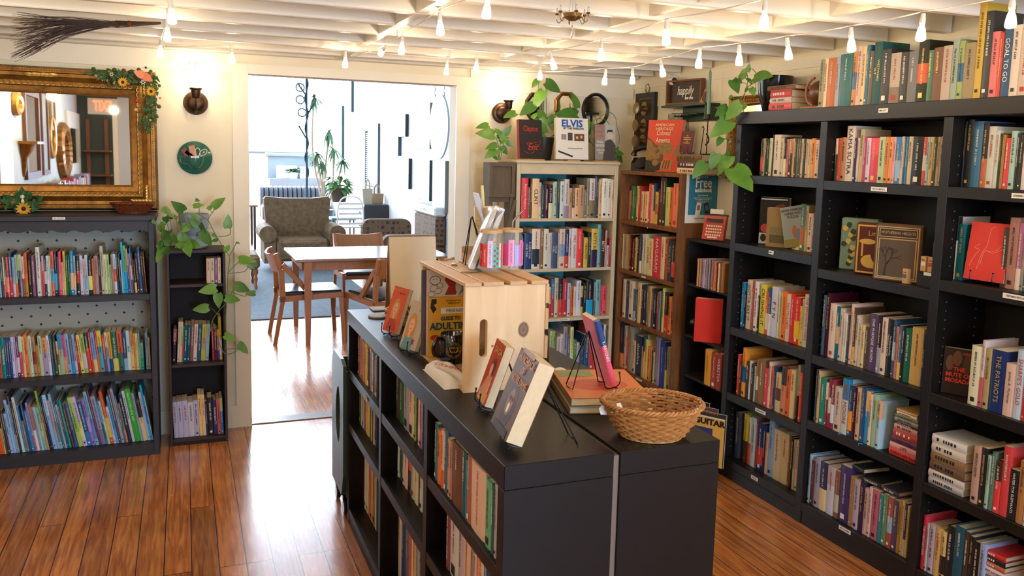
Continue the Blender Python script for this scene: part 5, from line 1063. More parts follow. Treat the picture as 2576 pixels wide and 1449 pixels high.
# things on the crate top
ZT = CZ1 + .0009 + .0006
M_lidw = mat('bamboo_lid', '#d2a978', .5, noise=.15, nscale=30); M_steel = mat('brushed_steel', '#c9c9cb', .22, metal=1.0)
def can_glass(name, label, c, cols, lean):
    t = thing(name, label, 'glass', c)
    b = MB(); b.lathe([(.0001, .003), (.026, .003), (.031, .010), (.0365, .022), (.0365, .106), (.033, .116), (.031, .126), (.0325, .128), (.0325, .128), (.0345, .117), (.038, .107), (.038, .021), (.032, .006), (.027, .0), (.0001, .0)], 36); b.build('glass_body', M_glass, t, smooth=True)
    b = MB(); b.lathe([(.0001, .126), (.0365, .127), (.0365, .135), (.034, .137), (.0001, .137)], 32); b.build('bamboo_lid', M_lidw, t, smooth=True)
    b = MB(); b.tube(smooth_path([(-.006, .0, .006), (.002, 0, .137), (.004, 0, .16), (.012 + lean, -.004, .176), (.030 + lean, -.01, .196)], 5), .0033, 8); b.build('metal_straw', M_steel, t, smooth=True)
    for k, (c_, a0, a1, z0, z1, s) in enumerate(cols):
        b = MB(); n = 6; b.lathe([(.0384, z0), (.0384, z1)], n, a0=R(a0), a1=R(a1)); b.lathe([(.0381, z0), (.0381, z1)], n, a0=R(a0), a1=R(a1)); b.build('book_spine_print', cm(c_, .35), t)
        am = R((a0 + a1) / 2)
        if s == '*':
            f = MB()
            for q in range(8):
                zz = z0 + (z1 - z0) * (q + .7) / 8.5; aa = am + (.12 if q % 2 else -.12)
                for pt in range(5):
                    an = pt * 1.257; f.ball((.0388 * math.cos(aa + .06 * math.cos(an)), .0388 * math.sin(aa + .06 * math.cos(an)), zz + .0025 * math.sin(an)), .0021, 5)
            f.build('flower_print', cm('d6453f'), t)
        elif s:
            L = z1 - z0; sz = min((a1 - a0) * math.pi / 180 * .038 * .62, L * .85 / (len(s) * .62))
            X_ = Vector((0, 0, -1)); N_ = Vector((math.cos(am), math.sin(am), 0)); Y_ = N_.cross(X_)
            cu = text(s, sz, (0, 0, 0), cm('c62f5a' if c_[0] in 'fe' else 'f4e6dc'), t, ext=.0001); p = N_ * .0388 + Vector((0, 0, (z0 + z1) / 2))
            cu.matrix_local = Matrix(((X_.x, Y_.x, N_.x, p.x), (X_.y, Y_.y, N_.y, p.y), (X_.z, Y_.z, N_.z, p.z), (0, 0, 0, 1)))
    return t
can_glass('glass_tumbler', 'can-shaped glass with red, lilac and teal book prints, wooden lid and straw', (.905, 2.462, ZT), [('b23', 188, 206, .022, .095, 'Dracula'), ('d8453f', 207, 233, .020, .092, 'Mansfield Park'), ('e3c9e6', 234, 258, .019, .104, 'THE GREAT GATSBY'), ('4dbdb9', 259, 292, .018, .088, '*'), ('e9e2c8', 293, 305, .020, .096, 'LITTLE WOMEN'), ('d95a50', 306, 322, .05, .09, ''), ('e8a0b0', 323, 338, .02, .1, '')], 0)
can_glass('glass_tumbler', 'can-shaped glass with pink and blue book prints, wooden lid and straw', (.985, 2.487, ZT), [('d8457a', 205, 233, .020, .092, ''), ('f0a6d0', 234, 262, .018, .104, 'ROMEO & JULIET'), ('9fb2ec', 264, 290, .018, .088, 'THE NOTEBOOK'), ('f07fc0', 291, 318, .019, .102, 'GONE WITH THE WIND'), ('e8c0d8', 319, 335, .02, .095, '')], .004)
M_frost = mat('cream_frosted_plastic', '#dcc797', .4)
t = thing('drink_tumbler', 'tall cream ruled tumbler with straw at the back of the crate top', 'tumbler', (.985, 2.735, ZT))
b = MB(); b.lathe([(.0001, 0), (.032, .0), (.034, .004), (.043, .185), (.0445, .19), (.0415, .19), (.0001, .178)], 36); b.build('tumbler_body', M_frost, t, smooth=True)
b = MB(); b.tube([(-.006, 0, .12), (-.016, .004, .265)], .0055, 10); b.build('straw', mat('pale_yellow_straw', '#d8d08a', .4), t, smooth=True)
b = MB()
for k in range(8): 
    z = .03 + k * .019; rr = .034 + (.043 - .034) * z / .185 + .0004; b.tube([(rr * math.cos(a), rr * math.sin(a), z) for a in [R(200 + q * 8) for q in range(16)]], .0006, 4)
b.build('ruled_lines', M_ink, t)
M_wrap = mat('clear_shrink_wrap', '#f4f2f0', .08, trans=.0, alpha=.28)
def wrapped(label, x, y, rz):
    o = flat_cover('wrapped_notebook', label, 'notebook', (x, y, ZT), .11, .205, .015, rz, 20, 'cfc4bd', sc='e6e2dc', side='w', group='shrink-wrapped notebooks leaning on the crate top')
    b = MB(); b.bbox(-.0575, .0575, -.018, .002, -.0004, .212, .004); b.build('clear_wrap', M_wrap, o); return o
wrapped('white shrink-wrapped notebook leaning on the crate top, front of the two', .880, 2.565, -R(105)); wrapped('white shrink-wrapped notebook leaning on the crate top, tucked behind the other', .908, 2.575, -R(103))
easel('wire_easel', 'black wire easel on the crate top behind the shrink-wrapped notebooks', (.955, 2.63, ZT), R(80), 18, .03, .08, .16)
b = MB(); b.box(-.05, .05, -.003, .003, 0, .23); o = tag(b.build('display_card', cm('b9b4c0')), 'slim grey board seen edge-on above the shrink-wrapped notebooks', 'board'); o.location = (.985, 2.66, ZT + .02); o.rotation_euler = (R(-16), 0, R(80))
M_brass = mat('brass', '#b08a48', .3, metal=.8)
for i, (px, py, a, lb) in enumerate(((1112, 655, .5, 'tan'), (1142, 668, 1.2, 'cream'), (1168, 686, .2, 'dark'))):
    p = at(px, py, Z=ZT); t = thing('keychain', '%s tasselled keychain lying on the pine crate top, %s of the three' % (lb, ('farthest back', 'middle one', 'front one')[i]), 'keychain', p, a, 'keychains on the crate top')
    b = MB(); b.tube([(.011 * math.cos(q), .011 * math.sin(q), .0018) for q in [k * .4 for k in range(16)]], .0013, 5, closed=True); b.build('split_ring', M_brass, t)
    b = MB(); b.bbox(.012, .045, -.008, .008, .0, .004, .0015); b.build('fob', cm(('c9a67a', 'ddd2bd', '8a7a68')[i]), t)
    b = MB(); b.tube([(.045, 0, .002), (.062, .004, .002)], [.004, .006], 6); b.build('tassel', cm(('b8925f', 'cbb994', '6b5a48')[i]), t)
b = MB(); b.box(0, .05, 0, .06, 0, .003); b.box(0, .05, .057, .06, .003, .05); b.box(0, .05, 0, .003, .003, .028); b.box(0, .003, .003, .057, .003, .028); b.box(.047, .05, .003, .057, .003, .028)
o = tag(b.build('card_holder', mat('pale_peach_plastic', '#d9b08c', .3)), 'small peach card holder at the back corner of the crate top', 'card holder'); o.location = (.905, 2.70, ZT)
# cream sandwich board, coasters, small basket at the far end
t = thing('sandwich_board', 'blank cream tabletop sandwich board at the doorway end of the island', 'sign board', (.905, 3.44, IZT))
M_board = mat('cream_board', '#d8c8ad', .35, noise=.06, nscale=8); M_bwood = mat('board_wood', '#9a6a3c', .5)
for s in (-1, 1):
    b = MB(); Mx = Matrix.Translation((0, 0, .350)) @ Matrix.Rotation(R(9) * s, 4, 'X')
    b.box(-.102, .102, -.004, .004, -.352, 0, 0, Mx); b.build('board_panel', M_board if s < 0 else M_bwood, t)
    b = MB(); b.box(-.1045, -.1022, -.0045, .0045, -.352, .0, 0, Mx); b.box(-.1045, .102, -.0045, .0045, .0002, .003, 0, Mx); b.build('wood_edge', M_bwood, t)
for i, (px, py, lb) in enumerate(((958, 778, 'square grey coaster by the small wicker basket on the island'), (952, 797, 'round grey coaster at the aisle edge of the island'))):
    p = at(px, py, Z=IZT); b = MB()
    (b.bbox(-.045, .045, -.045, .045, 0, .006, .002) if i == 0 else b.lathe([(.0001, 0), (.043, 0), (.045, .004), (.043, .008), (.0001, .009)], 32)); o = tag(b.build('coaster', mat('grey_felt', '#9d9a98', .7)), lb, 'coaster'); o.location = p
basket('wicker_basket', 'small round tan wicker basket behind the orange-red paperback', (.835, 3.30, IZT), .07, .06, .055, .35, 0, M_wickt, M_wickt, nst=24, rows=8, amp=.0025)
# green wooden cart at the end of the island
t = thing('wooden_cart', 'dark green wooden rolling cart with a crescent cut-out at the island end', 'cart', (.80, 3.93, 0)); o0 = Vector(t.location)
M_cart = mat('dark_green_paint', '#37463c', .4, noise=.15, nscale=6)
PX0, PX1, CYA, CYB = .655, .94, 3.685, 3.985
n = 28; cy_, cz_ = 3.81, .465; inn = [(cy_ + .07 * math.cos(a) * (1 if math.cos(a) > 0 else .6), cz_ + .135 * math.sin(a)) for a in [2 * math.pi * k / n for k in range(n)]]; out = []
for k in range(n):
    a = 2 * math.pi * k / n; ca, sa = math.cos(a), math.sin(a)
    tx = (CYB - cy_) / ca if ca > 1e-6 else (CYA - cy_) / ca if ca < -1e-6 else 1e9; tz = (.745 - cz_) / sa if sa > 1e-6 else (.10 - cz_) / sa if sa < -1e-6 else 1e9
    s_ = min(tx, tz); out.append((cy_ + ca * s_, cz_ + sa * s_))
for X0 in (PX0, PX1 - .016):
    b = MB(); vs = [(x, y, z) for x in (X0, X0 + .016) for L_ in (inn, out) for y, z in L_]; fs = []
    for k in range(n):
        j = (k + 1) % n; fs += [(k, j, n + j, n + k), (2 * n + k, 3 * n + k, 3 * n + j, 2 * n + j), (k, 2 * n + k, 2 * n + j, j), (n + k, n + j, 3 * n + j, 3 * n + k)]
    b.add(vs, fs); loc(b).build('side_panel', M_cart, t)
for y in (CYA, CYB - .014): b = MB(); b.bbox(PX0 + .0165, PX1 - .0165, y, y + .014, .10, .70, .002); loc(b).build('end_panel', M_cart, t)
b = MB(); b.bbox(PX0 + .0165, PX1 - .0165, CYA + .0145, CYB - .0145, .10, .118, .002); loc(b).build('bottom_shelf', M_cart, t)
b = MB(); b.bbox(PX0 + .0165, PX1 - .0165, CYA + .0145, CYB - .0145, .40, .415, .002); loc(b).build('middle_shelf', mat('tan_shelf', '#b08050', .5), t)
for x in (PX0 + .02, PX1 - .02):
    for y in (CYA + .05, CYB - .05):
        b = MB(); b.lathe([(.0001, -.011), (.03, -.011), (.037, -.006), (.037, .006), (.03, .011), (.0001, .011)], 20, M=Matrix.Translation((x, y, .038)) @ Matrix.Rotation(R(90), 4, 'Y')); b.box(x - .014, x + .014, y - .014, y + .014, .076, .0998); loc(b).build('caster_wheel', M_mug, t)
# ================================================================== things on the wall bookcases and the corner walls
def lay(name, label, cat, c, rz, w, d, h, cover, title=None, tcol=None, hard=True, group=None, pw=None):
    """a book lying flat: spine along local X facing -Y; origin at the middle of the spine's bottom edge"""
    t = .0024 if hard else .0008; b = MB()
    b.box(-w / 2, w / 2, 0, d, 0, t, 0); b.box(-w / 2, w / 2, 0, d, h - t, h, 0); b.prism([(.0, t), (-.002, h * .25), (-.003, h / 2), (-.002, h * .75), (.0, h - t), (.003, h - t), (.003, t)], -w / 2, w / 2, 'x', 0)
    o = b.build(name, [cm(cover, .45)]); o.location = c; o.rotation_euler = (0, 0, rz); tag(o, label, cat, group)
    p = MB(); p.box(-w / 2 + .003, w / 2 - .003, .0035, d - .004, t + .0002, h - t - .0002); p.build('page_block', pw or M_page, o)
    m = tcol or (M_dk if lum(cover) > .5 else M_lt)
    if title: sz = min(h * .72, w * .86 / (len(title) * .60)); text(title, sz, (0, -.0035, h / 2), m, o, ext=.0001)
    else:
        q = MB(); rq = random.Random(int(w * 1e5) + int(h * 1e5)); x = -w * .35
        while x < w * .2:
            g = h * rq.uniform(.3, .5); q.quad((x, -.0034, h * .32), (x + g * .6, -.0034, h * .32), (x + g * .6, -.0034, h * .68), (x, -.0034, h * .68)); x += g * (1 if rq.random() < .8 else 1.8)
        q.build('lettering', m, o, flip=False)
    return o
def stack(label_fmt, x, y, z, rz, items, d=.16, place=''):
    out = []
    for i, it in enumerate(items):
        w, h, col = it[:3]; tl = it[3] if len(it) > 3 else None; dx = it[4] if len(it) > 4 else 0
        c = Vector((x, y, z + .0004)) + Matrix.Rotation(rz, 3, 'Z') @ Vector((dx, abs(dx) * .2, 0))
        n = len(items); pos = 'top book' if i == n - 1 else 'bottom book' if i == 0 else '%s book up' % ORD[i]
        out.append(lay('hardcover_book', '%s hardcover, %s' % (colour_name(col), label_fmt % pos), 'hardcover', c, rz, w, d, h, col, tl)); z += h + .0006
    return out
Q = R(-90)
# stack on top of the black bookcase, black pot, sphere bookend
yA = along(1957, 'X', 2.70, 1.96); z = 1.9436
stack('%s of the stack beside the black pot', 2.712, along(1961, 'X', 2.71, 1.95), z, Q, [(.165, .036, 'd6555a'), (.155, .024, 'c9bfae'), (.150, .036, 'c03a42'), (.200, .022, '7a5238')], d=.15)
t = thing('bookend', 'square wooden bookend framing a wooden ball on top of the black bookcase', 'bookend', (2.72, along(2040, 'X', 2.72, 1.95), 1.9436), Q)
M_walnut = mat('walnut_wood', '#6b4127', .3, noise=.4, nscale=14, stretch=(3, 3, 1)); M_rosew = mat('pinkish_wood', '#a46a4c', .5, noise=.15, nscale=12)
b = MB(); b.bbox(-.078, .078, 0, .1, 0, .012, .002); b.build('base_board', M_rosew, t)
b = MB(); b.bbox(.062, .078, 0, .1, .0125, .165, .002); b.build('upright_board', M_rosew, t)
b = MB(); b.ball((.01, .05, .074), .06, 28); b.build('wooden_ball', M_walnut, t, smooth=True)
b = MB(); b.tube([(.01 + .064 * math.cos(a), .012, .078 + .064 * math.sin(a)) for a in [R(100 + k * 16) for k in range(11)]], .006, 8); b.build('curved_arm', M_rosew, t, smooth=True)
# loose book lying on the far bay's top row
lay('paperback_book', 'black and yellow book lying flat across the far-bay top row books', 'paperback', (2.772, along(2006, 'X', 2.76, 1.73), 1.7335), Q, .19, .125, .007, '2a2416', hard=False)
# angled and face-out books, second row far bay
zb = 1.2676
o = flat_cover('hardcover_book', 'dark boxed book with silver spine and red sticker, far bay second row', 'hardcover', (2.835, along(1935, 'X', 2.8, 1.3), zb), .15, .245, .03, R(-62), 0, '1e1a19', sc='bfc6c8', side='w', hard=True)
art(o, [(cm('c0433f'), ell(-.045, .085, .022, .022)), (M_lt, rect(-.07, .07, .232, .238)), (cm('b9c0bf'), rect(-.074, .0, .005, .06)), (cm('7a3a2a'), [(.0, .19), (.06, .2), (.05, .215), (.01, .205)]), (M_dk, ell(-.05, .035, .016, .02))])
o = flat_cover('hardcover_book', 'glassine-wrapped tan book standing at an angle, far bay second row', 'hardcover', (2.80, along(1945, 'X', 2.76, 1.3) - .01, zb), .135, .197, .03, R(-58), 0, '8d7142', sc='c9bfa4', side='w', hard=True)
art(o, [(cm('7a6a48'), rect(-.05, .06, .02, .1)), (cm('5a4a30'), rect(-.05, .06, .02, .06))])
o = flat_cover('paperback_book', 'orange book standing behind the leaning puzzle book, far bay second row', 'paperback', (2.86, along(1985, 'X', 2.84, 1.3), zb), .10, .165, .008, R(-75), 0, 'b97a3a')
o = flat_cover('paperback_book', 'grey puzzle book leaning over between the orange and the cream books, far bay', 'paperback', (2.80, along(1996, 'X', 2.77, 1.3), zb + .016), .13, .2, .012, 0, 0, '8e948e', sc='c9c6b6', side='w')
o.rotation_euler = (0, R(-12), R(-70))
ctext(o, 'LEWIS CARROLL\nGAMES AND\nPUZZLES', .017, 0, .165, M_dk, width=.115); art(o, [(cm('8a7a3a'), rect(-.062, .064, .002, .04)), (cm('b0602c'), ell(.0, .075, .014, .03)), (cm('6a7a9a'), ell(.02, .06, .016, .028))])
# book-shaped purses, middle bay second row
zb = 1.2176
def purse(label, px, ang, w, h, t_, col, edge, x=2.80):
    y = along(px, 'X', x, zb); t = thing('book_purse', label, 'purse', (x, y, zb), R(ang), 'book-shaped purses in the middle bay')
    b = MB(); b.bbox(-w / 2, w / 2, -t_, 0, 0, h, .006); b.build('purse_body', cm(col, .55), t)
    b = MB(); b.tube([(-w / 2 + .004, -t_ / 2, h + .0005), (w / 2 - .004, -t_ / 2, h + .0005)], .0022, 6); b.build('zip', M_brass, t)
    t['w'] = w; t['h'] = h; t['ft'] = t_; return t
t = purse('sage green book-shaped purse with yellow roses, middle bay second row', 2165, -66, .165, .235, .05, '7f9c8c', '', 2.845)
rr = random.Random(5)
for k in range(13):
    x, z = -.045 + rr.uniform(-.02, .025), .03 + k * .0145
    b = MB(); n = 9; b.add([(x + .012 * math.cos(a) * (1 + .2 * (i % 2)), -.0504 - .0001 * k, z + .012 * math.sin(a) * (1 + .2 * (i % 2))) for i, a in enumerate([2 * math.pi * i / n for i in range(n)])], [tuple(range(n))]); b.build('rose_print', cm('d9bd6a' if k % 2 else '3a4a30'), t, flip=False)
art(t, [(cm('6a6a48'), ell(.025, .17, .04, .05)), (cm('c9b38e'), rect(-.01, .03, .08, .14))])
t = purse('maroon and gold book-shaped purse titled Little, middle bay second row', 2205, -66, .165, .225, .048, '5c2a24', '', 2.80)
M_gp = cm('d9b45c', .35)
art(t, [(M_gp, rect(-.075, .077, .008, .217)), (cm('5c2a24'), rect(-.068, .070, .015, .21)), (M_gp, ell(-.01, .06, .045, .03)), (cm('5c2a24'), ell(.02, .10, .035, .05)), (M_gp, rect(-.055, -.047, .08, .14)), (M_gp, ell(-.03, .145, .035, .012)), (cm('c8d0da'), rect(.005, .04, .07, .13))])
text('Little', .028, (.0, -.0495, .18), M_gp, t)
t = purse('brown book-shaped purse titled Wuthering Heights with a bare tree', 2262, -66, .185, .235, .05, '5b4636', '', 2.752)
M_tan2 = cm('b99a6b')
art(t, [(M_tan2, rect(-.083, .083, .01, .226)), (cm('4a3a2e'), rect(-.079, .079, .014, .222)), (M_tan2, rect(-.075, .075, .183, .218)), (cm('3d2f26'), rect(-.072, .072, .186, .215)), (M_tan2, rect(-.075, .075, .016, .177)), (cm('57493c'), rect(-.071, .071, .02, .173))])
text('WUTHERING HEIGHTS', .017, (0, -.052, .2005), M_tan2, t, width=.128)
b = MB()
def branch(p, a, L, r_, dep):
    q = (p[0] + math.cos(a) * L, p[1] + math.sin(a) * L); b.tube([(p[0], -.0518, p[1]), (q[0], -.0518, q[1])], [r_, r_ * .6], 5)
    if dep:
        for da in (-.5, .35, .05): 
            if rr.random() < .85: branch(q, a + da + rr.uniform(-.2, .2), L * .68, r_ * .6, dep - 1)
branch((-.045, .025), 1.45, .045, .004, 4); b.build('tree_print', cm('1e1713'), t)
# match boxes on a clear riser
M_kraft = mat('kraft_card', '#c9a06a', .6)
ys = along(2330, 'X', 2.74, zb)
t = thing('display_riser', 'small dark display riser under the kraft boxes, middle bay second row', 'riser', (2.75, 2.405, zb))
b = MB(); b.bbox(-.02, .11, -.042, .06, .052, .057, .001); b.build('riser_top', M_black, t)
for x in (-.018, .106):
    b = MB(); b.box(x - .002, x + .002, -.041, .059, 0, .0515); b.build('riser_leg', M_blackback, t)
b = MB(); b.box(-.0212, -.0203, -.01, .03, .045, .058); b.build('shelf_label', M_lab, t)
for i, (x, y, z, lb) in enumerate(((2.755, 2.452, .0578, 'end nearer the purses'), (2.755, 2.418, .0578, 'middle'), (2.755, 2.385, .0578, 'end at the divider'), (2.80, 2.438, .0578, 'back, purse side'), (2.80, 2.390, .1185 - .0602, 'back, divider side'), (2.728, 2.512, 0, 'on the shelf'))):
    b = MB(); b.bbox(-.014, .014, -.0135, .0135, 0, .06, .001, 0); b.box(-.0145, -.0141, -.011, .011, .022, .038, 1); b.box(-.0145, -.0141, -.009, .009, .044, .047, 2)
    zz = zb + z + (.0 if i < 5 else 0)
    if i in (3, 4): zz = zb + .0578; b2 = None
    o = tag(b.build('kraft_box', [M_kraft, cm(('ddd', 'c0504a', '6a8a8a', '8a9a8a', '7a8a9a', '557')[i]), M_dk]), 'small kraft box with printed label, %s' % ('standing alone on the shelf in front of the purses' if i == 5 else 'on the riser: %s' % lb), 'box', 'kraft boxes in the middle bay'); o.location = (x, y, zz); o.rotation_euler = (0, 0, R(RB.uniform(-8, 8)))
for i, y in enumerate((2.438, 2.392)):
    b = MB(); b.bbox(-.014, .014, -.0135, .0135, 0, .06, .001, 0); b.box(-.0145, -.0141, -.011, .011, .022, .038, 1)
    o = tag(b.build('kraft_box', [M_kraft, cm('8aa')]), 'small kraft box stacked on top of the back row of the riser, %s' % ('purse side' if i == 0 else 'divider side'), 'box', 'kraft boxes in the middle bay'); o.location = (2.80, y, zb + .0578 + .0606)
# near bay second row: red book on an easel
o = easel_book('hardcover_book', 'red hardcover with pale line drawing face out on an easel, near bay', (2.752, along(2475, 'X', 2.74, 1.28), 1.2646), R(-82), 8, .15, .215, .02, 'd2392e', sc='a02a22', el='black wire easel under the red face-out book', back=.05, eh=.12, cat='hardcover')
for pts in (((-.03, .04), (-.02, .1), (-.005, .13), (0, .19), (.015, .2)), ((-.06, .05), (-.045, .09), (-.03, .11), (-.05, .12), (-.03, .135)), ((-.005, .11), (.03, .115), (.045, .13), (.07, .138)), ((-.02, .06), (-.01, .11), (.02, .105), (.06, .125))):
    b = MB(); b.tube(smooth_path([(x, -.0204, z) for x, z in pts]), .0008, 4); b.build('cover_print', cm('e89a8a'), o)
# near bay third row: face-out thriller
o = flat_cover('paperback_book', 'dark paperback with red ragged title standing face out, near bay third row', 'paperback', (2.775, along(2392, 'X', 2.74, .84), .8206), .106, .178, .026, R(-62), 3, '2a1d1a', sc='3a2a22')
ctext(o, 'THE\nMUTE OF\nMOSADA', .022, .004, .075, cm('d8402f'), width=.085, bold=.0008); art(o, [(cm('6e4a38'), ell(-.005, .14, .016, .03)), (cm('57382a'), ell(.03, .12, .014, .04)), (cm('6a4634'), ell(-.03, .12, .014, .03)), (cm('8a3028'), rect(.012, .045, .155, .165))])
# horizontal stacks
stack('%s of the stack, middle bay fourth row', 2.705, 2.437, .5056, Q, [(.150, .027, 'd8423a', 'TODAY WE TALK'), (.146, .026, 'd89a98', 'LIFE'), (.138, .026, '5f3552', "Truth's Table"), (.124, .030, 'b2443a'), (.116, .024, 'c9928a'), (.13, .008, '232324'), (.118, .018, '8b8b86'), (.115, .012, '7d7a5c'), (.10, .013, 'd8cdb0'), (.104, .010, 'c09a58')], d=.15)
stack('%s of the stack, near bay fourth row', 2.70, 2.228, .4606, Q, [(.155, .027, 'b9b6b4'), (.16, .029, 'cfcbc4'), (.155, .036, '6b5440'), (.152, .036, '8a6f4e'), (.15, .034, 'd6cdbc'), (.152, .034, 'dad9d6')], d=.16)
stack('%s of the pile, near bay bottom row', 2.71, 2.035, .1016, Q, [(.15, .03, 'c9a46a'), (.15, .03, 'caa'), (.15, .026, 'bab'), (.145, .026, '765'), (.15, .03, 'dcc', 'HEAVEN, MY HOME'), (.14, .02, 'b64'), (.14, .02, '222'), (.14, .02, 'c33')], d=.15)
# books lying across the bottom middle row
zt = .104 + .20
def LOWTOP(y): return max([.25] + [o.location.z + max(v.co.z for v in o.data.vertices) for o in ROW_LOW if o.location.y > y - .085 and o.location.y - .06 < y + .085]) + .002
for i, (px, col, tl, dz) in enumerate(((2150, '2c2a30', 'YOUNG', 0), (2184, '29272b', 'THE SHACK', 0), (2232, '3a3644', None, 0))):
    y = along(px + 10, 'X', 2.72, .32)
    o = lay('paperback_book', ('dark paperback with white title lying across the bottom middle-bay row, far one', 'dark paperback titled The Shack lying across the bottom middle-bay row', 'grey paperback lying across the bottom middle-bay row, near the divider')[i], 'paperback', (2.712, y, LOWTOP(y)), Q + R((-5, 4, 0)[i]), (.07, .10, .085)[i], .14, .018, col, tl, hard=False)
for y_, z_, col, w_ in ((2.50, .3035 + .0195, 'd8d2c6', .09),): pass
# ribbons on the fourth middle shelf edge
for px, py in ((2115, 1092), (2165, 1118)):
    p = at(px, py, X=BX - .003); b = MB(); b.tube(smooth_path([p + Vector((0, .012, -.008)), p + Vector((-.004, .004, .003)), p + Vector((-.003, -.012, .006))]), .0025, 5)
    o = b.build('ribbon', cm('4a90d0')); tag(o, 'blue ribbon curl on the middle bay shelf edge, %s' % ('farther one' if px < 2140 else 'nearer one'), 'ribbon')
# ------------------------------------------------------------------ side shelf unit: typewriter, thin books, red dictionary, music books
t = thing('toy_typewriter', 'red upright display typewriter with white keys on the slim dark shelf unit', 'typewriter', (2.765, 3.915, SZ[0] + .0006), R(-60))
M_redp = mat('red_enamel', '#b8322c', .3)
b = MB(); b.prism([(0, 0), (.03, 0), (.03, .125), (.022, .14), (.010, .14), (0, .11)], -.065, .065, 'x', 0, M=Matrix.Rotation(R(-12), 4, 'X') @ Matrix.Translation((0, -.0, .008))); b.build('typewriter_body', M_redp, t)
b = MB(); Mx = Matrix.Rotation(R(-12), 4, 'X')
for r_ in range(4):
    for c in range(7): b.lathe([(.0001, -.004), (.0055, -.004), (.0055, .001), (.0001, .001)], 8, M=Mx @ Matrix.Translation((-.042 + c * .0138 + (r_ % 2) * .003, -.001, .035 + r_ * .017)) @ Matrix.Rotation(R(90), 4, 'X'))
b.box(-.03, .03, -.004, 0, .017, .026, 0, Mx); b.build('key_pattern', mat('ivory_keys', '#e6dcc4', .4), t)
b = MB(); b.box(-.04, .04, .012, .014, .135, .185, 0, Mx); b.build('paper_sheet', M_lab, t)
b = MB(); b.tube([Mx @ Vector((-.07, .016, .15)), Mx @ Vector((.07, .016, .15))], .008, 10); b.box(-.05, .05, -.002, .001, .106, .128, 0, Mx); b.build('platen', M_mug, t)
shelf('third shelf down of the slim dark shelf unit', 'brown bookcase', 'X', 2.70, SZ[1], (1640, 400), 4.025, '445,1010,d97;460,1015,864;472,1015,d8a050;485,1020,476;497,1015,b7a;512,1020,bab;528,1010,98a;548,1020,665;560,1015,99a;575,1020,443;588,1020,879;600,1040,b43;615,1040,c84;628,1050,b54;642,1050,321;655,1060,eca;672,1060,754;690,1055,963;720', rec=0, hard=.1, depth=.16)
o = flat_cover('hardcover_book', 'fat red dictionary standing with its fore-edge turned, slim dark shelf unit', 'hardcover', (2.745, 3.87, SZ[2] + .0006), .15, .245, .05, R(-42), 0, 'cf3128', sc='d8382c', hard=True)
text('WEBSTER', .018, (-.0755, -.025, .22), M_lt, o).matrix_local = Matrix(((0, 0, -1, -.0755), (-1, 0, 0, -.025), (0, 1, 0, .215), (0, 0, 0, 1))) @ Matrix.Diagonal((.5, 1, 1, 1))
t = thing('apple_magnet', 'small dark green apple ornament on the fat red dictionary', 'ornament', Vector((2.745, 3.87, SZ[2] + .105)) + Matrix.Rotation(R(-42), 3, 'Z') @ Vector((-.088, -.025, 0)))
b = MB(); b.ball((0, 0, 0), .017, 14, sc=(1, 1, .9)); b.build('apple', mat('bottle_green', '#23362d', .3), t, smooth=True); b = MB(); b.tube([(0, 0, .014), (.004, 0, .024)], .0018, 6); b.build('stem', M_ink, t)
shelf('fourth shelf down of the slim dark shelf unit', 'brown bookcase', 'X', 2.70, SZ[3], (1640, 740), 4.025, '520,565,dba030;580;588,600,a33;640,605,943=WEBSTER;690', rec=0, hard=.8, depth=.16)
def music(label, px, py, w, h, t_, rz, col, sc, X_=2.70, **k): 
    return flat_cover('music_book', label, 'magazine', (X_ - .13, along(px, 'X', X_ - .13, .2), .0906), w, h, t_, rz, 2, col, sc=sc, group='music books at the foot of the slim dark shelf unit')
yb0 = 4.05
boxo('low_step', 2.49, 2.66, 3.70, 4.10, 0, .09, M_blackback); tag(C.objects['low_step'], 'low black step under the music books beside the brown bookcase', 'step')
o = music('grey music book at the back of the row beside the brown bookcase', 1718, 1000, .20, .285, .014, R(-58), '8fa0a8', '667', 2.735)
o = music('black music book with a white oval badge, slim dark shelf unit', 1738, 1000, .20, .285, .012, R(-58), '2b2a2c', '334', 2.72); art(o, [(M_lt, ell(-.05, .25, .03, .04)), (cm('d8d2c8'), ell(-.05, .25, .026, .036))]); ctext(o, 'M', .03, -.05, .25, M_red)
o = music('purple-edged music book behind the guitar book', 1758, 1000, .20, .285, .012, R(-58), '5a4a58', '536', 2.70)
o = music('guitar music book with orange cover titled GUITAR, slim dark shelf unit', 1778, 1000, .20, .285, .012, R(-58), '33302e', '889', 2.68); ctext(o, 'Too Country', .022, .0, .285, cm('d97a2c'), width=.13); art(o, [(cm('d9d2c4'), rect(-.095, .095, .0, .262)), (cm('d8a84a'), rect(-.082, .095, .0, .255)), (cm('3a3a6a'), rect(-.07, .03, .16, .2)), (cm('b3392c'), rect(-.08, .03, .0, .16)), (cm('e0d8c8'), [(-.04, .02), (.0, .03), (-.02, .13), (-.05, .11)])]); ctext(o, 'GUITAR', .042, .01, .232, M_dk, width=.16, bold=.002)
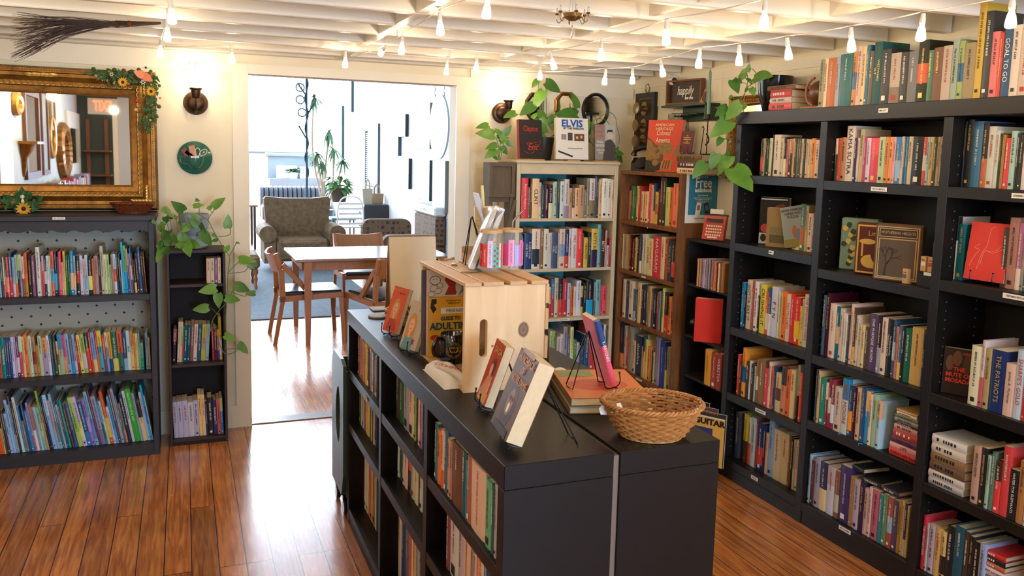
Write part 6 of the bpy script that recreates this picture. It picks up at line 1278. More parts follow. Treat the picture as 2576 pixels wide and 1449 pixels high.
# ------------------------------------------------------------------ on the rustic brown bookcase
BT = 1.6116
o = flat_cover('hardcover_book', 'large orange-red hardcover titled American Heritage Colonial America, an eagle on it', 'hardcover', (2.775, 4.462, BT), .255, .318, .03, R(-66), 4, 'cf4a34', sc='8a2f24', hard=True)
ctext(o, 'AMERICAN\nHERITAGE', .024, -.005, .275, cm('ecd9b0'), width=.125); ctext(o, 'Colonial\nAmerica', .044, -.01, .215, cm('ecdcb8'), width=.135, shear=.1)
M_eag = mat('bronze_eagle_print', '#9a7440', .5, noise=.5, nscale=60); M_eag2 = mat('bronze_eagle_shade_print', '#6b4d28', .5, noise=.4, nscale=80)
art(o, [(M_eag2, [(-.127, 0.02), (.0, .02), (.0, .16), (-.06, .165), (-.1, .2), (-.127, .215)]), (M_eag, [(-.127, .07), (-.03, .08), (-.02, .14), (-.07, .15), (-.1, .19), (-.127, .2)]), (M_eag, ell(.01, .145, .058, .042)), (M_eag2, [(-.06, .13), (-.03, .14), (-.03, .12), (-.055, .112)]), (M_eag, [(.06, .09), (.127, .1), (.127, .19), (.1, .16)]), (cm('2b2622'), [(-.127, .0), (-.02, .0), (-.01, .05), (-.127, .07)]), (cm('cf4a34'), [(-.06, 0), (.127, 0), (.127, .012), (.02, .02)]), (M_eag, ell(-.055, .055, .022, .02)), (cm('a5793f'), [(-.015, .012), (.06, .01), (.075, .07), (.02, .085), (-.01, .06)])] + [(cm('8a3a24'), [(-.005 + .02 * k, .018), (.006 + .02 * k, .016), (.02 + .018 * k, .07), (.01 + .018 * k, .075)]) for k in range(3)] + [(M_dk, ell(-.012, .155, .004, .003, 10))])
for k in range(16):
    x, z = -.118 + .02 * (k % 5) + .006 * (k // 5), .09 + .024 * (k // 5); 
    if z < .2 - (x + .127) * .7: art(o, [(M_eag2, [(x, z), (x + .006, z - .006), (x + .016, z), (x + .008, z + .003)])])
t = thing('rotary_telephone', 'black rotary telephone beside the orange-red hardcover on the brown bookcase', 'telephone', (2.80, 4.735, BT), R(-60))
b = MB(); b.prism([(-.07, 0), (.07, 0), (.075, .03), (.055, .06), (.03, .085), (-.035, .085), (-.065, .05)], -.07, .07, 'x'); b.build('telephone_body', M_mug, t)
b = MB(); Mx = Matrix.Translation((0, -.055, .052)) @ Matrix.Rotation(R(50), 4, 'X'); b.lathe([(.0001, .012), (.03, .012), (.045, .008), (.048, 0), (.0001, 0)], 28, M=Mx); b.build('rotary_dial', mat('dark_dial', '#2a2a2a', .2), t, smooth=True)
b = MB(); b.tube(smooth_path([(-.1, .015, .10), (-.085, .012, .13), (-.03, .01, .148), (.03, .01, .148), (.085, .012, .13), (.1, .015, .10)]), [.02, .022, .02, .017, .016, .015, .014, .014, .014, .014, .014, .014, .014, .014, .014, .014, .014, .014, .014, .014, .014, .015, .016, .017, .02, .022, .022, .021, .02, .02, .02][:31], 12); b.build('handset', M_mug, t, smooth=True)
stack('%s of the stack under the candlestick', 2.712, along(1727, 'X', 2.70, 1.63), BT, R(-86), [(.21, .033, 'd9b98a'), (.205, .036, '4a3038'), (.225, .042, '6b4a22')], d=.17)
zs3 = BT + .1135; CSY = along(1777, 'X', 2.845, 1.75)
for i, (zz, hh, n, m) in enumerate(((BT, .033, 7, M_goldp), (BT + .034, .036, 9, M_lt), (BT + .071, .042, 10, M_goldp))):
    pass
o = easel_book('paperback_book', 'maroon Declaration booklet with gold lines on a tiny easel on the old books', (2.765, along(1728, 'X', 2.765, 1.74), zs3), R(-62), 10, .085, .125, .012, '5a2026', sc='c9cfd2', el='tiny black easel under the maroon booklet', back=.05, eh=.07, lift=.008, cat='booklet')
ctext(o, 'The\nDeclaration of\nIndependence\nand\nConstitution', .0105, 0, .076, M_gold, width=.066)
t = thing('candlestick', 'black iron candlestick with crescent arms on the stack of old books', 'candlestick', (2.845, CSY, zs3))
b = MB(); b.lathe([(.0001, .004), (.03, .004), (.034, .0), (.0001, 0)], 24); b.build('candlestick_base', M_wire, t)
b = MB(); b.tube([(0, 0, .004), (0, 0, .20)], .003, 8); b.tube(smooth_path([(-.0, .01, .12), (0, -.012, .10), (0, -.016, .075), (0, .012, .055)]), .004, 8); b.tube([(0, .06, .0), (0, .035, .15), (0, .045, .165), (0, .055, .155)], .0025, 6); b.build('iron_stem', M_wire, t)
b = MB(); b.lathe([(.0001, .2), (.026, .2), (.03, .205), (.012, .204), (.012, .232), (.0001, .232)], 20); b.build('drip_pan', M_wire, t)
b = MB(); b.lathe([(.0105, 0), (.0108, .02), (.0075, .24), (.0012, .262), (.0001, .262)], 16); o = b.build('candle', mat('sage_candle_wax', '#6f9a86', .4), None, smooth=True); tag(o, 'tall sage green taper candle in the black iron candlestick', 'candle'); o.location = (2.845, CSY, zs3 + .2326)
t = thing('wire_rack', 'small dark criss-cross wire rack standing behind the orange-red hardcover', 'wire rack', (2.855, 4.50, BT), R(-75))
b = MB()
for k in range(5):
    for q in range(3): 
        x = -.07 + k * .035; b.tube([(x, q * .012, .2 + .0), (x + .0175, q * .012, .365), (x + .035, q * .012, .2)], .0015, 5)
b.tube([(-.07, 0, .2), (.105, 0, .2)], .002, 6); b.tube([(-.04, .012, .365), (.07, .012, .365)], .002, 6); b.build('wire_lattice', M_wire, t)
b = MB()
for x in (-.06, .09): b.tube([(x, .012, .2), (x, .012, .0)], .002, 6)
b.build('leg', M_wire, t)
# poster on the brown bookcase side (faces -Y)
p0, p1 = at(1728, 438, Y=4.121), at(1808, 553, Y=4.121)
t = thing('poster', 'white-bordered teal Free audiobook poster taped to the brown bookcase side', 'poster', ((p0.x + p1.x) / 2, 4.1212, (p0.z + p1.z) / 2)); W, H = (p1.x - p0.x) / 2, .152
b = MB(); b.box(-W, W, -.0008, 0, -H, H); b.build('paper', mat('white_paper', '#e6e6e2', .5), t)
b = MB(); b.box(-W * .84, W * .84, -.0012, -.00085, -H * .68, H * .84); b.build('blue_panel', cm('2f7f9a'), t)
M_white = mat('white_print', '#f2f0ea', .5)
for s, z, sz, wd in (('SPECIAL OFFER', .78, .01, .55), ('Free', .55, .085, 1.2), ('audiobook', .27, .036, 1.15), ('with membership.', .07, .012, .75)): text(s, sz, (0, -.0014, H * z), M_white, t, width=W * wd, bold=.001 if sz > .03 else 0)
b = MB(); rp_ = random.Random(2)
for k in range(4): strokes(b, -W * (.55 - .1 * k), W * (.55 - .1 * k), H * (-.03 - .06 * k), .005, -.0014, rp_)
strokes(b, -W * .45, W * .7, -H * .82, .006, -.001, rp_, 1); b.build('small_print', [M_white, M_ink], t)
for x, c in ((-.25, 'e8e8e4'), (.25, '22304a')):
    b = MB(); Mx = Matrix.Translation((W * x, -.0014, -H * .45)) @ Matrix.Rotation(R(8 if x < 0 else -10), 4, 'Y'); b.box(-W * .14, W * .14, -.0004, 0, -H * .24, H * .24, 0, Mx); b.box(-W * .08, W * .08, -.0006, -.0004, -H * .06, H * .14, 1, Mx); b.build('phone_print', [cm(c), cm('c0603a' if x < 0 else '5a6a8a')], t)
# ------------------------------------------------------------------ corner walls
Qr = R(-90)
p = at(1623, 305, X=XW - .02); t = thing('door_knob_rack', 'tall dark framed board with three old brass door knobs in the corner', 'coat rack', (XW - .001, p.y, p.z), Qr)
b = MB(); b.frame(-.125, .125, -.19, .19, .035, -.03, -.001); b.build('frame', mat('black_green_frame', '#23241d', .4), t)
b = MB(); b.frame(-.091, .091, -.156, .156, .008, -.026, -.004); b.build('inner_frame', M_gilt, t)
b = MB(); b.box(-.085, .085, -.018, -.003, -.15, .15); b.build('back_board', mat('dark_brown_board', '#3a2415', .5), t)
M_oldb = mat('aged_brass', '#a48a62', .3, metal=.85)
for z in (.085, -.03, -.135):
    k = MB(); Mx = Matrix.Translation((-.02, -.018, z)) @ Matrix.Rotation(R(90), 4, 'X'); k.lathe([(.0001, 0), (.046, .0), (.046, .004), (.02, .006), (.018, .03), (.036, .04), (.042, .055), (.040, .066), (.02, .07), (.0001, .07)], 28, M=Mx); k.build('door_knob', M_oldb, t, smooth=True)
b = MB(); b.tube([(.026 * math.cos(a), -.012, .22 + .026 * math.sin(a) * 1.1) for a in [k * .4 for k in range(16)]], .004, 6, closed=True); b.build('hanger_ring', M_oldb, t)
p = at(1740, 268, X=XW - .08); z0 = at(1740, 257, X=XW - .1).z
t = thing('peg_shelf', 'dark green wall shelf with slanted slots under the happily sign', 'shelf', (XW - .001, 4.40, z0 - .008), Qr)
M_dg = mat('dark_green_shelf', '#2b4337', .4)
b = MB(); b.bbox(-.24, .24, -.11, -.001, -.014, 0, .002); b.build('shelf_board', M_dg, t)
b = MB(); b.bbox(-.13, .235, -.02, -.001, -.1, -.0145, .002); b.build('back_board', M_dg, t)
for k in range(4): b = MB(); b.bbox(-.13 + k * .09, -.06 + k * .09, -.085, -.021, -.073 + .005 * k, -.064 + .005 * k, .002); b.build('peg', M_dg, t)
b = MB(); b.bbox(.222, .236, -.1, -.021, -.1, -.0145, .002); b.build('side_board', M_dg, t)
zs = z0 - .008 + .0006
t = thing('framed_sign', 'brown box-framed chalk sign reading happily ever after on the green shelf', 'sign', (XW - .055, 4.445, zs), R(-78))
b = MB(); b.frame(-.15, .15, 0, .152, .012, -.03, .0); b.build('frame', M_wood_m, t)
b = MB(); b.box(-.139, .139, -.006, -.002, .011, .141); b.build('chalkboard', mat('brown_chalkboard', '#32241d', .5), t)
text('happily', .075, (-.005, -.0066, .085), M_white, t, width=.19, shear=.25, bold=.0004); text('ever after', .026, (.03, -.0066, .04), M_white, t, width=.1, bold=.0008)
t = thing('framed_sign', 'little slanted wooden card with a dark oval beside the happily sign', 'sign', (XW - .06, 4.262, zs), R(-78))
b = MB(); b.prism([(-.02, 0), (.014, 0), (.036, .075), (.022, .085)], -.006, 0, 'y'); b.build('wooden_card', mat('honey_wood', '#b5843f', .5), t); b = MB(); b.add([(x * .5 + .008 + z * .25, -.0064, z) for x, z in ell(0, .04, .03, .03)], [tuple(range(22))]); b.build('oval_print', cm('4a2a24'), t, flip=False)
p = at(1684, 205, X=2.87); t = thing('security_camera', 'small white wall camera with black face by the happily sign', 'camera', (2.87, p.y, p.z))
b = MB(); b.lathe([(.0001, 0), (.022, 0), (.026, .006), (.026, .05), (.02, .058), (.0001, .058)], 24, M=Matrix.Rotation(R(90), 4, 'X') @ Matrix.Rotation(R(0), 4, 'Y')); b.build('camera_body', M_lab, t, smooth=True)
b = MB(); b.lathe([(.0001, .0585), (.020, .0585), (.018, .061), (.0001, .062)], 24, M=Matrix.Rotation(R(90), 4, 'X')); b.build('camera_lens', M_mug, t)
b = MB(); b.tube(smooth_path([(0, 0, .02), (.01, .02, .05), (.04, .03, .056), (.078, .03, .05)]), .007, 8); b.lathe([(.0001, 0), (.03, 0), (.026, .008), (.0001, .009)], 20, M=Matrix.Translation((.079, .03, .05)) @ Matrix.Rotation(R(-90), 4, 'Y')); b.build('wall_mount', M_lab, t, smooth=True)
b = MB(); b.tube(smooth_path([(.075, .03, .02), (.077, .05, -.1), (.0765, .06, -.22), (.076, .1, -.40)]), .0016, 5); b.build('cable', M_cord, t)
# gilt picture frame behind the black bookcase end
t = thing('framed_mirror', 'ornate gilt framed mirror half hidden behind the black bookcase end', 'framed mirror', (XW - .001, 3.84, 1.82), Qr)
b = MB(); b.frame(-.20, .20, -.23, .235, .055, 0, 0, prof=[(0, -.001), (0, -.03), (.012, -.036), (.02, -.028), (.045, -.026), (.055, -.012), (.055, -.001)]); b.build('frame', M_gilt, t)
b = MB()
for x in (-.168, .168):
    for k in range(20): b.ball((x, -.03, -.2 + k * .021), .008, 6)
for k in range(16): b.ball((-.16 + k * .021, -.03, .205), .008, 6)
b.build('bead_moulding', M_gilt2, t); b = MB(); b.box(-.146, .146, -.008, -.002, -.176, .181); b.build('glass', M_mirror, t)
# octagonal mirrors and round mirror on the back wall
def poly_mirror(label, px, py, rx, rz_, m, n, w_, rot):
    p = at(px, py, Y=YB - .02); t = thing('wall_mirror', label, 'mirror', (p.x, YB - .0006, p.z))
    ring = [(math.cos(2 * math.pi * (k + rot) / n), math.sin(2 * math.pi * (k + rot) / n)) for k in range(n)]
    pr = [(1, -.001), (1, -.014), (1 - w_ * .35, -.024), (1 - w_ * .6, -.018), (1 - w_, -.012), (1 - w_, -.001)]
    vs = [(x * rx * s, y, z * rz_ * s) for s, y in pr for x, z in ring]; fs = []
    for i in range(len(pr)):
        j = (i + 1) % len(pr)
        for k in range(n): q = (k + 1) % n; fs.append((i * n + k, i * n + q, j * n + q, j * n + k))
    b = MB(); b.add(vs, fs); b.build('frame', m, t, smooth=n > 12)
    b = MB(); s = 1 - w_ * .95; b.add([(x * rx * s, -.006, z * rz_ * s) for x, z in ring], [tuple(range(n))]); b.build('glass', M_mirror, t); return t
poly_mirror('dark octagonal mirror on the cream wall behind the plant', 1346, 268, .072, .10, mat('dark_walnut_frame', '#3d2b20', .4), 8, .34, .5)
poly_mirror('brown and gold octagonal mirror on the cream wall behind the white face-out book', 1424, 266, .085, .10, M_gilt, 8, .28, .5)
poly_mirror('round black-framed mirror on the cream wall by the corner', 1500, 277, .104, .118, mat('black_frame', '#1c1a18', .4), 40, .2, 0)
# face-out books on the cream bookcase
WT = 1.6636
def ledge(x, w_, y=4.868, lab=''):
    o = boxo('book_ledge', x - w_ / 2, x + w_ / 2, y - .012, y + .05, WT, WT + .008, mat('pale_wood_ledge', '#b78f5f', .5), None, .001); tag(o, lab, 'book stand'); return o
xs = [at(p_, 396, Y=4.9).x for p_ in (1329, 1434, 1519)]
ledge(xs[0], .19, lab='pale wooden stand under the black face-out book with red writing'); ledge(xs[2], .17, lab='pale wooden stand under the grey portrait book'); ledge(xs[1] + .01, .09, lab='small stand under the white face-out book')
o = flat_cover('hardcover_book', 'black hardcover with red name and handwriting, face out on the cream bookcase', 'hardcover', (xs[0], 4.885, WT + .0086), .165, .243, .03, R(6), 7, '2a2523', sc='b4302a', hard=True)
ctext(o, 'Clapton', .05, -.0, .185, cm('c0392f'), width=.13); text('Eric', .06, (.01, -.0335, .07), cm('c8402f'), o, width=.11, shear=.4)
for pts in (((-.055, .045), (-.01, .03), (.02, .05), (-.03, .09), (.0, .1)), ((.0, .06), (.03, .075), (.07, .095)), ((-.02, .09), (.06, .105), (.075, .11))):
    b = MB(); b.tube(smooth_path([(x, -.0312, z) for x, z in pts]), .0013, 4); b.build('cover_print', cm('c8402f'), o)
o = flat_cover('hardcover_book', 'large white hardcover with blue name and small photos, face out on the cream bookcase', 'hardcover', (xs[1], 4.888, WT + .0086), .225, .265, .028, R(-3), 7, 'e2dfd8', sc='cfc9bd', hard=True)
ctext(o, 'ELVIS', .062, .0, .228, cm('2456a8'), width=.18, bold=.002); ctext(o, 'BY THE PRESLEYS', .017, .01, .197, M_dk, width=.155, bold=.0005)
art(o, [(cm('8a8680'), rect(-.075, -.04, .125, .16)), (cm('4a443e'), rect(-.03, .003, .12, .17)), (cm('6b4a38'), rect(.015, .085, .118, .165)), (M_skin, ell(.035, .14, .008, .01)), (M_skin, ell(.065, .145, .008, .01)), (cm('2b2a29'), [(-.1, .045), (.0, .012), (.004, .022), (-.096, .056)])])
ctext(o, 'Priscilla Presley, Lisa Marie Presley', .0085, .02, .07, M_dk, width=.15)
o = flat_cover('hardcover_book', 'grey portrait hardcover with red and white title, face out by the corner', 'hardcover', (xs[2] - .005, 4.888, WT + .0086), .145, .232, .026, R(-4), 7, '8f8b84', sc='6a6660', hard=True)
art(o, [(cm('b9b4ab'), rect(-.0, .0725, .0, .232)), (cm('4a4642'), [(-.02, 0), (.0725, 0), (.0725, .1), (.04, .14), (.0, .125), (-.01, .06)]), (cm('c9c2b6'), ell(.035, .165, .022, .03)), (cm('3a3633'), [(.012, .17), (.016, .198), (.05, .2), (.06, .17), (.05, .185), (.022, .185)]), (cm('6a655e'), rect(.026, .031, .17, .173)), (cm('6a655e'), rect(.040, .045, .17, .173))])
ctext(o, 'HOME\nWARD\nBOUND', .03, -.042, .185, cm('d9604a'), width=.055); ctext(o, 'PAUL\nSIMON', .024, -.038, .105, M_white, width=.055); ctext(o, 'PETER AMES\nCARLIN', .017, -.035, .055, M_lt, width=.06)
# ================================================================== plants
M_poth = mat('pothos_leaf', '#6f9c3c', .35, spec=.5, noise=.35, nscale=14, col2='#4a7a2e'); M_poth2 = mat('dark_pothos_leaf', '#4f8038', .35, noise=.3, nscale=14); M_vine = mat('green_vine', '#6a7d38', .5); M_soil = mat('potting_soil', '#2b1e16', .9)
TOCAM = -RZ; RL = random.Random(21)
def pleaf(b, p, q, wf=.64, mi=0, droop=.12):
    d = q - p; L = d.length
    up = (TOCAM + Vector((RL.gauss(0, .25), RL.gauss(0, .25), .35 + RL.gauss(0, .2)))).normalized()
    leaf_mb(b, aim(p, d, up), L, L * wf, mi, fold=.16, droop=droop, n=7)
def plant(name, label, leaves, stems, org, s, plane, pot, r_=.0022, jit=.03, stem_from=None):
    """leaves: (x0,y0,x1,y1[,kind]) base and tip in a zoom at org, scale s"""
    t = thing(name, label, 'plant', pot); o0 = Vector(t.location)
    W = lambda x, y, dj=0: plane(org[0] + x / s, org[1] + y / s) + TOCAM * dj
    vb = MB()
    P = [[W(x, y) for x, y in st] for st in stems]
    for pts in P: vb.tube(smooth_path([p - o0 for p in pts], 6), r_, 6)
    allp = [q for pts in P for q in smooth_path(pts, 6)]
    for i, lf in enumerate(leaves):
        dj = RL.uniform(0, jit); p, q = W(lf[0], lf[1], dj), W(lf[2], lf[3], dj + RL.uniform(-.01, .02))
        b = MB(); pleaf(b, p - o0, q - o0); 
        b.build('leaf', M_poth if RL.random() < .6 else M_poth2, t, smooth=True)
        n = min(allp, key=lambda v: (v - p).length)
        if (n - p).length < .22: vb.tube(smooth_path([n - o0, (n - o0).lerp(p - o0, .5) + Vector((0, 0, .008)), p - o0], 3), r_ * .6, 5)
    vb.build('vine_stems', M_vine, t, smooth=True); return t
# pothos on the narrow brown bookcase
pl = lambda x, y: at(x, y, Y=(4.955 if y < 620 else 4.905) if x > 440 else 4.79 + .165 * max(0, (x - 412) / 28))
L1 = [(560, 230, 430, 125), (440, 270, 345, 215), (470, 290, 385, 310), (915, 190, 1060, 80), (850, 215, 905, 150), (1085, 425, 1095, 270), (720, 112, 690, 78), (722, 112, 785, 120), (670, 180, 795, 155), (735, 310, 655, 260), (590, 425, 470, 355), (745, 400, 630, 310), (755, 370, 805, 505), (490, 505, 650, 575), (345, 560, 465, 485), (300, 385, 385, 475), (232, 345, 290, 385), (262, 640, 330, 560), (290, 720, 240, 820), (360, 650, 290, 745), (430, 640, 330, 600), (500, 650, 565, 560), (600, 590, 665, 745), (650, 590, 760, 645), (755, 470, 880, 630), (880, 500, 955, 530), (945, 560, 860, 575), (1065, 690, 1105, 600), (1150, 590, 1208, 600), (1185, 790, 1390, 795), (1300, 840, 1395, 890), (955, 1105, 750, 1145), (945, 1170, 965, 1340), (835, 1330, 645, 1358), (1050, 1215, 1218, 1248), (1140, 1075, 1320, 1145), (1392, 1162, 1285, 1168), (380, 300, 400, 380), (420, 460, 360, 560), (560, 400, 700, 420), (640, 430, 560, 470), (430, 520, 500, 600), (1060, 700, 1040, 640), (1040, 1640, 1190, 1700), (1190, 1745, 1310, 1850), (1230, 1720, 1180, 1800)]
S1 = [[(700, 250), (830, 340), (900, 470), (1000, 640), (1075, 760), (1060, 900), (1050, 1130), (1045, 1260), (960, 1360), (880, 1480), (860, 1600)], [(1045, 1240), (1030, 1500), (1040, 1650), (1030, 1800)], [(600, 250), (400, 330), (310, 450), (310, 560)], [(730, 250), (725, 112)], [(820, 330), (900, 220)], [(950, 525), (1075, 500), (1082, 425)], [(1075, 740), (1150, 600)], [(1050, 940), (1185, 800)], [(1070, 940), (1240, 920), (1295, 845)], [(1060, 1140), (1240, 1200), (1290, 1165)], [(1090, 1180), (1145, 1080)], [(960, 1350), (945, 1180)], [(1030, 1800), (1150, 1790), (1190, 1740)], [(880, 1480), (1000, 1830), (1130, 1840), (1200, 1760)]]
t = plant('potted_pothos', 'trailing pothos in a blue-grey bowl on the narrow dark bookcase', L1, S1, (340, 480), 4.528, pl, (.05, 5.045, 1.1226), jit=.05)
b = MB(); b.lathe([(.0001, .0), (.06, 0), (.072, .012), (.05, .05), (.046, .07), (.07, .1), (.08, .13), (.082, .195), (.077, .195), (.074, .14), (.0001, .14)], 36); b.build('flower_pot', mat('blue_grey_glaze', '#98a5b2', .3), t, smooth=True)
b = MB(); b.lathe([(.0001, .182), (.074, .18)], 24); b.build('soil', M_soil, t)
# pothos in the weathered planter left of the cream bookcase
pl = lambda x, y: at(x, y, Y=4.90)
L2 = [(90, 342, 15, 352), (125, 402, 20, 390), (140, 455, 73, 478), (135, 490, 65, 535), (162, 400, 130, 365), (185, 395, 228, 345), (150, 420, 190, 375), (160, 440, 215, 410), (170, 470, 205, 520), (120, 520, 150, 545), (180, 430, 150, 360), (200, 440, 240, 470), (150, 500, 195, 470)]
t = plant('potted_pothos', 'pothos growing from the weathered wooden planter beside the doorway casing', L2, [[(150, 545), (150, 460), (125, 400), (90, 345)], [(155, 545), (160, 440), (185, 395)], [(160, 545), (180, 450), (200, 430)], [(150, 545), (140, 480)]], (1190, 170), 2.341, pl, (1.845, 4.90, 1.43), jit=.05)
M_oldw = mat('weathered_grey_wood', '#6a5a45', .6, noise=.4, nscale=12, stretch=(5, 5, .8))
b = MB(); b.frame(-.085, .085, 0, .215, .022, -.06, .06); b.box(-.063, .063, -.045, -.035, .022, .193); b.box(-.063, .063, .05, .059, .022, .193); b.build('planter_box', [M_oldw], t)
b = MB(); b.box(-.06, .06, -.03, .045, .10, .205); b.build('soil', M_soil, t)
for x in (-.07, .07):
    b = MB(); b.box(x - .012, x + .012, -.05, .05, -1.43, -.001); b.build('stand_leg', M_oldw, t)
for z in (-.03, -.5): b = MB(); b.box(-.0575, .0575, -.04, .04, z, z + .029); b.build('stand_shelf', M_oldw, t)
b = MB(); Mx = Matrix.Translation((.03, -.06, -.25)) @ Matrix.Rotation(R(14), 4, 'Y'); b.box(-.011, .011, -.006, .006, -.01, .24, 0, Mx); b.build('prop_stick', M_oldw, t)
# big pothos behind the face-out books
pl = lambda x, y: at(x, y, Y=5.03)
L3 = [(385, 75, 343, 122), (428, 88, 522, 148), (415, 142, 348, 255), (355, 225, 275, 285), (612, 240, 582, 143), (612, 285, 478, 272), (380, 268, 448, 302), (385, 340, 447, 388), (395, 385, 432, 452), (475, 290, 432, 332), (250, 272, 178, 295), (350, 300, 380, 262), (400, 300, 440, 350), (365, 330, 410, 290), (420, 400, 390, 440), (455, 320, 470, 380), (660, 330, 650, 420), (650, 400, 665, 480), (700, 330, 680, 400)]
t = plant('potted_pothos', 'big-leaved pothos in a dark pot behind the face-out books, reaching the ceiling bulbs', L3, [[(400, 480), (425, 380), (432, 250), (428, 90)], [(405, 480), (400, 300), (385, 150), (388, 78)], [(430, 480), (520, 330), (612, 262)], [(430, 470), (350, 290), (255, 275)], [(420, 480), (470, 400), (600, 330), (690, 330)], [(690, 330), (740, 300), (800, 330), (810, 420), (805, 500)]], (1190, 170), 2.341, pl, (2.20, 5.05, WT), jit=.03)
b = MB(); b.lathe([(.0001, 0), (.055, 0), (.06, .006), (.078, .15), (.072, .15), (.066, .13), (.0001, .128)], 32); b.build('flower_pot', mat('dark_planter', '#26211f', .4), t, smooth=True)
b = MB(); b.lathe([(.0001, .134), (.068, .132)], 24); b.build('soil', M_soil, t)
pl = lambda x, y: at(x, y, Y=5.03)
t = plant('potted_pothos', 'small dark-leaved plant peeking out behind the grey portrait book in the corner', [(20, 60, -20, 10), (15, 60, 45, 20), (590, 640, 655, 650), (585, 625, 610, 585), (600, 660, 650, 720), (330, 420, 350, 370), (345, 480, 380, 450), (355, 520, 370, 560), (340, 400, 385, 380)][2:], [[(560, 660), (600, 640), (640, 650)], [(420, 600), (350, 500), (340, 400)], [(430, 370), (480, 325), (540, 305), (585, 350), (595, 420), (615, 500), (610, 570)]], (1370, 190), 3.276, pl, (2.47, 5.06, WT), jit=.03)
b = MB(); b.lathe([(.0001, 0), (.04, 0), (.05, .08), (.046, .08), (.0001, .07)], 24); b.build('flower_pot', mat('dark_planter', '#26211f', .4), t, smooth=True)
# pothos in the black pot on the black bookcase
pl = lambda x, y: at(x, y, Y=3.665) if x < 1836 else at(x, y, X=2.652)
L4 = [(345, 78, 360, 22), (342, 85, 278, 112), (255, 128, 290, 208), (385, 118, 492, 95), (345, 118, 372, 152), (370, 178, 392, 226), (342, 178, 322, 216), (246, 228, 224, 250), (222, 298, 143, 352), (215, 295, 160, 300), (212, 318, 178, 368), (302, 278, 192, 384), (240, 384, 112, 482), (186, 490, 150, 542), (242, 505, 222, 525), (150, 588, 112, 692), (236, 605, 158, 716), (78, 648, 0, 742), (258, 680, 376, 808), (216, 575, 232, 604), (345, 60, 325, 90), (395, 190, 360, 205), (335, 280, 320, 320), (300, 150, 290, 110)]
S4 = [[(430, 130), (380, 60), (345, 75), (350, 130), (325, 220), (240, 300), (150, 300)], [(420, 130), (340, 180), (320, 260), (235, 320), (215, 480), (240, 500), (235, 590), (190, 690), (160, 700)], [(190, 690), (245, 680)], [(160, 690), (100, 690), (80, 650)], [(160, 720), (240, 765)], [(235, 500), (190, 490)]]
t = plant('potted_pothos', 'pothos trailing from the black pot down the corner end of the black bookcase', L4, S4, (1740, 150), 2.481, pl, (2.84, 3.545, 1.9436), jit=.02)
b = MB(); b.lathe([(.0001, 0), (.05, 0), (.058, .01), (.083, .10), (.088, .17), (.09, .185), (.083, .185), (.08, .16), (.0001, .15)], 36); b.build('flower_pot', mat('black_glazed_pot', '#17130f', .15, coat=.4), t, smooth=True)
b = MB(); b.lathe([(.0001, .165), (.08, .163)], 24); b.build('soil', M_soil, t)
# miniature chandelier
p = at(1440, 42, Z=2.13); t = thing('hanging_ornament', 'small antique brass chandelier ornament with a crystal drop under the joists', 'ornament', p)
M_ant = mat('antique_brass_crystal', '#9c7444', .3, metal=.7); M_cry = mat('cut_crystal', '#ffffff', .03, trans=.9, ior=1.4)
b = MB(); b.lathe([(.0001, -.012), (.012, -.012), (.03, -.002), (.033, .008), (.028, .010), (.0001, .004)], 20); b.build('chandelier_bowl', M_ant, t, smooth=True)
for k in range(6):
    a = k * math.pi / 3 + .3; c, s = math.cos(a), math.sin(a)
    b = MB(); b.tube(smooth_path([(.028 * c, .028 * s, .002), (.042 * c, .042 * s, -.018), (.052 * c, .052 * s, -.008), (.051 * c, .051 * s, .006)], 4), .0013, 5); b.lathe([(.0001, .005), (.007, .008), (.0055, .012), (.0001, .012)], 10, c=(.051 * c, .051 * s, 0)); b.build('chandelier_arm', M_ant, t, smooth=True)
    b = MB(); b.lathe([(.003, .012), (.0028, .026), (.0001, .03)], 8, c=(.051 * c, .051 * s, 0)); b.build('crystal_candle', M_cry, t)
b = MB(); b.lathe([(.0001, -.068), (.003, -.06), (.0042, -.045), (.0025, -.03), (.0001, -.024)], 8); b.tube([(0, 0, -.024), (0, 0, -.012)], .0008, 5); b.build('crystal_drop', M_cry, t)
b = MB()
for x in (-.012, 0, .012): b.tube([(x, 0, .006), (x * .3, 0, 2.236 - p.z)], .0016, 6)
b.build('hanging_chain', M_cry, t)
# ================================================================== the bright cafe room beyond the doorway
M_teak = mat('teak_brown_wood', '#a8683a', .3, noise=.3, nscale=12, stretch=(3, 3, .6)); M_top = mat('polished_table_top', '#8c6a50', .14, spec=.6, noise=.2, nscale=8, stretch=(.5, 4, 1))
M_leather = mat('black_leather', '#1d1e22', .28); M_floral = mat('brown_damask', '#8a7252', .8, noise=.45, nscale=16, col2='#54402e')
def dotted():
    m = mat('brown_dotted_upholstery', '#85705a', .8); nt = m.node_tree; N = nt.nodes; K = nt.links; b = N['Principled BSDF']
    tc = N.new('ShaderNodeTexCoord'); v = N.new('ShaderNodeTexVoronoi'); v.inputs['Scale'].default_value = 15; v.inputs['Randomness'].default_value = .35; K.new(tc.outputs['Object'], v.inputs['Vector'])
    lt = N.new('ShaderNodeMath'); lt.operation = 'LESS_THAN'; lt.inputs[1].default_value = .33; K.new(v.outputs['Distance'], lt.inputs[0])
    mx2 = N.new('ShaderNodeMix'); mx2.data_type = 'RGBA'; K.new(v.outputs['Color'], mx2.inputs[0]); mx2.inputs[6].default_value = (*lin('#3a3138'), 1); mx2.inputs[7].default_value = (*lin('#6b2f2c'), 1)
    mx = N.new('ShaderNodeMix'); mx.data_type = 'RGBA'; K.new(lt.outputs[0], mx.inputs[0]); mx.inputs[6].default_value = (*lin('#6f5c46'), 1); K.new(mx2.outputs[2], mx.inputs[7]); K.new(mx.outputs[2], b.inputs['Base Color']); return m
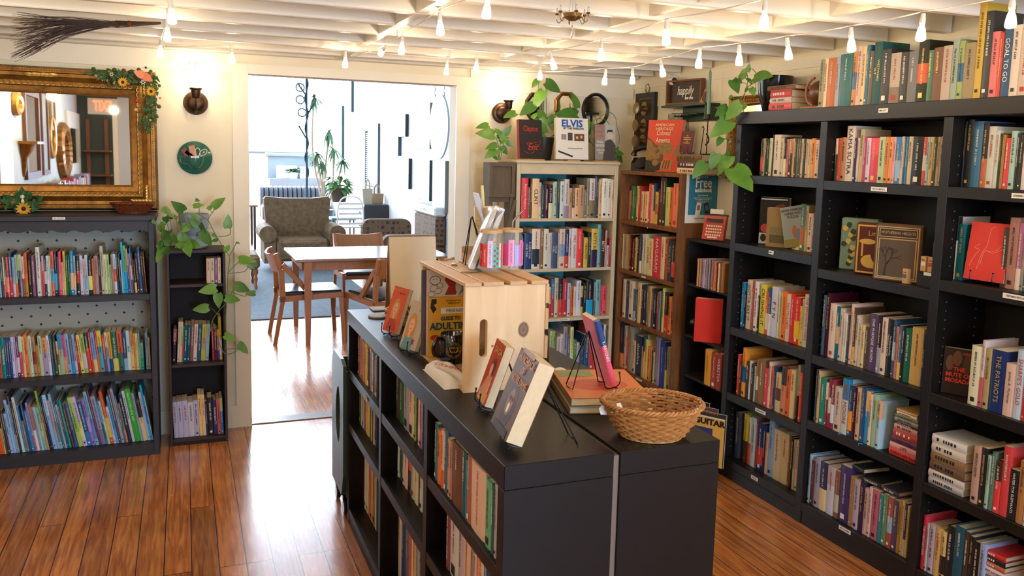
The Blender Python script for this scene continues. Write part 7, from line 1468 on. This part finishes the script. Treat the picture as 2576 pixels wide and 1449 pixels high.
M_dot = dotted(); M_rug = mat('blue_grey_rug', '#7a8792', .9, noise=.35, nscale=6, stretch=(3, 1, 1)); M_tealm = mat('dark_teal', '#1f4a52', .4); M_dk2 = mat('dark_metal', '#2c3034', .4)
b = MB(); b.bbox(-1.2, 2.02, 8.43, 12.9, .0005, .012, .004); tag(b.build('area_rug', M_rug), 'worn blue-grey rug under the armchair in the bright cafe room', 'rug')
t = thing('dining_table', 'glossy brown dining table in the cafe beyond the doorway', 'table', (1.58, 7.68, 0))
b = MB(); b.bbox(-.70, .70, -.46, .46, .728, .755, .006); b.build('tabletop', M_top, t)
b = MB(); b.box(-.62, .62, -.41, -.385, .65, .7275); b.box(-.62, .62, .385, .41, .65, .7275); b.box(-.64, -.615, -.3845, .3845, .65, .7275); b.box(.615, .64, -.3845, .3845, .65, .7275); b.build('apron', M_teak, t)
for x in (-.60, .60):
    for y in (-.44, .40): b = MB(); b.hexa([Vector(q) for q in ((x - .02, y - .018, 0), (x + .022, y - .018, 0), (x + .022, y + .022, 0), (x - .02, y + .022, 0), (x - .03, y - .018, .7275), (x + .035, y - .018, .7275), (x + .035, y + .04, .7275), (x - .03, y + .04, .7275))]); b.build('leg', M_teak, t)
def bar(b, p, q, w_, y0, y1):
    p, q = Vector((p[0], 0, p[1])), Vector((q[0], 0, q[1])); d = (q - p).normalized(); n = Vector((-d.z, 0, d.x)) * w_
    pts = [p - n, q - n, q + n, p + n]; b.prism([(v.x, v.z) for v in pts], y0, y1, 'y')
def chair():
    """teak chair, faces +X, rear legs at x=0"""
    t = thing('dining_chair', '', 'chair')
    for s in (-1, 1):
        y0, y1 = (s * .25 - .014, s * .25 + .014)
        b = MB(); bar(b, (-.01, 0), (.06, .40), .018, y0, y1); b.build('leg', M_teak, t); b = MB(); bar(b, (.585, 0), (.56, .41), .018, y0, y1); b.build('leg', M_teak, t)
        b = MB(); bar(b, (.03, .40), (.575, .425), .024, y0, y1); bar(b, (.06, .40), (.045, .66), .024, y0, y1); bar(b, (.045, .66), (.0, .80), .018, y0, y1); bar(b, (.055, .70), (.30, .43), .022, y0, y1); b.build('side_frame', M_teak, t)
    b = MB(); vs = []; n = 10
    for z, xo in ((.63, .03), (.78, -.02)):
        for k in range(n + 1): y = -.235 + .47 * k / n; c = .045 * (1 - (y / .235) ** 2); vs += [(xo - c, y, z + (.02 if z > .7 else 0) * (y / .235) ** 2), (xo - c + .016, y, z + (.02 if z > .7 else 0) * (y / .235) ** 2)]
    m_ = 2 * (n + 1); fs = []
    for k in range(n):
        a = 2 * k; fs += [(a, a + 2, m_ + a + 2, m_ + a), (a + 1, m_ + a + 1, m_ + a + 3, a + 3), (m_ + a, m_ + a + 2, m_ + a + 3, m_ + a + 1), (a, a + 1, a + 3, a + 2)]
    fs += [(0, m_, m_ + 1, 1), (2 * n, 2 * n + 1, m_ + 2 * n + 1, m_ + 2 * n)]; b.add(vs, fs); b.build('backrest', M_teak, t, smooth=True)
    b = MB(); b.bbox(.07, .575, -.232, .232, .425, .462, .012); b.build('seat', M_leather, t, smooth=False)
    b = MB(); b.box(.55, .565, -.235, .235, .385, .424); b.box(.06, .075, -.235, .235, .36, .42); b.build('stretcher', M_teak, t); return t
c0 = chair()
for i, (x, y, a, lb) in enumerate(((.72, 7.56, 0, 'teak dining chair at the end of the cafe table nearer the door jamb'), (1.73, 8.87, -90, 'teak dining chair behind the cafe table, its curved back rail showing'), (1.74, 6.86, 108, 'teak dining chair on the near side of the cafe table behind the cream board'))):
    o = c0 if i == 0 else dup(c0); o.location = (x, y, 0 if y < 8.4 else .0125); o.rotation_euler = (0, 0, R(a)); o['label'] = lb; o['group'] = 'teak chairs around the cafe table'
t = thing('armchair', 'big brown damask wingback armchair facing the doorway in the cafe', 'armchair', (1.52, 12.0, .0125))
def pad(b, x0, x1, y0, y1, z0, z1, r_): b.bbox(x0, x1, y0, y1, z0, z1, r_)
b = MB(); b.prism([(-.40, .12), (.40, .12), (.47, .96), (.44, 1.0), (.2, .975), (-.2, .975), (-.44, 1.0), (-.47, .96)], .25, .42, 'y'); b.build('backrest', M_floral, t)
b = MB(); pad(b, -.36, .36, -.38, .249, .14, .44, .04); b.build('seat', M_floral, t)
for s in (-1, 1):
    b = MB(); b.box(min(s * .365, s * .52), max(s * .365, s * .52), -.36, .249, .12, .50); b.tube([(s * .47, -.38, .52), (s * .47, .249, .52)], .115, 18); b.build('arm', M_floral, t)
for x in (-.36, .36):
    for y in (-.32, .36): b = MB(); b.tube([(x, y, .0), (x, y, .1195)], [.02, .03], 8); b.build('leg', M_teak, t)
def settee(label, x, y, rz, w_, back_h=.85):
    t = thing('settee', label, 'sofa', (x, y, 0), R(rz)); 
    b = MB(); n = 9; pl = [(-w_ / 2, .3)] + [(-w_ / 2 + .1 * (1 - math.cos(q)), back_h - .1 + .1 * math.sin(q)) for q in [k * math.pi / 2 / n for k in range(n + 1)]] + [(w_ / 2 - .1 * (1 - math.cos(q)), back_h - .1 + .1 * math.sin(q)) for q in [math.pi / 2 - k * math.pi / 2 / n for k in range(n + 1)]] + [(w_ / 2, .3)]
    b.prism(pl, 0, .12, 'y'); b.build('backrest', M_dot, t); b = MB(); pad(b, -w_ / 2 + .02, w_ / 2 - .02, -.5, -.001, .22, .44, .04); b.build('seat', M_dot, t)
    for q in (-w_ / 2 + .08, w_ / 2 - .08):
        for y_ in (-.44, .06): b = MB(); b.tube([(q, y_, 0), (q, y_, .2199 if y_ < 0 else .2999)], .02, 8); b.build('leg', M_dk2, t)
    return t
settee('brown dotted settee facing the doorway, farther of the two beside the wall bench', 2.36, 10.2, 0, .62)
settee('brown dotted settee just behind the cafe table, nearer of the two', 2.34, 9.12, 180, .62, .77)
t = thing("wall_bench", 'upholstered wall bench with a pale back board along the cafe picture wall', 'bench', (3.19, 10.95, 0), R(-90))
b = MB(); b.bbox(-.55, .55, -.14, -.001, .46, .86, .03); b.build('backrest', M_dot, t); b = MB(); b.bbox(-.55, .55, -.16, -.001, .8605, .98, .02); b.build('back_board', mat('pale_laminate', '#d8dcdc', .25), t); b = MB(); b.bbox(-.55, .55, -.52, -.001, .2, .455, .03); b.build('seat', M_dot, t); b = MB(); b.box(-.53, .53, -.48, -.02, 0, .1995); b.build('plinth', M_dk2, t)
b = MB()
for pts in (((-.12, .91), (-.06, .94), (0, .92), (.06, .94), (.12, .91)), ((-.08, .9), (-.03, .91), (.03, .9), (.08, .91))): b.tube(smooth_path([(x, -.1612, z) for x, z in pts]), .004, 5)
b.build('scroll_print', M_dk2, t)
t = thing('ottoman', 'upholstered footstool with turned legs just inside the cafe by the door jamb', 'ottoman', (.50, 10.5, .0125)); b = MB(); b.bbox(-.33, .33, -.3, .3, .24, .42, .04); b.build('seat', M_floral, t)
for x in (-.28, .28):
    for y in (-.25, .25): b = MB(); b.lathe([(.0001, 0), (.014, 0), (.02, .03), (.012, .06), (.024, .12), (.014, .16), (.03, .2), (.03, .2395), (.0001, .2395)], 12, c=(x, y, 0)); b.build('leg', M_teak, t, smooth=True)
t = thing('side_table', 'dark side table far back in the cafe beside the damask armchair', 'table', (.75, 14.9, 0)); b = MB(); b.bbox(-.4, .4, -.4, .4, .71, .74, .005); b.build('tabletop', M_top, t)
for x in (-.35, .35):
    for y in (-.35, .35): b = MB(); b.tube([(x, y, 0), (x, y, .7095)], .02, 8); b.build('leg', M_dk2, t)
t = thing('sideboard', 'black cabinet with pale drawers against the cafe picture wall', 'cabinet', (2.98, 13.95, 0)); b = MB(); b.bbox(-.2, .21, -.25, .25, .0, .8, .01); b.build('cabinet_body', M_dk2, t)
for z in (.56, .33, .1): b = MB(); b.bbox(-.216, -.2005, -.23, .23, z, z + .2, .004); o = b.build('drawer', mat('pale_drawer', '#aeb8be', .4), t); b = MB(); b.ball((-.224, 0, z + .1), .014, 8); b.build('knob', M_dk2, o)
for i, (x, y, w_, h, c, lb) in enumerate(((2.86, 13.85, .17, .26, 'a9a28e', 'tall olive tote bag standing on the black cafe cabinet'), (3.06, 14.05, .24, .17, 'a88c6c', 'wide tan tote bag standing on the black cafe cabinet'))):
    t = thing('tote_bag', lb, 'bag', (x, y, .8005), 0, 'bags on the black cafe cabinet'); b = MB(); b.hexa([Vector(q) for q in ((-w_ * .42, -.05, 0), (w_ * .42, -.05, 0), (w_ * .42, .05, 0), (-w_ * .42, .05, 0), (-w_ * .5, -.03, h), (w_ * .5, -.03, h), (w_ * .5, .03, h), (-w_ * .5, .03, h))]); b.build('bag_body', cm(c, .8), t)
    b = MB(); b.tube(smooth_path([(-w_ * .2, -.03, h - .01), (-w_ * .17, -.03, h + .1), (0, -.03, h + .15), (w_ * .17, -.03, h + .1), (w_ * .2, -.03, h - .01)]), .012, 6); b.build('handle', cm(c, .8), t)
t = thing('bistro_chair', 'white slatted chair beside the black cafe cabinet', 'chair', (2.48, 13.6, 0), R(185)); M_wm = mat('white_metal', '#dfe6ea', .4)
b = MB()
b.tube(smooth_path([(-.2, .2, 0), (-.2, .2, .8), (0, .2, .95), (.2, .2, .8), (.2, .2, 0)], 6), .012, 8); b.build('back_frame', M_wm, t); 
for z in (.5, .58, .66, .74, .82): b = MB(); b.box(-.19, .19, .195, .205, z, z + .03); b.build('back_slat', M_wm, t)
b = MB(); b.bbox(-.2, .2, -.22, .185, .44, .46, .005); b.build('seat', M_wm, t)
for x in (-.18, .18): b = MB(); b.tube([(x, -.2, 0), (x, -.2, .4395)], .012, 8); b.build('leg', M_wm, t)
t = thing('stool', 'low teal topped table with dark legs beside the patterned settee', 'stool', (2.62, 14.9, 0)); b = MB(); b.bbox(-.22, .22, -.22, .22, .46, .5, .01); b.build('stool_top', mat('teal_vinyl', '#2f8494', .35), t)
for x in (-.18, .18):
    for y in (-.18, .18): b = MB(); b.tube([(x, y, 0), (x, y, .4595)], .012, 8); b.build('leg', M_dk2, t)
# dracaena, hanging plant, chesterfield, mantel, pole with discs
t = thing('potted_dracaena', 'tall bare-stemmed dracaena in a dark teal pot in the cafe', 'plant', (2.55, 16.8, 0)); b = MB(); b.lathe([(.0001, 0), (.2, 0), (.25, .5), (.23, .5), (.0001, .46)], 28); b.build('flower_pot', M_tealm, t, smooth=True)
o0 = Vector(t.location); rc = random.Random(6)
M_drac = mat('dracaena_leaf', '#4c7a55', .5); M_stemw = mat('pale_stem', '#b3a78f', .7)
for k, (px, py) in enumerate(((828, 330), (838, 375), (862, 405), (812, 410), (795, 385), (790, 245), (850, 450))):
    q = at(px, py, Y=16.8) - o0; b = MB(); b.tube(smooth_path([(rc.uniform(-.08, .08), rc.uniform(-.05, .05), .45), (q.x * .5 + rc.uniform(-.1, .1), 0, q.z * .6), q]), .018, 6); b.build('stem', M_stemw, t)
    b = MB()
    for j in range(22): a = rc.uniform(0, 6.28); el = rc.uniform(-1.1, .6); d = Vector((math.cos(a) * math.cos(el), math.sin(a) * math.cos(el), math.sin(el))); leaf_mb(b, aim(q, d), rc.uniform(.24, .38), .045, droop=.5, n=4)
    b.build('leaf_tuft', M_drac, t)
t = thing('hanging_planter', 'leafy plant in a woven hanger before the cafe wall', 'plant', at(853, 480, Y=15.2)); b = MB(); b.lathe([(.0001, -.2), (.12, -.2), (.17, .05), (.15, .05), (.0001, 0)], 20); b.build('woven_pot', mat('dark_woven', '#5a5148', .8, noise=.5, nscale=40), t)
b = MB()
for j in range(60): a = rc.uniform(0, 6.28); p = Vector((math.cos(a) * .15, math.sin(a) * .15, rc.uniform(.0, .25))); leaf_mb(b, aim(p, (math.cos(a), math.sin(a), rc.uniform(-.8, .6))), .16, .1, droop=.3, n=4)
b.build('foliage', mat('bright_leaf', '#5b8a4c', .5), t); b = MB(); b.tube([(0, 0, .0), (0, 0, 5.99 - t.location.z)], .006, 5); b.build('hanging_cord', M_stemw, t)
t = thing('chesterfield_sofa', 'dark buttoned chesterfield sofa behind the damask armchair', 'sofa', (2.35, 19.4, 0)); M_ches = mat('dark_blue_leather', '#3d4653', .3)
b = MB(); b.box(-.7, .7, -.45, .4, 0, .0995); b.build('plinth', M_dk2, t)
b = MB(); b.bbox(-.75, .75, .1, .45, .1, .62, .05); b.build('backrest', M_ches, t); 
for k in range(15): b = MB(); b.tube([(-.72 + k * .103, .05 + .1 * (1 - math.cos(a)), .58 + .22 * math.sin(a)) for a in [q * .3 for q in range(11)]], .052, 8); b.build('back_roll', M_ches, t, smooth=True)
b = MB(); b.bbox(-.75, .75, -.5, .099, .1, .45, .05); b.build('seat', M_ches, t)
def on_far(px, py): return at(px, py, Y=21.85)
p0, p1 = on_far(672, 384), on_far(868, 470)
t = thing('mantel_panel', 'grey mantel panel with a moulded ledge below the far cafe window', 'mantel', ((p0.x + p1.x) / 2, 21.99, 0)); W = (p1.x - p0.x) / 2; M_mg = mat('grey_mantel_paint', '#7f8d96', .5)
zt_ = min(p0.z, 1.62)
b = MB(); b.box(-W, W, -.3, -.001, 0, zt_ - .08); b.build('panel', M_mg, t); b = MB(); b.bbox(-W - .05, W + .05, -.38, -.001, zt_ - .0795, zt_, .01); b.build('ledge', M_mg, t)
b = MB(); b.box(-W, W, -.75, -.301, .0, .95); b.build('hearth_shelf', M_mg, t)
for (px, py, w_, h, c, lb, nm) in ((722, 465, .5, .32, 'dfe3e4', 'white framed picture on the grey mantel shelf', 'picture_frame_white'), (800, 465, .9, .3, 'e8e6e0', 'long white box on the grey mantel shelf', 'white_box')):
    p = at(px, py, Y=21.4); b = MB(); b.bbox(-w_ / 2, w_ / 2, -.04, .04, 0, h, .01); b.box(-w_ * .15, w_ * .3, -.0405, -.0402, h * .1, h * .9); o = tag(b.build('display_box' if 'box' in nm else 'photo_stand', cm(c, .6)), lb, 'box' if 'box' in nm else 'picture'); o.location = (p.x, 21.42, .9505)
p = at(738, 445, Y=21.4); t = thing('small_plant', 'small leafy plant on the grey mantel shelf', 'plant', (p.x, 21.38, .9505)); b = MB(); b.lathe([(.0001, 0), (.09, 0), (.11, .16), (.0001, .15)], 14); b.build('flower_pot', M_wm, t)
b = MB()
for j in range(40): a = rc.uniform(0, 6.28); leaf_mb(b, aim((0, 0, .16), (math.cos(a), math.sin(a), rc.uniform(.1, 1.2))), .26, .1, droop=.4, n=4)
b.build('foliage', M_drac, t)
p = at(772, 480, Y=13.2); t = thing('floor_pole', 'thin dark pole wound with a vine behind the damask armchair', 'pole', (p.x, 13.2, 0)); b = MB(); b.lathe([(.0001, 0), (.16, 0), (.15, .03), (.02, .05), (.016, .06), (.016, 3.6), (.0001, 3.6)], 12); b.build('metal_pole', M_tealm, t)
b = MB(); b.tube([(.025 * math.cos(z * 14), .025 * math.sin(z * 14), z) for z in [1.2 + k * .03 for k in range(60)]], .012, 5)
for z, a in ((1.85, 2.6), (2.2, .6), (2.5, 2.9)): b.tube([(0, 0, z), (math.cos(a) * .14, 0, z + .2)], .014, 5)
b.build('vine', M_tealm, t)
for i, (px, py) in enumerate(((755, 220), (755, 251), (760, 283))):
    q = at(px, py, Y=13.1); t = thing('lace_disc', 'grey pierced disc hung by the pole, %s of three' % ('uppermost', 'middle one', 'lowest')[i], 'hanging disc', q, 0, 'pierced discs hung in the cafe')
    b = MB(); b.tube([(.062 * math.cos(a), 0, .062 * math.sin(a)) for a in [k * .2618 for k in range(24)]], .010, 6, closed=True)
    for rr_, n in ((.0, 1), (.022, 6), (.043, 12)):
        for k in range(n): a = 2 * math.pi * k / n; b.tube([(rr_ * math.cos(a) + .008 * math.cos(w_), 0, rr_ * math.sin(a) + .008 * math.sin(w_)) for w_ in [q * .785 for q in range(8)]], .0042, 5, closed=True)
    b.build('pierced_metal', mat('grey_teal_metal', '#5f7478', .5), t); b = MB(); b.tube([(0, 0, .07), (0, 0, .12 if i else 5.995 - q.z)], .003, 5); b.build('hanging_wire', M_tealm, t)
# pictures, shutter and oval board on the right-hand cafe wall
def wall_pic(label, x0, x1, yt, yb, c, side='8a8478', name='canvas_picture', cat='picture', dep=.05):
    p, q = at(x0, yt, X=3.14), at(x1, yb, X=3.14); y0, y1 = min(p.y, q.y), max(p.y, q.y); zm = at((x0 + x1) / 2, yt, X=3.14).z, at((x0 + x1) / 2, yb, X=3.14).z
    t = thing(name, label, cat, (3.1995, (y0 + y1) / 2, (zm[0] + zm[1]) / 2), R(-90)); W, H = (y1 - y0) / 2, (zm[0] - zm[1]) / 2
    b = MB(); b.box(-W, W, -dep, -.001, -H, H, 0); b.build('canvas_sides', cm(side), t); b = MB(); b.box(-W + .002, W - .002, -dep - .003, -dep - .0005, -H + .002, H - .002); b.build('painted_front', mat('art_' + c, c, .5, noise=.3, nscale=5, col2='9fb0ba'), t); return t
wall_pic('large pale streaked canvas high on the cafe picture wall', 1037, 1079, 262, 374, 'd9e0e2', '7a6a4a'); wall_pic('small dark-edged canvas on the cafe picture wall, upper of the two small ones', 1002, 1018, 288, 344, 'b8c6cc', '3a3a40'); wall_pic('small pale canvas lower beside the dark-edged one on the cafe wall', 988, 1000, 342, 392, 'c2d2d8', '4a5a66')
wall_pic('white framed print with dark edge low on the cafe picture wall', 1040, 1078, 402, 502, 'e6ecee', '3c4248'); wall_pic('grey abstract canvas low on the cafe wall nearest the doorway', 1087, 1117, 404, 532, '9aaab2', '7c7a74'); wall_pic('narrow dark-edged canvas low on the cafe picture wall', 1012, 1026, 398, 474, 'd4dde0', '2f353b')
p, q = at(917, 312, X=3.17), at(951, 490, X=3.17); t = thing('louvre_shutter', 'tall louvred shutter with dark frame on the cafe wall above the black cabinet', 'shutter', (3.1995, (p.y + q.y) / 2, 1.55), R(-90)); W = abs(p.y - q.y) / 2
b = MB(); b.frame(-W, W, -.62, .62, .12, -.04, -.001); b.build('frame', mat('slate_frame', '#54626a', .5), t); b = MB()
for k in range(26): b.box(-W + .1195, W - .1195, -.03, -.012, -.48 + k * .037, -.46 + k * .037)
b.build('slat_panel', M_wm, t)
for px, y0, y1, lb in ((885, 162, 282, 'upper'), (861, 266, 400, 'lower')):
    p, q = at(px, y0, X=3.17), at(px, y1, X=3.17); b = MB(); b.box(3.15, 3.1995, p.y - .06, p.y + .06, q.z, min(p.z, 5.8)); tag(b.build('wall_bar', M_tealm), '%s thin dark vertical bar on the far part of the cafe wall' % lb, 'bar', 'bars on the cafe wall')
p, q = at(1083, 318, X=3.05), at(1129, 318, X=3.05); c = at(1107, 318, X=3.05); zt0, zb0 = at(1107, 236, X=3.05).z, at(1107, 401, X=3.05).z
t = thing('oval_sign', 'pale blue-grey oval board hanging on two chains before the cafe picture wall', 'sign', (3.05, (p.y + q.y) / 2, (zt0 + zb0) / 2), R(-90)); W, H = abs(p.y - q.y) / 2, (zt0 - zb0) / 2
b = MB(); b.lathe([(.0001, .012), (1, .012), (1.0, -.012), (.0001, -.012)], 48, sx=W, sy=H, M=Matrix.Rotation(R(90), 4, 'X')); b.build('oval_board', mat('blue_grey_board', '#9fb6c0', .4), t)
b = MB()
for k, (w_, z) in enumerate(((.4, .55), (.75, .32), (.75, .12), (.6, -.05), (.7, -.25), (.5, -.45))): strokes(b, -W * w_, W * w_, H * z, H * .13, -.0125, rc)
b.build('chalk_scribble', mat('pale_chalk', '#d6e2e6', .7), t)
for x in (-W * .5, W * .5):
    b = MB(); n = 90; L = 5.99 - t.location.z - H * .8
    for k in range(n): b.tube([(x + .012 * math.cos(a) * (k % 2), .012 * math.cos(a) * ((k + 1) % 2), H * .82 + (k + .5) * L / n + L / n * .6 * math.sin(a)) for a in [q * 1.05 for q in range(6)]], .003, 4, closed=True)
    b.build('chain', M_dk2, t)
finish_rows()
# lettering: outlines to plain meshes
bpy.context.view_layer.update(); dg = bpy.context.evaluated_depsgraph_get()
for o in [q for q in C.objects if q.type == 'FONT']:
    me = bpy.data.meshes.new_from_object(o.evaluated_get(dg)); par, ml = o.parent, o.matrix_local.copy(); nm = o.name.split('.')[0]
    bpy.data.objects.remove(o); n = bpy.data.objects.new(nm, me); C.objects.link(n); n.parent = par; n.matrix_local = ml

for o in C.objects:
    l = o.get('label')
    if l and len(l.split()) > 16: o['label'] = ' '.join(l.replace(' of the ', ' of ').replace('the one ', '').replace(' from the ', ' from ').split()[:16])
